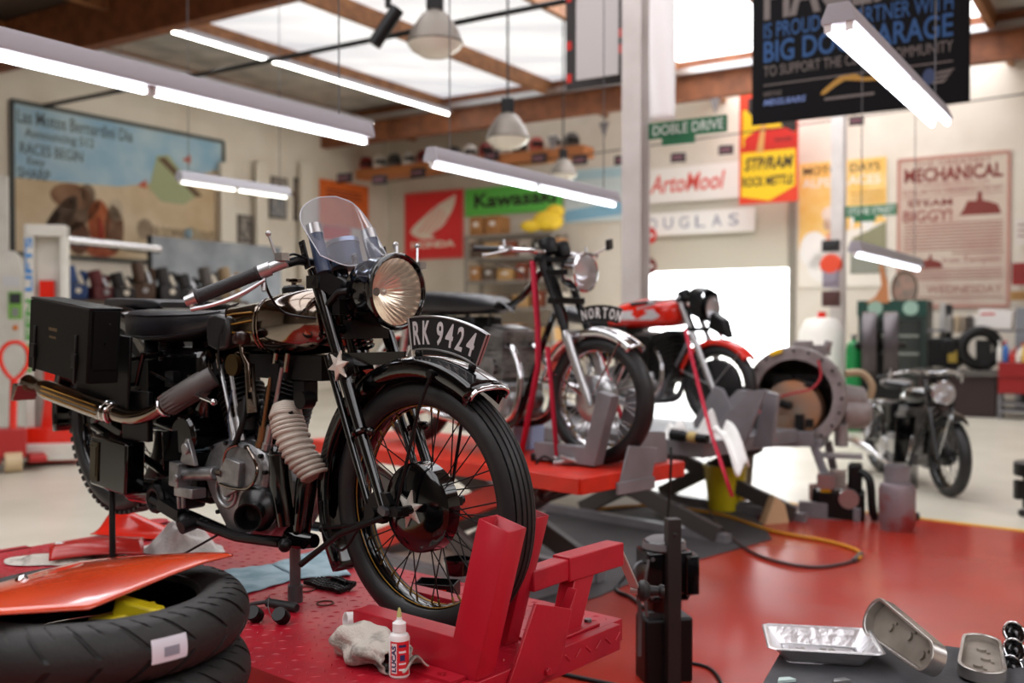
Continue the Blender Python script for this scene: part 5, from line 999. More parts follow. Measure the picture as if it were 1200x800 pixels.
# poster pair hung by the door: red car poster over yellow arrow poster
R = back_rect(866, 935, 112, 240, 17.6)
t, w, h = sign('car_poster', 'tall red and yellow hanging banner with a car over a yellow arrow shield', 'poster', R, mat('poster_red', '#dc3a18', .6), .015)
blob(t, w, h, [(.06, .52), (.94, .52), (.94, .80), (.06, .86)], PYEL, name='yellow_field'); blob(t, w, h, [(.55, .62), (.97, .62), (.97, .96), (.15, .96), (.15, .84)], INK, .004, 'dark_field')
blob(t, w, h, [(.12, .68), (.30, .80), (.55, .78), (.72, .70), (.78, .62), (.3, .62)], PYEL, .006, 'car_roof'); blob(t, w, h, [(.08, .50), (.10, .60), (.35, .68), (.80, .66), (.97, .60), (.97, .50)], PRED, .008, 'car_body'); blob(t, w, h, [(.30, .46), (.40, .74), (.46, .74), (.42, .46)], mat('tan_print', '#d9a25c', .6), .010, 'figure'); word(t, w, h, 'RACER', .62, .90, .545, .575, INK, .02, .012)
blob(t, w, h, [(.04, .07), (.04, .47), (.96, .47), (.96, .14), (.52, .02)], PYEL, .004, 'arrow_shield'); word(t, w, h, 'STP/RAM', .10, .92, .30, .42, INK, .03, .007, .2); word(t, w, h, 'ROCK METTLE', .06, .92, .155, .245, INK, .03, .007)
# yellow travel poster
t, w, h = sign('figure_poster', 'tall yellow poster with a seated figure in white behind the far steel column', 'poster', back_rect(936, 1038, 192, 337), mat('poster_cream_white', '#efe9dc', .6), .015)
blob(t, w, h, [(.0, .30), (.0, 1), (1, 1), (1, .50), (.36, .42)], mat('poster_amber', '#f0bf5f', .6, col2='#f3cf86', vs=3), name='amber_field'); word(t, w, h, 'MOTOR DAYS', .05, .93, .90, .965, INK, .01, .004); word(t, w, h, 'ALPES RACES', .04, .93, .80, .87, PWH, .01, .004)
for k in range(3): rule(t, w, h, .60, .97, .73 - k * .035, mat('amber_dark', '#c08a38', .7), .012)
blob(t, w, h, [(.60, .12), (1, .10), (1, .50), (.85, .45), (.62, .38)], mat('poster_olive', '#8d8b6c', .7), .004, 'hill'); blob(t, w, h, [(.60, .40), (.66, .55), (.80, .42), (.92, .56), (1, .52), (1, .62), (.60, .62)], PWH, .004, 'snow'); blob(t, w, h, [(.60, .10), (1.0, .10), (1, .24), (.60, .30)], mat('poster_grey', '#8b8d80', .7), .006, 'road')
for pts, c in ((ell(.36, .58, .09, .06), '#f2ddcc'), (ell(.34, .5, .05, .05), '#c9a58c'), (ell(.18, .30, .17, .15), '#f4f1ec'), (ell(.30, .16, .20, .12), '#f2efe9'), (ell(.40, .36, .09, .09), '#e5a184')): blob(t, w, h, pts, mat('fig' + c, c, .7), .008, 'figure_shape')
# brown letterpress poster
t, w, h = sign('letterpress_poster', 'large cream letterpress poster with brown red lettering reading mechanical, far right', 'poster', back_rect(1050, 1184, 186, 362), mat('poster_cream', '#cdbfae', .7, col2='#c3ab9c', vs=1.5), .02)
m = MB()
for a, b_ in (((.02, .015), (.98, .015)), ((.98, .015), (.98, .985)), ((.98, .985), (.02, .985)), ((.02, .985), (.02, .015))): m.bar((a[0] * w, a[1] * h, .003), (b_[0] * w, b_[1] * h, .003), .05, .003, (0, 0, 1))
m.build('border', mat('faded_pink_border', '#b98577', .7), t)
FB = mat('faded_brown_print', '#955a50', .7)
word(t, w, h, 'THE GREATEST', .16, .84, .935, .965, FB, 0); word(t, w, h, 'MECHANICAL', .07, .93, .83, .925, BRN, .035); word(t, w, h, 'CURIOSITIES OF THE AGE', .18, .82, .80, .82, FB); word(t, w, h, 'IN FULL MOTION THROUGHOUT THE DAY', .06, .93, .755, .782, FB, .01)
rule(t, w, h, .06, .94, .735, FB, .004); word(t, w, h, 'STEAM', .10, .50, .67, .715, BRN, .02); word(t, w, h, 'BIGGY!', .06, .50, .57, .65, FB, .03)
def engine_picture(x, y, s):
    blob(t, w, h, [(x, y), (x + .36 * s, y), (x + .33 * s, y + .06 * s), (x + .26 * s, y + .08 * s), (x + .2 * s, y + .09 * s), (x + .19 * s, y + .15 * s), (x + .165 * s, y + .15 * s), (x + .15 * s, y + .09 * s), (x + .07 * s, y + .09 * s), (x + .04 * s, y + .04 * s)], BRN, name='engine_picture')
engine_picture(.56, .60, 1)
for k in range(9): rule(t, w, h, .07, .93, .55 - k * .021, FB, .007)
rule(t, w, h, .5, .94, .355, BRN, .006); word(t, w, h, 'Iron Tempest', .42, .92, .285, .335, FB, .0); engine_picture(.20, .265, .62)
for k in range(4): rule(t, w, h, .12, .93, .25 - k * .02, FB, .006)
word(t, w, h, 'WEDNESDAY', .28, .93, .10, .15, FB, 0); rule(t, w, h, .08, .93, .07, FB, .006)
for x0, x1, y0, y1, c, lb in ((1190, 1215, 255, 287, '#d8cfc6', 'small white notice cut by the right frame edge on the back wall'), (1186, 1215, 308, 334, '#8e1f1c', 'dark red box sign cut by the right frame edge on the back wall'), (1184, 1212, 341, 352, '#b08a4f', 'small tan card under the dark red sign at the right edge')):
    t, w, h = sign('wall_notice', lb, 'sign', back_rect(x0, x1, y0, y1, 18.3), mat('notice' + c, c, .6), .03); [rule(t, w, h, .1, .9, .7 - k * .2, BRN, .05) for k in range(3)]
# round signs on the far side of the near column
for y, c, lb in ((276, '#c6302b', 'upper bright red round sign half hidden by the middle column'), (312, '#6e2320', 'lower dark red round sign half hidden by the middle column')):
    q = on_back(760, y, 17.9); M = frameM(q, -W, (0, 0, 1)); t = thing('round_sign', lb, 'sign', M); m = MB(); m.lathe([(0, .0), (.16, 0), (.17, -.01), (.17, -.02), (0, -.02)], n=32); m.build('disc', mat('disc' + c, c, .5), t); m = MB(); m.box((0, 0, .003), (.22, .05, .004)); m.build('bar_mark', PWH, t)
# green street signs
def street(R, s, s2, label):
    M, w, h = R; t = thing('street_sign', label, 'sign', M); m = MB(); m.prism([(0, 0), (w * .62, 0), (w * .62, -h * .38), (w * .2, -h * .38), (w * .2, 0)][::-1] if False else [(0, 0), (w * .18, 0), (w * .18, -h * .45), (w * .6, -h * .45), (w * .6, 0), (w, 0), (w, h), (0, h)], -.006, .006, 'xy'); m.build('sign_blade', mat('street_green', '#12623c', .5), t)
    word(t, w, h, s, .06, .96, .2, .82, mat('street_white', '#c9cfc8', .5), .01, .007); return t
street(back_rect(760, 852, 145, 164, 8.72), 'DOBLE DRIVE', '', 'green street name sign with white capitals fixed to the middle steel column')
street(back_rect(990, 1051, 242, 255, 16.3), 'STONE STREET', '', 'small green street name sign fixed to the far steel column')
# black hanging sponsor banner
t, w, h = sign('sponsor_banner', 'large black hanging banner with grey and blue capitals at the upper right', 'banner', back_rect(881, 1136, -105, 147, 8.5), mat('banner_black', '#0d0d10', .8, spec=.2), .02)
BLU = mat('banner_blue_print', '#174d84', .6); TAU = mat('banner_taupe_print', '#6f6763', .6)
def yb(px): return (147 - px) / 252.
word(t, w, h, 'HAGERTY', .06, .95, yb(27), yb(-32), TAU, .03); word(t, w, h, 'IS PROUD TO PARTNER WITH', .06, .93, yb(48), yb(30), BLU, .005); word(t, w, h, 'BIG DOG GARAGE', .06, .93, yb(76), yb(51), BLU, .015); word(t, w, h, 'TO SUPPORT THE CLASSIC COMMUNITY', .06, .93, yb(92), yb(80), TAU, .0); rule(t, w, h, .06, .93, yb(103), TAU, .006)
word(t, w, h, 'MEGUIARS', .06, .27, yb(126), yb(119), mat('pale_blue_print', '#7088c0', .5), .02, shear=.2); word(t, w, h, 'HERITAGE', .06, .15, yb(115), yb(110), TAU)
xs = [(.34, 0), (.35, .012), (.40, .035), (.44, .05), (.50, .05), (.54, .036), (.60, .034), (.61, .022), (.55, .024), (.50, .03), (.455, .034), (.41, .02), (.36, .0)]
blob(t, w, h, [(x, yb(121) + y * 1.5) for x, y in xs], mat('gold_print', '#b3862a', .5), name='car_outline'); rule(t, w, h, .36, .59, yb(128), TAU, .012)
for k in range(3): blob(t, w, h, [(.86 - k * .008, yb(112 + k * 5)), (.94 - k * .015, yb(110 + k * 5)), (.92 - k * .015, yb(114 + k * 5)), (.86 - k * .008, yb(114.5 + k * 5))], TAU, name='wing_mark')
blob(t, w, h, ell(.83, yb(116), .028, .035), mat('navy_mark', '#2c3f66', .5), name='round_mark')
m = MB(); 
for x in (.06, .94): m.cyl((x * w, h, 0), (x * w, h + .6, 0), .006, n=6)
m.build('hanging_cord', STE, t)
# white sheet in front of the red-edged poster, and the pale cloth on the column
t, w, h = sign('dark_poster', 'dark poster with red edges hung behind the pale sheet near the roof', 'poster', back_rect(663, 732, -60, 106, 9.2), mat('poster_dark', '#2b2727', .6), .02)
for y in (.05, .28, .62): blob(t, w, h, [(.02, y), (.10, y), (.10, y + .06), (.02, y + .06)], PRED, name='red_mark')
for y in (.20, .31): blob(t, w, h, [(.86, y), (.98, y), (.98, y + .06), (.86, y + .06)], PRED, name='red_mark')
t, w, h = sign('pale_sheet', 'plain pale grey sheet covering the dark poster left of the middle column', 'sheet', back_rect(675, 724, -60, 94, 8.85), mat('pale_grey_sheet', '#b9b3b2', .6), .015); m = MB(); [m.cyl((x_ * w, h, 0), (x_ * w, 5.98 - t.matrix_basis.translation.z, 0), .008, n=6) for x_ in (.1, .9)]; m.build('hanging_cord', STE, t)
R = back_rect(762, 793, -40, 143, 8.5); M, w, h = R; t = thing('white_cloth', 'white cloth banner hanging beside the middle steel column', 'cloth', M); MB().grid(lambda u, v: (u * w * (1 - .12 * (1 - v)), v * h, .03 * math.sin(5 * u + 3 * v)), 14, 20).build('cloth_panel', mat('white_cloth', '#eceaea', .8), t, smooth=80, solid=.006)
# ------------------------------------------------------------------ strings of small dark flags below the roof
k = 0
for x, y in ((403, 209), (444, 211), (489, 203), (575, 183), (631, 186), (679, 188), (728, 188), (794, 185), (850, 176), (1003, 142)):
    M, w, h = back_rect(x - 8, x + 9, y - 5, y + 6, 17.0 if x > 450 else 15.0); k += 1
    t = thing('string_flag', 'small dark flag on a string below the far beam, %s' % ('over the orange notice', 'right of the orange notice', 'above the red wing banner', 'under the second bell lamp', 'above the green banner', 'over the pale blue banner', 'just left of the middle column', 'under the green street sign', 'left of the tall car banner', 'under the black sponsor banner')[k - 1], 'flag', M, 'small dark flags below the roof'); MB().grid(lambda u, v: (u * w, v * h, .03 * math.sin(4 * u)), 6, 4).build('flag_cloth', mat('flag_dark', '#2c2429', .7), t, solid=.004); blob(t, w, h, [(.15, .35), (.85, .35), (.85, .65), (.15, .65)], mat('flag_print', '#8b5f6a', .7), .03, 'flag_print', .004)
for x, y, lb in ((708, 152, 'on the string left of the middle column'), (648, 168, 'beside the pale far bell lamp'), (838, 124, 'over the green street sign')):
    M, w, h = back_rect(x - 6, x + 6, y - 8, y + 10, 16.0); tag(MB().prism([(0, h), (w, h), (w / 2, 0)], -.005, .005, 'xy').build('pennant', mat('pennant_grey', '#6d6767', .7), None, M=M), 'small grey triangular pennant ' + lb, 'pennant')
cpipe(room(17.03, 14.5, 4.55), room(17.03, 1.0, 4.95), .012, 'flag_string', 'thin string that carries the small dark flags below the roof')
# helmets along the ledge at the left corner
M, w, h = back_rect(424, 690, 199, 206, 17.3); tag(MB().box((w / 2, 0, 0), (w, .22, .45)).build('helmet_ledge', mat('orange_brown_ledge', '#b5713f', .6), None, M=M, bev=.01), 'orange brown wooden ledge high in the far corner carrying a row of helmets', 'ledge')
hc_ = ['#8a2a26', '#e6e2dc', '#5a5552', '#e0ddd8', '#8f3a35', '#d9d6d0', '#3a3838', '#e8e5e0', '#93302c', '#dedad4', '#4a4646', '#b8564a', '#e4e1db', '#57504d']
nm = {'#8a2a26': 'dark red', '#e6e2dc': 'white', '#5a5552': 'grey', '#e0ddd8': 'white', '#8f3a35': 'brick red', '#d9d6d0': 'pale', '#3a3838': 'black', '#e8e5e0': 'white', '#93302c': 'red', '#dedad4': 'pale', '#4a4646': 'charcoal', '#b8564a': 'salmon', '#e4e1db': 'white', '#57504d': 'brownish grey'}
od = ['first', 'second', 'third', 'fourth', 'fifth', 'sixth', 'seventh', 'eighth', 'ninth', 'tenth', 'eleventh', 'twelfth', 'thirteenth', 'last']
for k, c in enumerate(hc_):
    p = M @ V((w * (.03 + k * .07), .11, .05)); t = thing('helmet', '%s helmet on the high ledge in the far corner, %s from the left' % (nm[c], od[k]), 'helmet', T(*p), 'helmets on the high ledge')
    m = MB(); m.lathe([(.14, .0), (.165, .08), (.15, .2), (.09, .28), (0, .3)], n=20); m.build('shell', mat('helm' + c, c, .3), t); m = MB(); m.lathe([(.167, .08), (.17, .14), (.155, .17)], n=10, a0=-2.2, a1=-.6); m.build('visor', SAT, t, solid=.004)
# ------------------------------------------------------------------ storage shelves by the far corner
SM, sw, sh = back_rect(546, 650, 281, 440, 17.6); t = thing('shelf_unit', 'grey steel shelf unit full of boxes against the back wall', 'shelves', SM)
zs = [on_back(553, y, 17.6).z - SM.translation.z for y in (278, 304, 331, 362, 400)]
for z in zs: MB().box((sw / 2, z, -.25), (sw, .06, .6)).build('shelf', mat('shelf_grey', '#9b948c', .5, .3), t, bev=.004)
for x in (.015, .985):
    for d in (.03, -.53): MB().box((sw * x, (zs[0] - SM.translation.z * 0) / 2 - SM.translation.z / 2, d), (.06, zs[0] + SM.translation.z, .05)).build('upright', MATS['shelf_grey'], t)
CARD = mat('cardboard', '#b5814f', .8, col2='#a8754a', vs=4); rnd = random.Random(12); k = 0
nms = [('#b5814f', 'brown cardboard'), ('#3c3835', 'dark plastic'), ('#b9aea0', 'pale grey'), ('#8c4a33', 'rust brown'), ('#c39a63', 'tan cardboard'), ('#6b5a4c', 'dull brown')]
places = ['on the top shelf', 'on the second shelf', 'on the third shelf', 'on the fourth shelf', 'on the lowest shelf']
for r_, z in enumerate(zs):
    x = .03
    while x < .93:
        bw = rnd.uniform(.13, .22); c, n_ = nms[(k * 5 + r_) % 6] if r_ else nms[0]; bh = rnd.uniform(.24, .36) if r_ else .40
        if r_ == 0 and not (x < .3): x += bw; continue
        b_ = thing('storage_box', '%s box %s, %s' % (n_, places[r_], ('at the left post', 'left of centre', 'right of centre', 'at the right post')[min(3, int(x * 4))]), 'box', SM @ T(sw * x, z + .031, -.25), 'boxes on the back shelves'); W_ = bw * sw * .88
        m = MB(); m.box((W_ / 2, bh / 2, 0), (W_, bh, .42)); m.build('box_body', mat('box' + c, c, .8, col2='#%02x%02x%02x' % tuple(max(0, int(c[i:i + 2], 16) - 18) for i in (1, 3, 5)), vs=4), b_, bev=.006); m = MB(); m.box((W_ / 2, bh * .6, .213), (W_ * .35, bh * .22, .006)); m.build('paper_label', PWH if c != '#b9aea0' else INK, b_)
        x += bw + .012; k += 1
p = SM @ V((sw * .9, zs[0] + .03, -.1)); t = thing('yellow_bag', 'bunched yellow bag on top of the back shelves under the green banner', 'bag', T(*p)); m = MB()
for q, r_ in (((0, 0, .22), (.32, .2, .22)), ((-.35, 0, .12), (.22, .16, .12)), ((.15, 0, .42), (.2, .15, .14))): m.sph(q, r_)
m.build('bag_body', mat('yellow_vinyl', '#ecc82d', .5), t)
# ================================================================== big ring casting on its stand
RC = at(930, 465, 7.45); XR = V((.90, -.43, 0)).normalized(); RM = frameM(RC, XR, (0, 0, 1))     # local z faces us
t = thing('engine_casting', 'big grey ring-shaped engine casting with an orange drum inside, on a stand', 'engine', RM)
CAST = mat('grey_casting', '#989290', .55, .25, col2='#7d7674', vs=8, bump=.2, bs=50)
m = MB(); m.lathe([(.282, .0), (.37, .0), (.378, -.02), (.378, -.06), (.36, -.075), (.30, -.09), (.282, -.09), (.282, 0)], n=56); m.build('flange_ring', CAST, t)
m = MB()
for k in range(20): a = 2 * PI * k / 20; m.cyl((math.cos(a) * .345, math.sin(a) * .345, 0), (math.cos(a) * .345, math.sin(a) * .345, .014), .011, n=6)
m.build('flange_bolt', IRON, t)
m = MB(); m.lathe([(.35, -.08), (.34, -.25), (.30, -.42), (.22, -.50), (.2, -.52), (.0, -.52)], n=40); 
for k in range(10): a = 2 * PI * k / 10; m.bar((math.cos(a) * .35, math.sin(a) * .35, -.09), (math.cos(a) * .31, math.sin(a) * .31, -.42), .03, .05)
m.build('housing', mat('dark_casting', '#7d7572', .6, .3, col2='#3f3937', vs=9, bump=.2, bs=40), t)
m = MB(); m.lathe([(0, -.20), (.14, -.17), (.215, -.2), (.225, -.30), (.22, -.45)], (-.03, -.10, .12), (0, 0, 1), 36); m.build('orange_drum', mat('rusty_orange_drum', '#b8702f', .5, .1, col2='#8f8274', vs=3, vlo=.35, vhi=.65), t)
m = MB(); m.box((-.02, .14, -.2), (.46, .05, .05)); m.box((-.10, .11, -.15), (.14, .1, .1)); m.cyl((.07, .1, -.1), (.15, .08, -.1), .035); m.box((.04, -.2, -.03), (.06, .14, .06)); m.cyl((-.1, -.05, -.02), (-.02, -.07, 0), .03); m.cyl((.12, -.16, .02), (.12, -.22, .02), .03); m.build('internal_linkage', IRON, t)
m = MB(); m.tube([(.18, .28, .02), (.20, .16, .04), (.14, .07, .06), (.0, .03, .05), (-.1, .0, .03)], .009, 8, sm=6); m.build('red_wire', mat('red_wire', '#a8202c', .5), t)
m = MB(); m.lathe([(0, -.08), (.12, -.08), (.13, -.05), (.13, .12), (.10, .15), (0, .15)], (.36, -.12, -.25), (.7, 0, -.5), 28); m.cyl((.30, .0, -.2), (.44, -.03, -.3), .1); m.cyl((.33, -.2, -.1), (.33, -.36, -.12), .05); m.build('side_drum', CAST, t)
m = MB(); m.tube([(.33, .17, -.3), (.45, .17, -.35), (.52, .08, -.35), (.50, -.02, -.35)], .028, 12, sm=6); m.build('intake_pipe', mat('tan_pipe', '#a08b6c', .5), t)
m = MB(); m.box((.05, .39, -.1), (.14, .06, .1)); m.box((.18, .35, -.14), (.12, .08, .12)); m.cyl((.22, .36, -.1), (.24, .42, -.1), .03); m.build('top_fittings', CAST, t, bev=.006)
m = MB(); m.box((-.13, .335, .01), (.09, .035, .02), (0, 0, 20)); m.build('yellow_tag', PYEL, t)
# stand
zb = -RC.z
s = thing('engine_stand', 'grey welded stand with splayed legs under the ring casting', 'stand', RM)
m = MB(); m.bar((-.42, -.33, .10), (.16, -.30, .05), .09, .11, (0, 1, 0)); m.bar((-.42, -.33, -.35), (.2, -.30, -.35), .07, .08, (0, 1, 0)); m.bar((-.38, -.35, .1), (-.38, -.35, -.35), .06, .06, (0, 1, 0)); m.bar((.17, -.34, .05), (.17, -.34, -.35), .08, .06, (0, 1, 0)); m.build('top_frame', GRYP, s, bev=.006)
for (x0, x1, z) in ((-.38, -.47, .09), (.16, .34, .05), (-.38, -.42, -.35), (.2, .3, -.35)): m = MB(); m.bar((x0, -.36, z), (x1, zb + .05, z + .02), .055, .055); m.build('leg', GRYP, s, bev=.004)
m = MB(); m.bar((-.47, zb + .06, .1), (-.1, zb + .06, .12), .05, .05); m.bar((.06, zb + .06, .12), (.50, zb + .06, .06), .12, .06); m.box((.47, zb + .05, .08), (.05, .1, .12)); m.bar((.32, zb + .05, .06), (.3, zb + .05, -.35), .05, .05); m.bar((-.45, zb + .05, .1), (-.42, zb + .05, -.35), .05, .05); m.build('base_rail', GRYP, s, bev=.004)
def on_floor(name, x, y, label, cat, rot=0, group=None, z=0.0): p = onz(x, y, z); return thing(name, label, cat, headM(p, rot), group), p
# under and beside the stand
t, p = on_floor('wooden_block', 905, 613, 'pale wooden wedge leaning under the ring casting stand', 'block', 20); m = MB(); m.prism([(-.09, 0), (.12, 0), (.08, .14), (.0, .2), (-.02, .16)], -.04, .04); m.build('block_body', mat('pale_wood', '#c9aa82', .7), t, bev=.006)
t, p = on_floor('small_engine', 985, 606, 'black small engine with silver fins on the floor right of the ring stand', 'engine', -20)
m = MB(); m.box((0, 0, .10), (.34, .24, .2)); m.cyl((-.17, 0, .12), (-.2, 0, .12), .09); m.box((.1, .02, .3), (.1, .18, .2)); m.build('block', SAT, t, bev=.02)
m = MB(); m.box((-.10, -.1, .28), (.12, .12, .1)); [m.box((-.02, -.06, .24 + k * .022), (.12, .14, .008)) for k in range(6)]; m.cyl((.06, -.14, .16), (.06, -.10, .16), .07); m.build('finned_head', SIL, t); m = MB(); m.box((-.1, -.125, .22), (.07, .006, .04)); m.build('yellow_label', PYEL, t); m = MB(); m.tube([(.14, -.05, .35), (.2, -.1, .3), (.22, -.12, .1), (.24, -.1, .02)], .03, 10, sm=5); m.build('rubber_hose', SAT, t); m = MB(); m.box((0, .05, .45), (.3, .2, .02)); m.build('top_plate', GRYP, t)
t, p = on_floor('propane_bottle', 1051, 621, 'grey and rusty red gas bottle with collar handle on the floor before the small motorcycle', 'gas bottle')
m = MB(); m.lathe([(0, .015), (.1, .015), (.105, 0), (.11, 0), (.113, .03), (.122, .05), (.122, .28), (.11, .32), (.06, .345), (0, .35)], n=36); m.build('bottle_body', mat('gas_bottle_paint', '#8a7f84', .4, .4, col2='#8d3a37', vs=4, vlo=.45, vhi=.6), t); m = MB(); m.lathe([(.085, .335), (.088, .45), (.083, .45), (.080, .335)], n=20, a0=.6, a1=5.6); m.build('collar', GRYP, t); m = MB(); m.cyl((0, 0, .34), (0, 0, .41), .02); m.cyl((0, 0, .41), (0, 0, .43), .035); m.build('valve', NIK, t)
m = MB(); [m.torus((.11, 0, .30 + k * .022), (.1, .0, 1), .03, .006, 14, 6) for k in range(11)]; m.build('coiled_hose', SAT, t)
t, p = on_floor('caster', 1074, 609, 'tiny black caster on the yellow floor line beside the gas bottle', 'caster'); m = MB(); m.cyl((0, -.012, .022), (0, .012, .022), .022); m.box((0, 0, .045), (.03, .03, .02)); m.build('wheel', SAT, t)
t, p = on_floor('yellow_bucket', 850, 597, 'yellow plastic bucket standing behind the dark crossed lift legs', 'bucket'); m = MB(); m.lathe([(0, .01), (.12, .01), (.125, 0), (.165, .33), (.172, .33), (.172, .35), (.16, .35), (.118, .02), (0, .02)], n=36); m.build('bucket_body', YEL, t); m = MB(); m.torus((0, 0, .3), (0, .9, .4), .168, .004, 30, 6); m.build('bail_handle', STE, t)
t, p = on_floor('parts_crate', 975, 588, 'small crate of red and brown parts under the ring casting stand', 'crate'); m = MB(); m.box((0, 0, .02), (.3, .2, .04)); [m.box((x, y, .07), d) for x, y, d in ((0, -.1, (.3, .01, .12)), (0, .1, (.3, .01, .12)), (-.15, 0, (.01, .2, .12)), (.15, 0, (.01, .2, .12)))]; m.build('crate_body', mat('brown_red_crate', '#6d2f2a', .6), t)
# ================================================================== black hydraulic power unit near the crank
t, p = on_floor('power_unit', 780, 797, 'black hydraulic power unit with a square post on the red floor', 'power unit', 12)
m = MB(); m.box((.005, -.06, .33), (.055, .05, .66)); m.cyl((.005, -.09, .60), (.005, -.084, .60), .009, n=12); m.build('post', mat('dark_brown_post', '#1d1817', .5), t, bev=.004)
m = MB(); m.box((0, .02, .13), (.20, .13, .26)); m.build('reservoir', SAT, t, bev=.012)
m = MB(); m.cyl((.0, .02, .28), (.0, .02, .36), .07); m.box((.0, .02, .44), (.19, .14, .17)); m.box((.09, .0, .43), (.06, .12, .16)); m.box((0, .02, .34), (.17, .12, .03)); m.cyl((0, .02, .52), (0, .02, .56), .085, n=28); m.build('motor', BLK, t, bev=.008)
m = MB(); m.lathe([(0, .57), (.06, .57), (.085, .555), (.088, .53)], (0, .02, 0), n=28); m.build('motor_cap', mat('dusty_cap', '#6d6a6b', .7), t)
m = MB()
for x in (-.075, .075): m.cyl((x, -.06, .5), (x, -.052, .5), .008, n=8); m.cyl((x, -.05, .35), (x, -.044, .35), .008, n=8)
m.build('bolt', STE, t)
m = MB(); m.tube([(-.10, .0, .48), (-.14, -.02, .45), (-.12, -.03, .3), (-.125, -.04, .12)], .008, 8, sm=6); m.tube([(-.09, -.05, .5), (-.105, -.06, .44), (-.11, -.06, .36), (-.10, -.06, .28)], .006, 8, sm=6); m.build('hydraulic_line', STE, t)
# ================================================================== hoses and cables on the floor
def hose(px, r, mt, name, label, z=None, sm=8):
    P = [onz(x, y, z if z is not None else r + .003) for x, y in px]; return tag(MB().tube(P, r, 10, sm=sm).build(name, mt, None), label, 'hose')
YH = mat('amber_air_hose', '#c98a1e', .4)
hose([(690, 598), (760, 592), (840, 602), (905, 622), (960, 632), (995, 641), (1008, 648), (1006, 655)], .012, YH, 'air_hose', 'amber air hose running over the red floor to a looped end')
hose([(1006, 655), (985, 661), (950, 664), (905, 656), (870, 640), (838, 610), (825, 585)], .010, mat('dark_rubber_hose', '#43302f', .5), 'rubber_hose', 'dark rubber hose curving back from the looped amber hose end')
tag(MB().cyl(onz(1000, 657, .016), onz(1009, 649, .016), .016, n=12).build('hose_coupling', STE, None), 'steel coupling joining the amber hose to the dark hose', 'coupling')
hose([(620, 776), (650, 787), (690, 796), (740, 806)], .009, SAT, 'power_cable', 'black cable lying on the red floor under the lift end')
hose([(800, 775), (830, 782), (845, 800), (850, 830)], .007, SAT, 'power_cable', 'thin black cable curling right of the power unit foot')
hose([(735, 672), (722, 690), (740, 700), (760, 716)], .010, SAT, 'hydraulic_hose', 'black hose running from under the middle lift towards the power unit')
P = [at(684, 500, 5.3), at(690, 510, 5.15), at(702, 540, 5.0), at(700, 570, 4.95), at(712, 620, 4.95), onz(742, 690, .02)]
P = [M2 @ V((.07, .62, .80)), M2 @ V((.085, .60, .72)), M2 @ V((.085, .58, .5)), M2 @ V((.12, .5, .2)), M2 @ V((.25, .45, .01))]
tag(MB().tube(P, .007, 8, sm=8).build('hanging_cable', SAT, None), 'black cable hanging down over the front end of the middle lift', 'cable')
# ================================================================== low matted platform at the lower right
PZ = .35
pc_ = [onz(x, y, PZ) for x, y in ((930, 735), (1230, 772))]; o = pc_[0]; xd = (pc_[1] - pc_[0]).normalized(); PM_ = frameM(o, xd, V((-xd.y, xd.x, 0)))
t = thing('low_platform', 'low platform covered with a dark grey mat at the lower right', 'platform', PM_)
m = MB(); m.box((.6, -.5, -.03), (1.2, 1.0, .05)); m.build('platform_top', mat('platform_edge', '#3a393b', .6), t, bev=.004); m = MB(); m.box((.6, -.5, -.001), (1.19, .99, .008)); m.build('mat', mat('charcoal_mat', '#4a4a4d', .75, col2='#3c3c40', vs=6, bump=.15, bs=50), t)
for x, y in ((.06, -.06), (1.14, -.06), (.06, -.94), (1.14, -.94)): m = MB(); m.box((x, y, -.2), (.05, .05, .30)); m.build('leg', SAT, t)
PZ2 = PZ + .0035
def on_p(x, y): return onz(x, y, PZ2)
p = on_p(962, 768); t = thing('foil_tray', 'rectangular crumpled foil tray on the dark mat at the lower right', 'tray', headM((p.x, p.y, PZ2), -10))
def tray(u, v):
    # u round, v up the wall
    a = 2 * PI * u; s_ = .105 + .045 * v; c, q = math.cos(a), math.sin(a); r = 1 / max(abs(c), abs(q)) ; r = min(r, 1.32)
    return (c * r * s_ * 1.1, q * r * s_ * .85, .003 + .055 * v + .002 * math.sin(a * 23) * v * (1 - v) * 3)
m = MB(); m.grid(tray, 96, 8); m.grid(lambda u, v: (math.cos(2 * PI * u) * min(1 / max(abs(math.cos(2 * PI * u)), abs(math.sin(2 * PI * u))), 1.32) * .1155 * v, math.sin(2 * PI * u) * min(1 / max(abs(math.cos(2 * PI * u)), abs(math.sin(2 * PI * u))), 1.32) * .0893 * v, .003 + .002 * math.sin(30 * v) * math.sin(12 * u)), 96, 6)
m.grid(lambda u, v: (math.cos(2 * PI * u) * min(1 / max(abs(math.cos(2 * PI * u)), abs(math.sin(2 * PI * u))), 1.32) * (.165 + .012 * v), math.sin(2 * PI * u) * min(1 / max(abs(math.cos(2 * PI * u)), abs(math.sin(2 * PI * u))), 1.32) * (.1275 + .012 * v), .058 - .003 * v), 96, 2)
m.build('tray_shell', mat('aluminium_foil', '#dcdcde', .3, .8, bump=.35, bs=45), t, smooth=30, solid=.001)
rnd = random.Random(3)
m = MB()
for k in range(26): m.box((rnd.uniform(-.07, .05), rnd.uniform(-.05, .04), .009), (rnd.uniform(.006, .03), rnd.uniform(.004, .01), .004), (0, 0, rnd.uniform(0, 180)))
o = m.build('swarf', mat('swarf_bits', '#9c9a92', .5, .6), t); o['kind'] = 'stuff'
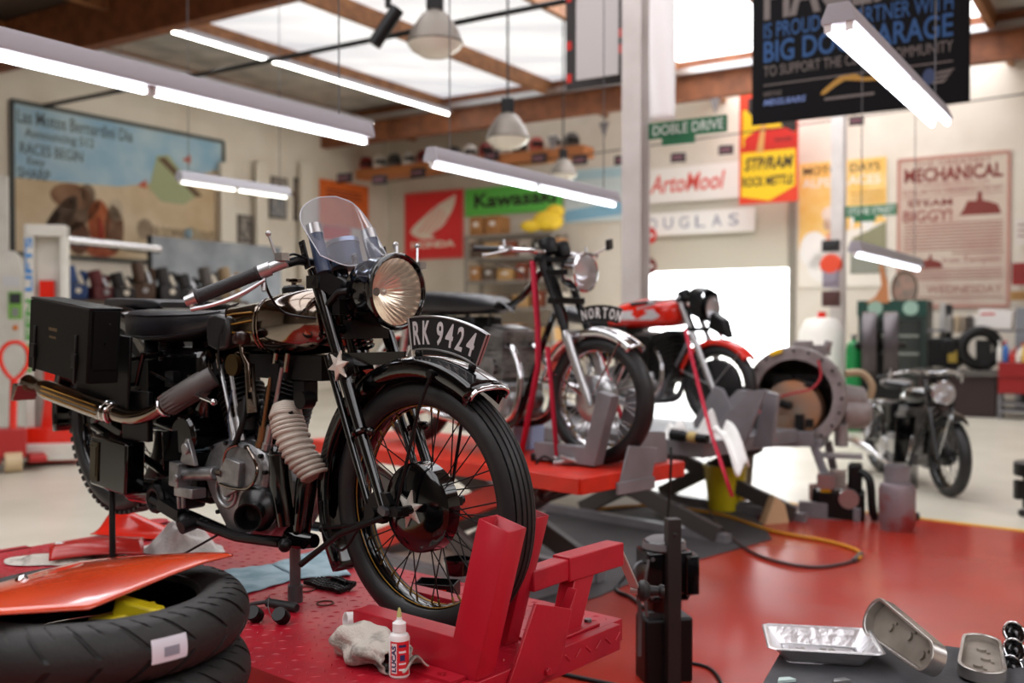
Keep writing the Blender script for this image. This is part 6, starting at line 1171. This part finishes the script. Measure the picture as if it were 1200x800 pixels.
# two cast chain-case halves
CASE = mat('polished_case', '#cfcbc6', .25, .85, col2='#a5a09b', vs=5); INS = mat('dull_case_inside', '#958d82', .6, .4, col2='#7a7268', vs=7)
def case_half(M, label, ln, r0, r1, dp, tilt):
    t = thing('case_cover', label, 'engine cover', M); n = 18
    out = [(-ln / 2 - r0 * math.sin(a), r0 * math.cos(a)) for a in [PI * k / n for k in range(n + 1)]] + [(ln / 2 + r1 * math.sin(a), -r1 * math.cos(a)) for a in [PI * k / n for k in range(n + 1)]]
    def off(s_): return [(x * (1 - .06 * s_), y * (1 - .16 * s_)) for x, y in out]
    m = MB(); m.loft([[(x, y, 0) for x, y in off(0)], [(x, y, dp) for x, y in off(0)], [(x, y, dp) for x, y in off(1)], [(x, y, .012) for x, y in off(1)]], False); m.build('rim_wall', CASE, t, bev=.002); m = MB(); m.prism(off(1), .004, .012, 'xy'); m.build('inner_face', INS, t)
    m = MB()
    for x, y in ((-ln * .3, 0), (ln * .05, r0 * .2), (ln * .35, -.01)): m.cyl((x, y, .012), (x, y, .02), .014, n=14); m.cyl((x + .02, y + .02, .012), (x + .02, y + .02, .018), .005, n=8)
    m.build('boss', INS, t)
    return t
p = at(1066, 770, 3.08); case_half(frameM(V((p.x, p.y, PZ2 + .085)), V((.06, -1, -.03)), V((.40, .02, .92))), 'long curved polished cover standing tilted on the dark mat', .34, .066, .05, .045, 0)
p = on_p(1150, 780); case_half(frameM(V((p.x, p.y, PZ2 + .012)), V((-.42, -.9, -.03)), V((.9, -.42, -.04))), 'shorter dull grey cover with a stepped edge at the mat right side', .24, .058, .068, .035, 0)
for k in range(4):
    q = at(1189 + (0 if k < 2 else -3), 741 + k * 20, 3.15 - k * .035); t = thing('drive_disc', 'shiny dark ribbed disc in the row at the lower right edge, %s' % ('farthest', 'second from the back', 'third from the back', 'nearest')[k], 'disc', frameM(q, (1, .15, 0), (0, .5, .85)), 'dark discs at the right edge')
    m = MB(); m.lathe([(0, .004), (.008, .006), (.011, .0), (.017, .004), (.022, -.002), (.029, .003), (.034, .0), (.034, -.012), (0, -.012)], n=36); m.build('disc_face', BLK, t); m = MB(); m.torus((0, 0, 0), (0, 0, 1), .0345, .0028, 36, 8); m.build('bright_rim', CHR, t); m = MB(); m.cyl((0, 0, .0), (0, 0, .009), .005, n=6); m.build('centre_nut', STE, t)
q = on_p(1160, 800); t = thing('disc_rack', 'dark rack holding the row of shiny discs at the right edge', 'rack', T(1.70, 3.02, PZ2)); m = MB(); m.bar((-.05, -.10, .03), (.0, .2, .06), .05, .05); m.build('rack_body', SAT, t)
for x, y, lb in ((920, 798, 'pale shard of glass at the bottom edge of the dark mat'), (985, 799, 'small grey metal shard at the bottom edge of the dark mat')):
    p = on_p(x, y); t = thing('metal_shard', lb, 'shard', headM((p.x, p.y, PZ2), 15)); m = MB(); m.prism([(-.03, -.01), (.03, -.012), (.022, .012), (-.012, .015)], 0, .008, 'xy'); m.build('shard_body', SIL if x > 950 else mat('pale_glass', '#b9d0cc', .2), t)
# dark stand cut by the right edge
t, p = on_floor('work_stool', 1198, 605, 'dark wheeled work stool cut by the right frame edge', 'stool'); m = MB(); m.cyl((.12, 0, .30), (.12, 0, .40), .17, n=28); m.build('seat', SAT, t, bev=.01); m = MB(); m.bar((.02, 0, .06), (.02, 0, .30), .03, .03); m.bar((.02, 0, .08), (.25, 0, .08), .03, .03); m.box((-.03, 0, .20), (.05, .06, .14)); m.build('frame', SAT, t, bev=.004)
for x in (.0, .24): m = MB(); m.cyl((x, -.014, .028), (x, .014, .028), .028); m.build('caster', RUB, t)
# ================================================================== left background
t, p = on_floor('vehicle_lift', 58, 541, 'tall white vehicle lift column with blue and green lettering and a red foot', 'lift column', 14)
hz = at(58, 264, p.y).z
m = MB(); m.box((-.16, 0, hz / 2), (.09, .22, hz)); m.box((.16, 0, hz / 2), (.06, .22, hz)); m.box((0, .07, hz / 2), (.26, .06, hz)); m.box((0, 0, hz - .06), (.38, .24, .12)); m.build('column', OFFW, t, bev=.008)
m = MB(); m.box((0, -.02, hz * .64), (.14, .1, .62)); m.build('carriage', RED2, t)
lettering('LIFTS', .62, .09, mat('blue_print', '#3a83c4', .5), t, frameM((-.175, -.112, hz * .70), (0, 0, 1), (-1, 0, 0)) @ T(0, 0, 0), bold=.02, depth=.002) if False else lettering('LIFTS', .55, .07, mat('blue_print', '#3a83c4', .5), t, frameM((-.125, -.112, hz * .72), (0, 0, 1), (-1, 0, 0)), bold=.03)
lettering('GREEN', .75, .07, mat('green_print', '#4f9a45', .5), t, frameM((-.125, -.112, hz * .38), (0, 0, 1), (-1, 0, 0)), bold=.03)
m = MB(); m.prism([(-.10, .02), (.34, .02), (.2, .62), (.08, 1.25), (-.02, 1.25), (-.02, .62)], -.16, -.06); m.box((.08, -.1, .2), (.5, .3, .36)); m.build('red_foot', RED2, t, bev=.01)
m = MB(); m.bar((-.5, -.3, .14), (.34, -.3, .14), .16, .16); m.box((.36, -.3, .14), (.06, .15, .16)); m.bar((-.3, -.2, .14), (-.3, .3, .14), .14, .14); m.build('base_leg', OFFW, t, bev=.01)
t, p = on_floor('control_cabinet', 10, 520, 'white machine cabinet with a green control panel beside the lift column', 'cabinet', 22)
m = MB(); z1, z2, z3 = at(10, 300, p.y).z, at(10, 292, p.y).z, at(10, 205, p.y).z
m.loft([[(x, y, z) for x, y in ((-.35, -.2), (.2, -.2), (.2, .25), (-.35, .25))] if False else [(-.35, -.2, z), (xr, -.2, z), (xr, .25, z), (-.35, .25, z)] for z, xr in ((.02, .17), (z1 - .25, .17), (z1 - .2, .19), (z1, .14), (z1 + .05, .10))]); m.box((-.15, .12, (z3 + z1) / 2), (.32, .2, z3 - z1)); cb = m.build('cabinet_body', OFFW, t, bev=.01)
zp = at(20, 358, p.y).z
m = MB(); m.box((.10, -.205, zp), (.15, .012, .32)); pn = m.build('control_panel', mat('lime_panel', '#79b648', .4), t, bev=.004); m = MB(); m.box((.10, -.213, zp + .08), (.12, .006, .12)); m.build('screen', mat('dark_screen', '#34363c', .25), t); m = MB(); m.box((.10, -.213, zp - .08), (.07, .006, .10)); m.build('keypad', mat('keypad_grey', '#8b8f8a', .5), t); m = MB(); m.cyl((.10, -.20, zp - .26), (.10, -.225, zp - .26), .03); m.build('stop_button', mat('amber_button', '#d8761c', .4), t); m = MB(); m.box((.06, -.204, zp + .28), (.18, .006, .12)); m.build('paper_label', mat('label_paper', '#cfd0d2', .6), t)
t, p = on_floor('pallet_jack', 17, 552, 'red hand pallet jack with a loop handle in front of the white cabinet', 'pallet jack', 30); hz = at(15, 402, p.y).z
m = MB(); m.tube([(-.02, -.05, .25), (.0, -.05, hz * .72)], .035, 12); m.tube([(.0, -.05, hz * .72), (-.10, -.05, hz * .82), (-.11, -.05, hz * .93), (-.04, -.05, hz), (.06, -.05, hz), (.12, -.05, hz * .93), (.11, -.05, hz * .82)], .02, 10, closed=True, sm=5); m.build('handle', RED2, t)
m = MB(); m.box((-.05, 0, .28), (.3, .22, .28)); m.box((-.2, .3, .12), (.16, .9, .06)); m.box((.2, .3, .12), (.16, .9, .06)); m.build('body', mat('jack_red', '#a51d1c', .45), t, bev=.015); m = MB(); m.cyl((-.09, -.08, .10), (.06, -.08, .10), .10, n=28); m.build('steer_wheel', mat('tan_wheel', '#c2ab86', .5), t)
tag(MB().cyl(at(50, 278, 10.9), at(186, 292, 12.5), .05, n=12).build('steel_pipe', CHR, None), 'polished horizontal steel pipe crossing in front of the race mural', 'pipe')
# bench with dark engine parts behind the panniers
B0 = at(78, 380, 12.2); B1_ = at(290, 380, 13.4); xd = (B1_ - B0); bl = V((xd.x, xd.y, 0)).length; BMx = frameM((B0.x, B0.y, 0), (xd.x, xd.y, 0), (-xd.y, xd.x, 0))
bz_ = at(150, 352, 12.7).z
t = thing('work_bench', 'dark work bench loaded with engine parts in front of the mural', 'bench', BMx); m = MB(); m.box((bl / 2, .3, bz_ - .03), (bl, .7, .06)); m.build('bench_top', mat('bench_brown', '#4c3d31', .6), t)
for x in (.1, bl - .1):
    for y in (.05, .55): m = MB(); m.box((x, y, bz_ / 2), (.07, .07, bz_)); m.build('leg', SAT, t)
m = MB(); m.box((bl / 2, .35, bz_ * .55), (bl - .2, .5, bz_ * .7)); m.build('drawer_block', mat('bench_black', '#191817', .5), t)
rnd = random.Random(9)
eng_l = ['blue tarp covered', 'dark red topped', 'black finned', 'brown cast', 'black and silver', 'small dark twin', 'grey topped black', 'tan sided']
pal = ['#24406e', '#5b2426', '#1e1c1b', '#4b3626', '#2a2828', '#1d1b1a', '#4f4a46', '#8b7659']
for k in range(8):
    x = .15 + k * (bl - .3) / 7; s_ = rnd.uniform(.8, 1.15); t = thing('bench_engine', '%s engine part on the dark bench before the mural' % eng_l[k], 'engine part', BMx @ T(x, .25, bz_ + .001) @ Matrix.Rotation(rnd.uniform(-.4, .4), 4, 'Z'), 'engine parts on the dark bench')
    m = MB(); m.box((0, 0, .1 * s_), (.26, .26, .2 * s_)); m.cyl((-.05, -.05, .2 * s_), (-.1, -.05, .44 * s_), .08); m.cyl((.06, .03, .2 * s_), (.1, .02, .38 * s_), .06); m.build('casting', mat('eng' + pal[k], pal[k], .5, .2), t, bev=.02); m = MB(); m.cyl((.02, -.13, .12 * s_), (.02, -.15, .12 * s_), .035); m.cyl((.07, -.06, .2 * s_), (.02, -.02, .33 * s_), .03); m.build('bright_cover', SIL if k % 2 else mat('ivory_cover', '#d9cfbb', .5), t)
# ================================================================== right background
def box_thing(name, label, cat, x, y0, yb, w, d, mt, rot=0, group=None): pass
t, p = on_floor('drinks_cooler', 1045, 481, 'dark green glass-front drinks cooler standing against the back wall', 'cooler', -32)
hz = at(1045, 352, p.y).z; wd = 80 / FPX * p.y * .95
m = MB(); m.box((0, .25, hz / 2), (wd, .6, hz)); m.build('cabinet', mat('cooler_green', '#1c2f2a', .45), t, bev=.01); m = MB(); m.box((0, -.06, hz * .93), (wd * 1.02, .04, hz * .14)); hd = m.build('header', mat('header_green', '#123f36', .4), t); m = MB(); [m.lathe([(0, .0), (.12, 0), (.12, .01), (0, .01)], (x, -.09, hz * .93), (0, -1, 0), 20) for x in (-.25, .3)]; m.build('header_badge', mat('badge_pale', '#8fae9f', .5), t)
m = MB(); m.box((0, -.055, hz * .45), (wd * .86, .02, hz * .74)); m.build('glass_door', mat('cooler_glass', '#1b2321', .15), t); m = MB(); [m.box((0, -.07, hz * (.2 + k * .16)), (wd * .8, .01, .03)) for k in range(4)]; m.build('shelf_edge', mat('shelf_pale', '#8d938a', .5), t)
for k, (x, lb) in enumerate(((1019, 'left grey flywheel of the pair before the drinks cooler'), (1044, 'right grey flywheel of the pair before the drinks cooler'))):
    q = at(x, 405, 13.2); t = thing('flywheel', lb, 'flywheel', frameM(q, (.35, .93, 0), (0, 0, 1)), 'pair of flywheels'); m = MB(); m.lathe([(.36, -.09), (.44, -.09), (.45, -.07), (.45, .07), (.44, .09), (.36, .09), (.36, -.09)], n=48); m.build('rim', mat('dark_flywheel', '#504a4c', .4, .6), t); m = MB(); [m.bar((0, 0, 0), (math.cos(a) * .37, math.sin(a) * .37, 0), .05, .04, (0, 0, 1)) for a in [2 * PI * j / 6 for j in range(6)]]; m.cyl((0, 0, -.1), (0, 0, .1), .08); m.build('wheel_spokes', IRON, t)
q = at(1031, 440, 13.2); t = thing('stationary_engine', 'dark cast iron stationary engine base carrying the two flywheels', 'engine', headM((q.x, q.y, 0), -25)); zq = q.z + .3; m = MB(); m.prism([(-.35, 0), (.35, 0), (.28, zq * .5), (.2, zq), (-.2, zq), (-.28, zq * .5)], -.15, .15); m.cyl((-.1, 0, zq), (-.1, 0, zq + .3), .12); m.cyl((-.3, -.2, at(1031, 405, 13.2).z), (.3, .2, at(1031, 405, 13.2).z), .04); m.build('base_casting', IRON, t, bev=.02)
t, p = on_floor('gas_cylinder', 1000, 505, 'bright green gas cylinder standing behind the ring casting', 'gas cylinder'); hz = at(1000, 396, p.y).z; m = MB(); m.lathe([(0, 0), (.10, 0), (.105, .02), (.105, hz - .16), (.08, hz - .07), (.03, hz - .03), (.03, hz), (0, hz)], n=28); m.build('cylinder_body', GRN, t); m = MB(); m.cyl((0, 0, hz), (0, 0, hz + .05), .04); m.build('valve_cap', SIL, t)
# tool bench row against the wall
t, p = on_floor('tool_cabinet', 1200, 492, 'dark red tool cabinet on a grey frame at the right edge', 'cabinet', -30); zt_, zm = at(1165, 425, p.y).z, at(1165, 462, p.y).z
wd = .9; m = MB(); m.box((.1, .3, (zt_ + zm) / 2), (wd, .6, zt_ - zm)); cb = m.build('drawer_case', mat('cabinet_red', '#8f1313', .4), t, bev=.006); m = MB(); [m.box((.1, -.01, zm + (zt_ - zm) * (k + .5) / 2), (wd * .94, .02, (zt_ - zm) * .42)) for k in range(2)]; m.build('drawer_front', mat('cabinet_red', ''), cb)
for x in (-.33, .53): m = MB(); m.box((x, .05, zm / 2), (.05, .05, zm)); m.box((x, .55, zm / 2), (.05, .05, zm)); m.build('leg', GRYP, t)
m = MB(); m.box((.1, .3, .12), (wd, .6, .04)); m.box((.1, .3, zm * .6), (wd, .6, .03)); m.build('shelf', GRYP, t); m = MB(); m.box((.2, .25, zm * .6 + .1), (.5, .4, .16)); m.build('stored_case', IRON, t)
rnd = random.Random(2); cols = [('#d9d6cf', 'white'), ('#2f5fa8', 'blue'), ('#c9322b', 'red'), ('#e8e4da', 'ivory'), ('#d8b23a', 'yellow'), ('#7fa08f', 'pale green'), ('#c7c9cc', 'silver'), ('#9c3b36', 'maroon'), ('#e9e7e2', 'chalk white')]
for k, (c, n_) in enumerate(cols):
    x = -.34 + (k % 5) * .085 + (k // 5) * .04; h_ = rnd.uniform(.15, .3); q = headM(p, -30) @ V((x, .10 + .14 * (k // 5), zt_ + .004)); b_ = thing('spray_bottle', '%s bottle in the crowd on top of the dark red tool cabinet' % n_, 'bottle', T(*q), 'bottles on the tool cabinet'); m = MB(); m.lathe([(0, 0), (.036, 0), (.038, .01), (.038, h_ * .7), (.02, h_ * .82), (.014, h_ * .84), (.014, h_), (0, h_)], n=16); m.build('bottle_body', mat('btl' + c, c, .4), b_); m = MB(); m.cyl((0, 0, h_), (0, 0, h_ + .03), .017, n=12); m.build('cap', RED2 if k % 3 else WHT, b_)
t, p = on_floor('metal_lathe', 1120, 488, 'dark machine bench with a round casting left of the red tool cabinet', 'machine', -30); zb_ = at(1120, 440, p.y).z
m = MB(); m.box((0, .3, zb_ / 2), (1.1, .5, zb_)); m.build('bench_base', mat('dark_red_brown', '#2d1a19', .5), t); m = MB(); m.box((0, .3, zb_ + .04), (1.25, .65, .08)); m.build('bench_top', mat('grey_top', '#57534f', .5), t); m = MB(); m.torus((.32, .2, zb_ + .42), (.3, -1, 0), .26, .085, 36, 12); m.box((.36, .3, zb_ + .3), (.2, .3, .5)); m.build('round_casting', IRON, t)
m = MB(); m.box((-.2, .4, zb_ + .35), (.5, .3, .45)); m.cyl((-.1, .2, zb_ + .45), (-.1, .05, zb_ + .45), .12); m.box((-.05, .1, zb_ + .25), (.14, .05, .3)); m.build('headstock', SAT, t, bev=.02); m = MB(); m.box((-.06, .07, zb_ + .3), (.13, .02, .2)); m.build('yellow_plate', mat('brass_plate', '#8a7426', .5), t)
for x, y0, c, lb, wd in ((1105, 356, '#1b1b1d', 'black upright post behind the small motorcycle headlamp', .12), (1098, 354, '#b9b6b1', 'pale upright post just left of the black post', .08), (1193, 360, '#8d9096', 'grey upright post at the right edge above the bottles', .16)):
    q = onz(x, 485, 0); hz = at(x, y0, q.y).z; t = thing('machine_post', lb, 'post', headM(q, -30)); m = MB(); m.box((0, .62, hz / 2), (wd, .1, hz)); m.box((0, .62, .02), (wd * 1.3, .2, .04)); m.build('post_body', mat('mpost' + c, c, .5), t, bev=.006)
q = at(1168, 373, 15.6); t = thing('white_carton', 'white printed carton on the shelf above the machines at right', 'box', headM(q, -36)); m = MB(); m.box((0, 0, 0), (.48, .3, .28), (0, 5, 0)); m.build('carton_body', mat('carton_white', '#e2dedb', .6), t); m = MB(); m.box((-.1, -.153, .07), (.2, .004, .03)); m.build('red_print', PRED, t)
t = thing('wall_shelf', 'grey shelf carrying the white carton above the machines at right', 'shelf', headM(q - V((0, 0, .18)), -36)); m = MB(); m.box((-.2, .1, -.01), (1.9, .45, .04)); m.build('shelf_board', GRYP, t); [MB().bar((x, .1, -.03), (x, .1, -(q.z - .18)), .05, .05).build('bracket_leg', SAT, t) for x in (-1.1, .7)]
for k, (x, c, n_) in enumerate(((1128, '#9c8f80', 'tan'), (1137, '#55504d', 'charcoal'), (1143, '#d6d3cd', 'white'), (1113, '#8e8a86', 'grey'), (1121, '#b8a58a', 'beige'))):
    b_ = thing('shelf_can', '%s can on the grey shelf left of the white carton' % n_, 'can', T(*(on_back(x, 384, 0) if False else at(x, 377, 15.75))), 'cans on the grey shelf'); m = MB(); m.lathe([(0, -.17), (.06, -.17), (.062, -.16), (.062, .08), (.03, .1), (0, .1)], n=18); m.build('can_body', mat('can' + c, c, .4), b_)
q = at(1060, 338, 16.4); t = thing('oval_frame', 'oval framed picture standing on top of the drinks cooler', 'picture', frameM(q, -W, (0, 0, 1))); m = MB(); m.lathe([(.26, 0), (.30, .0), (.30, .03), (.26, .03), (.26, 0)], n=32); o = m.build('frame', mat('frame_brown', '#5d4a3b', .5), t); o.scale = (.7, 1, 1); m = MB(); m.lathe([(0, .005), (.26, .005), (.26, .01), (0, .01)], n=32); o = m.build('picture_face', mat('picture_face', '#b08a78', .6, col2='#7f766c', vs=6), t); o.scale = (.7, 1, 1)
q = at(1033, 335, 16.4); t = thing('standing_figure_board', 'warm brown curved cut-out board on the drinks cooler', 'board', frameM(q, -W, (0, 0, 1))); m = MB(); m.prism([(-.25, -.28), (.12, -.28), (.10, .05), (.02, .35), (-.04, .35), (.0, .0), (-.1, -.18)], -.01, .01, 'xy'); m.build('board_body', mat('warm_brown', '#b9794c', .6), t)
# things strapped to the far steel column
for y, h_, w_, c, lb in ((288, .18, .26, '#1d1d1f', 'black clamp box on the far steel column'), (310, .20, .0, '#d9482a', 'orange red round reel hung on the far steel column'), (326, .30, .24, '#8d8390', 'grey and maroon box on the far steel column under the reel'), (350, .24, .26, '#4a2a28', 'dark maroon box low on the far steel column')):
    q = at(974, y, 15.5); M = frameM(q, -W, (0, 0, 1)); t = thing('reel_box', lb, 'fitting', M, 'fittings on the far steel column')
    m = MB()
    if w_: m.box((0, 0, 0), (w_, h_, .12)); m.box((0, 0, .07), (w_ * .7, h_ * .5, .02))
    else: m.lathe([(0, .06), (.14, .06), (.17, .03), (.17, -.03), (.14, -.06), (0, -.06)], n=28)
    m.build('body', mat('fit' + c, c, .5), t, bev=.006)
q = onz(962, 500, 0); t = thing('white_canister', 'tall white canister standing in front of the yellow poster', 'canister', T(*q)); hz = at(962, 372, q.y).z; m = MB(); m.lathe([(0, 0), (.3, 0), (.3, hz - .2), (.2, hz - .02), (0, hz)], n=28); m.build('canister_body', mat('canister_white', '#e9e6df', .5), t); m = MB(); m.cyl((0, 0, hz), (0, 0, hz + .08), .06); m.build('cap', RED2, t)
# ================================================================== tidy the object tree
def split_pieces(o):
    me = o.data; n = len(me.vertices)
    if me.users > 1 or n > 6000: return
    par = list(range(n))
    def find(a):
        while par[a] != a: par[a] = par[par[a]]; a = par[a]
        return a
    for e in me.edges:
        a, b = find(e.vertices[0]), find(e.vertices[1])
        if a != b: par[a] = b
    isl = {}
    for k in range(n): isl.setdefault(find(k), []).append(k)
    if len(isl) < 2: return
    keys = list(isl); bb = []
    for k in keys:
        cs = [me.vertices[j].co for j in isl[k]]; bb.append([min(c[i] for c in cs) - .004 for i in range(3)] + [max(c[i] for c in cs) + .004 for i in range(3)])
    g = list(range(len(keys)))
    def fg(a):
        while g[a] != a: a = g[a]
        return a
    for i in range(len(keys)):
        for j in range(i):
            if all(bb[i][q] <= bb[j][q + 3] and bb[j][q] <= bb[i][q + 3] for q in range(3)): g[fg(i)] = fg(j)
    groups = {}
    for i, k in enumerate(keys): groups.setdefault(fg(i), []).extend(isl[k])
    if not 2 <= len(groups) <= 24: return
    for c, vs in enumerate(list(groups.values())):
        keep = set(vs); bm = bmesh.new(); bm.from_mesh(me); bm.verts.ensure_lookup_table()
        bmesh.ops.delete(bm, geom=[v for v in bm.verts if v.index not in keep], context='VERTS')
        m2 = me.copy(); bm.to_mesh(m2); bm.free(); q = o.copy(); q.data = m2; COL.objects.link(q)
        for ch in (list(o.children) if c == 0 else []): ch.parent = q
    bpy.data.objects.remove(o)
SKIPN = ('lettering', 'tread', 'tire', 'spoke', 'deck', 'plate_character', 'swarf', 'painted_shape', 'casting', 'housing', 'printed_rule', 'mural', 'shelf_edge', 'flywheel', 'finned_head')
for o in [o for o in COL.objects if o.type == 'MESH' and o.parent and o.get('kind') is None and not o.name.startswith(SKIPN)]: split_pieces(o)
for e in [o for o in COL.objects if o.type == 'EMPTY' and len(o.children) == 1 and not o.children[0].children]:
    c = e.children[0]; mw = e.matrix_basis @ c.matrix_basis; nm_ = e.name; c.parent = None; c.matrix_basis = mw
    for k in ('label', 'category', 'group'):
        if k in e: c[k] = e[k]
    bpy.data.objects.remove(e); c.name = nm_
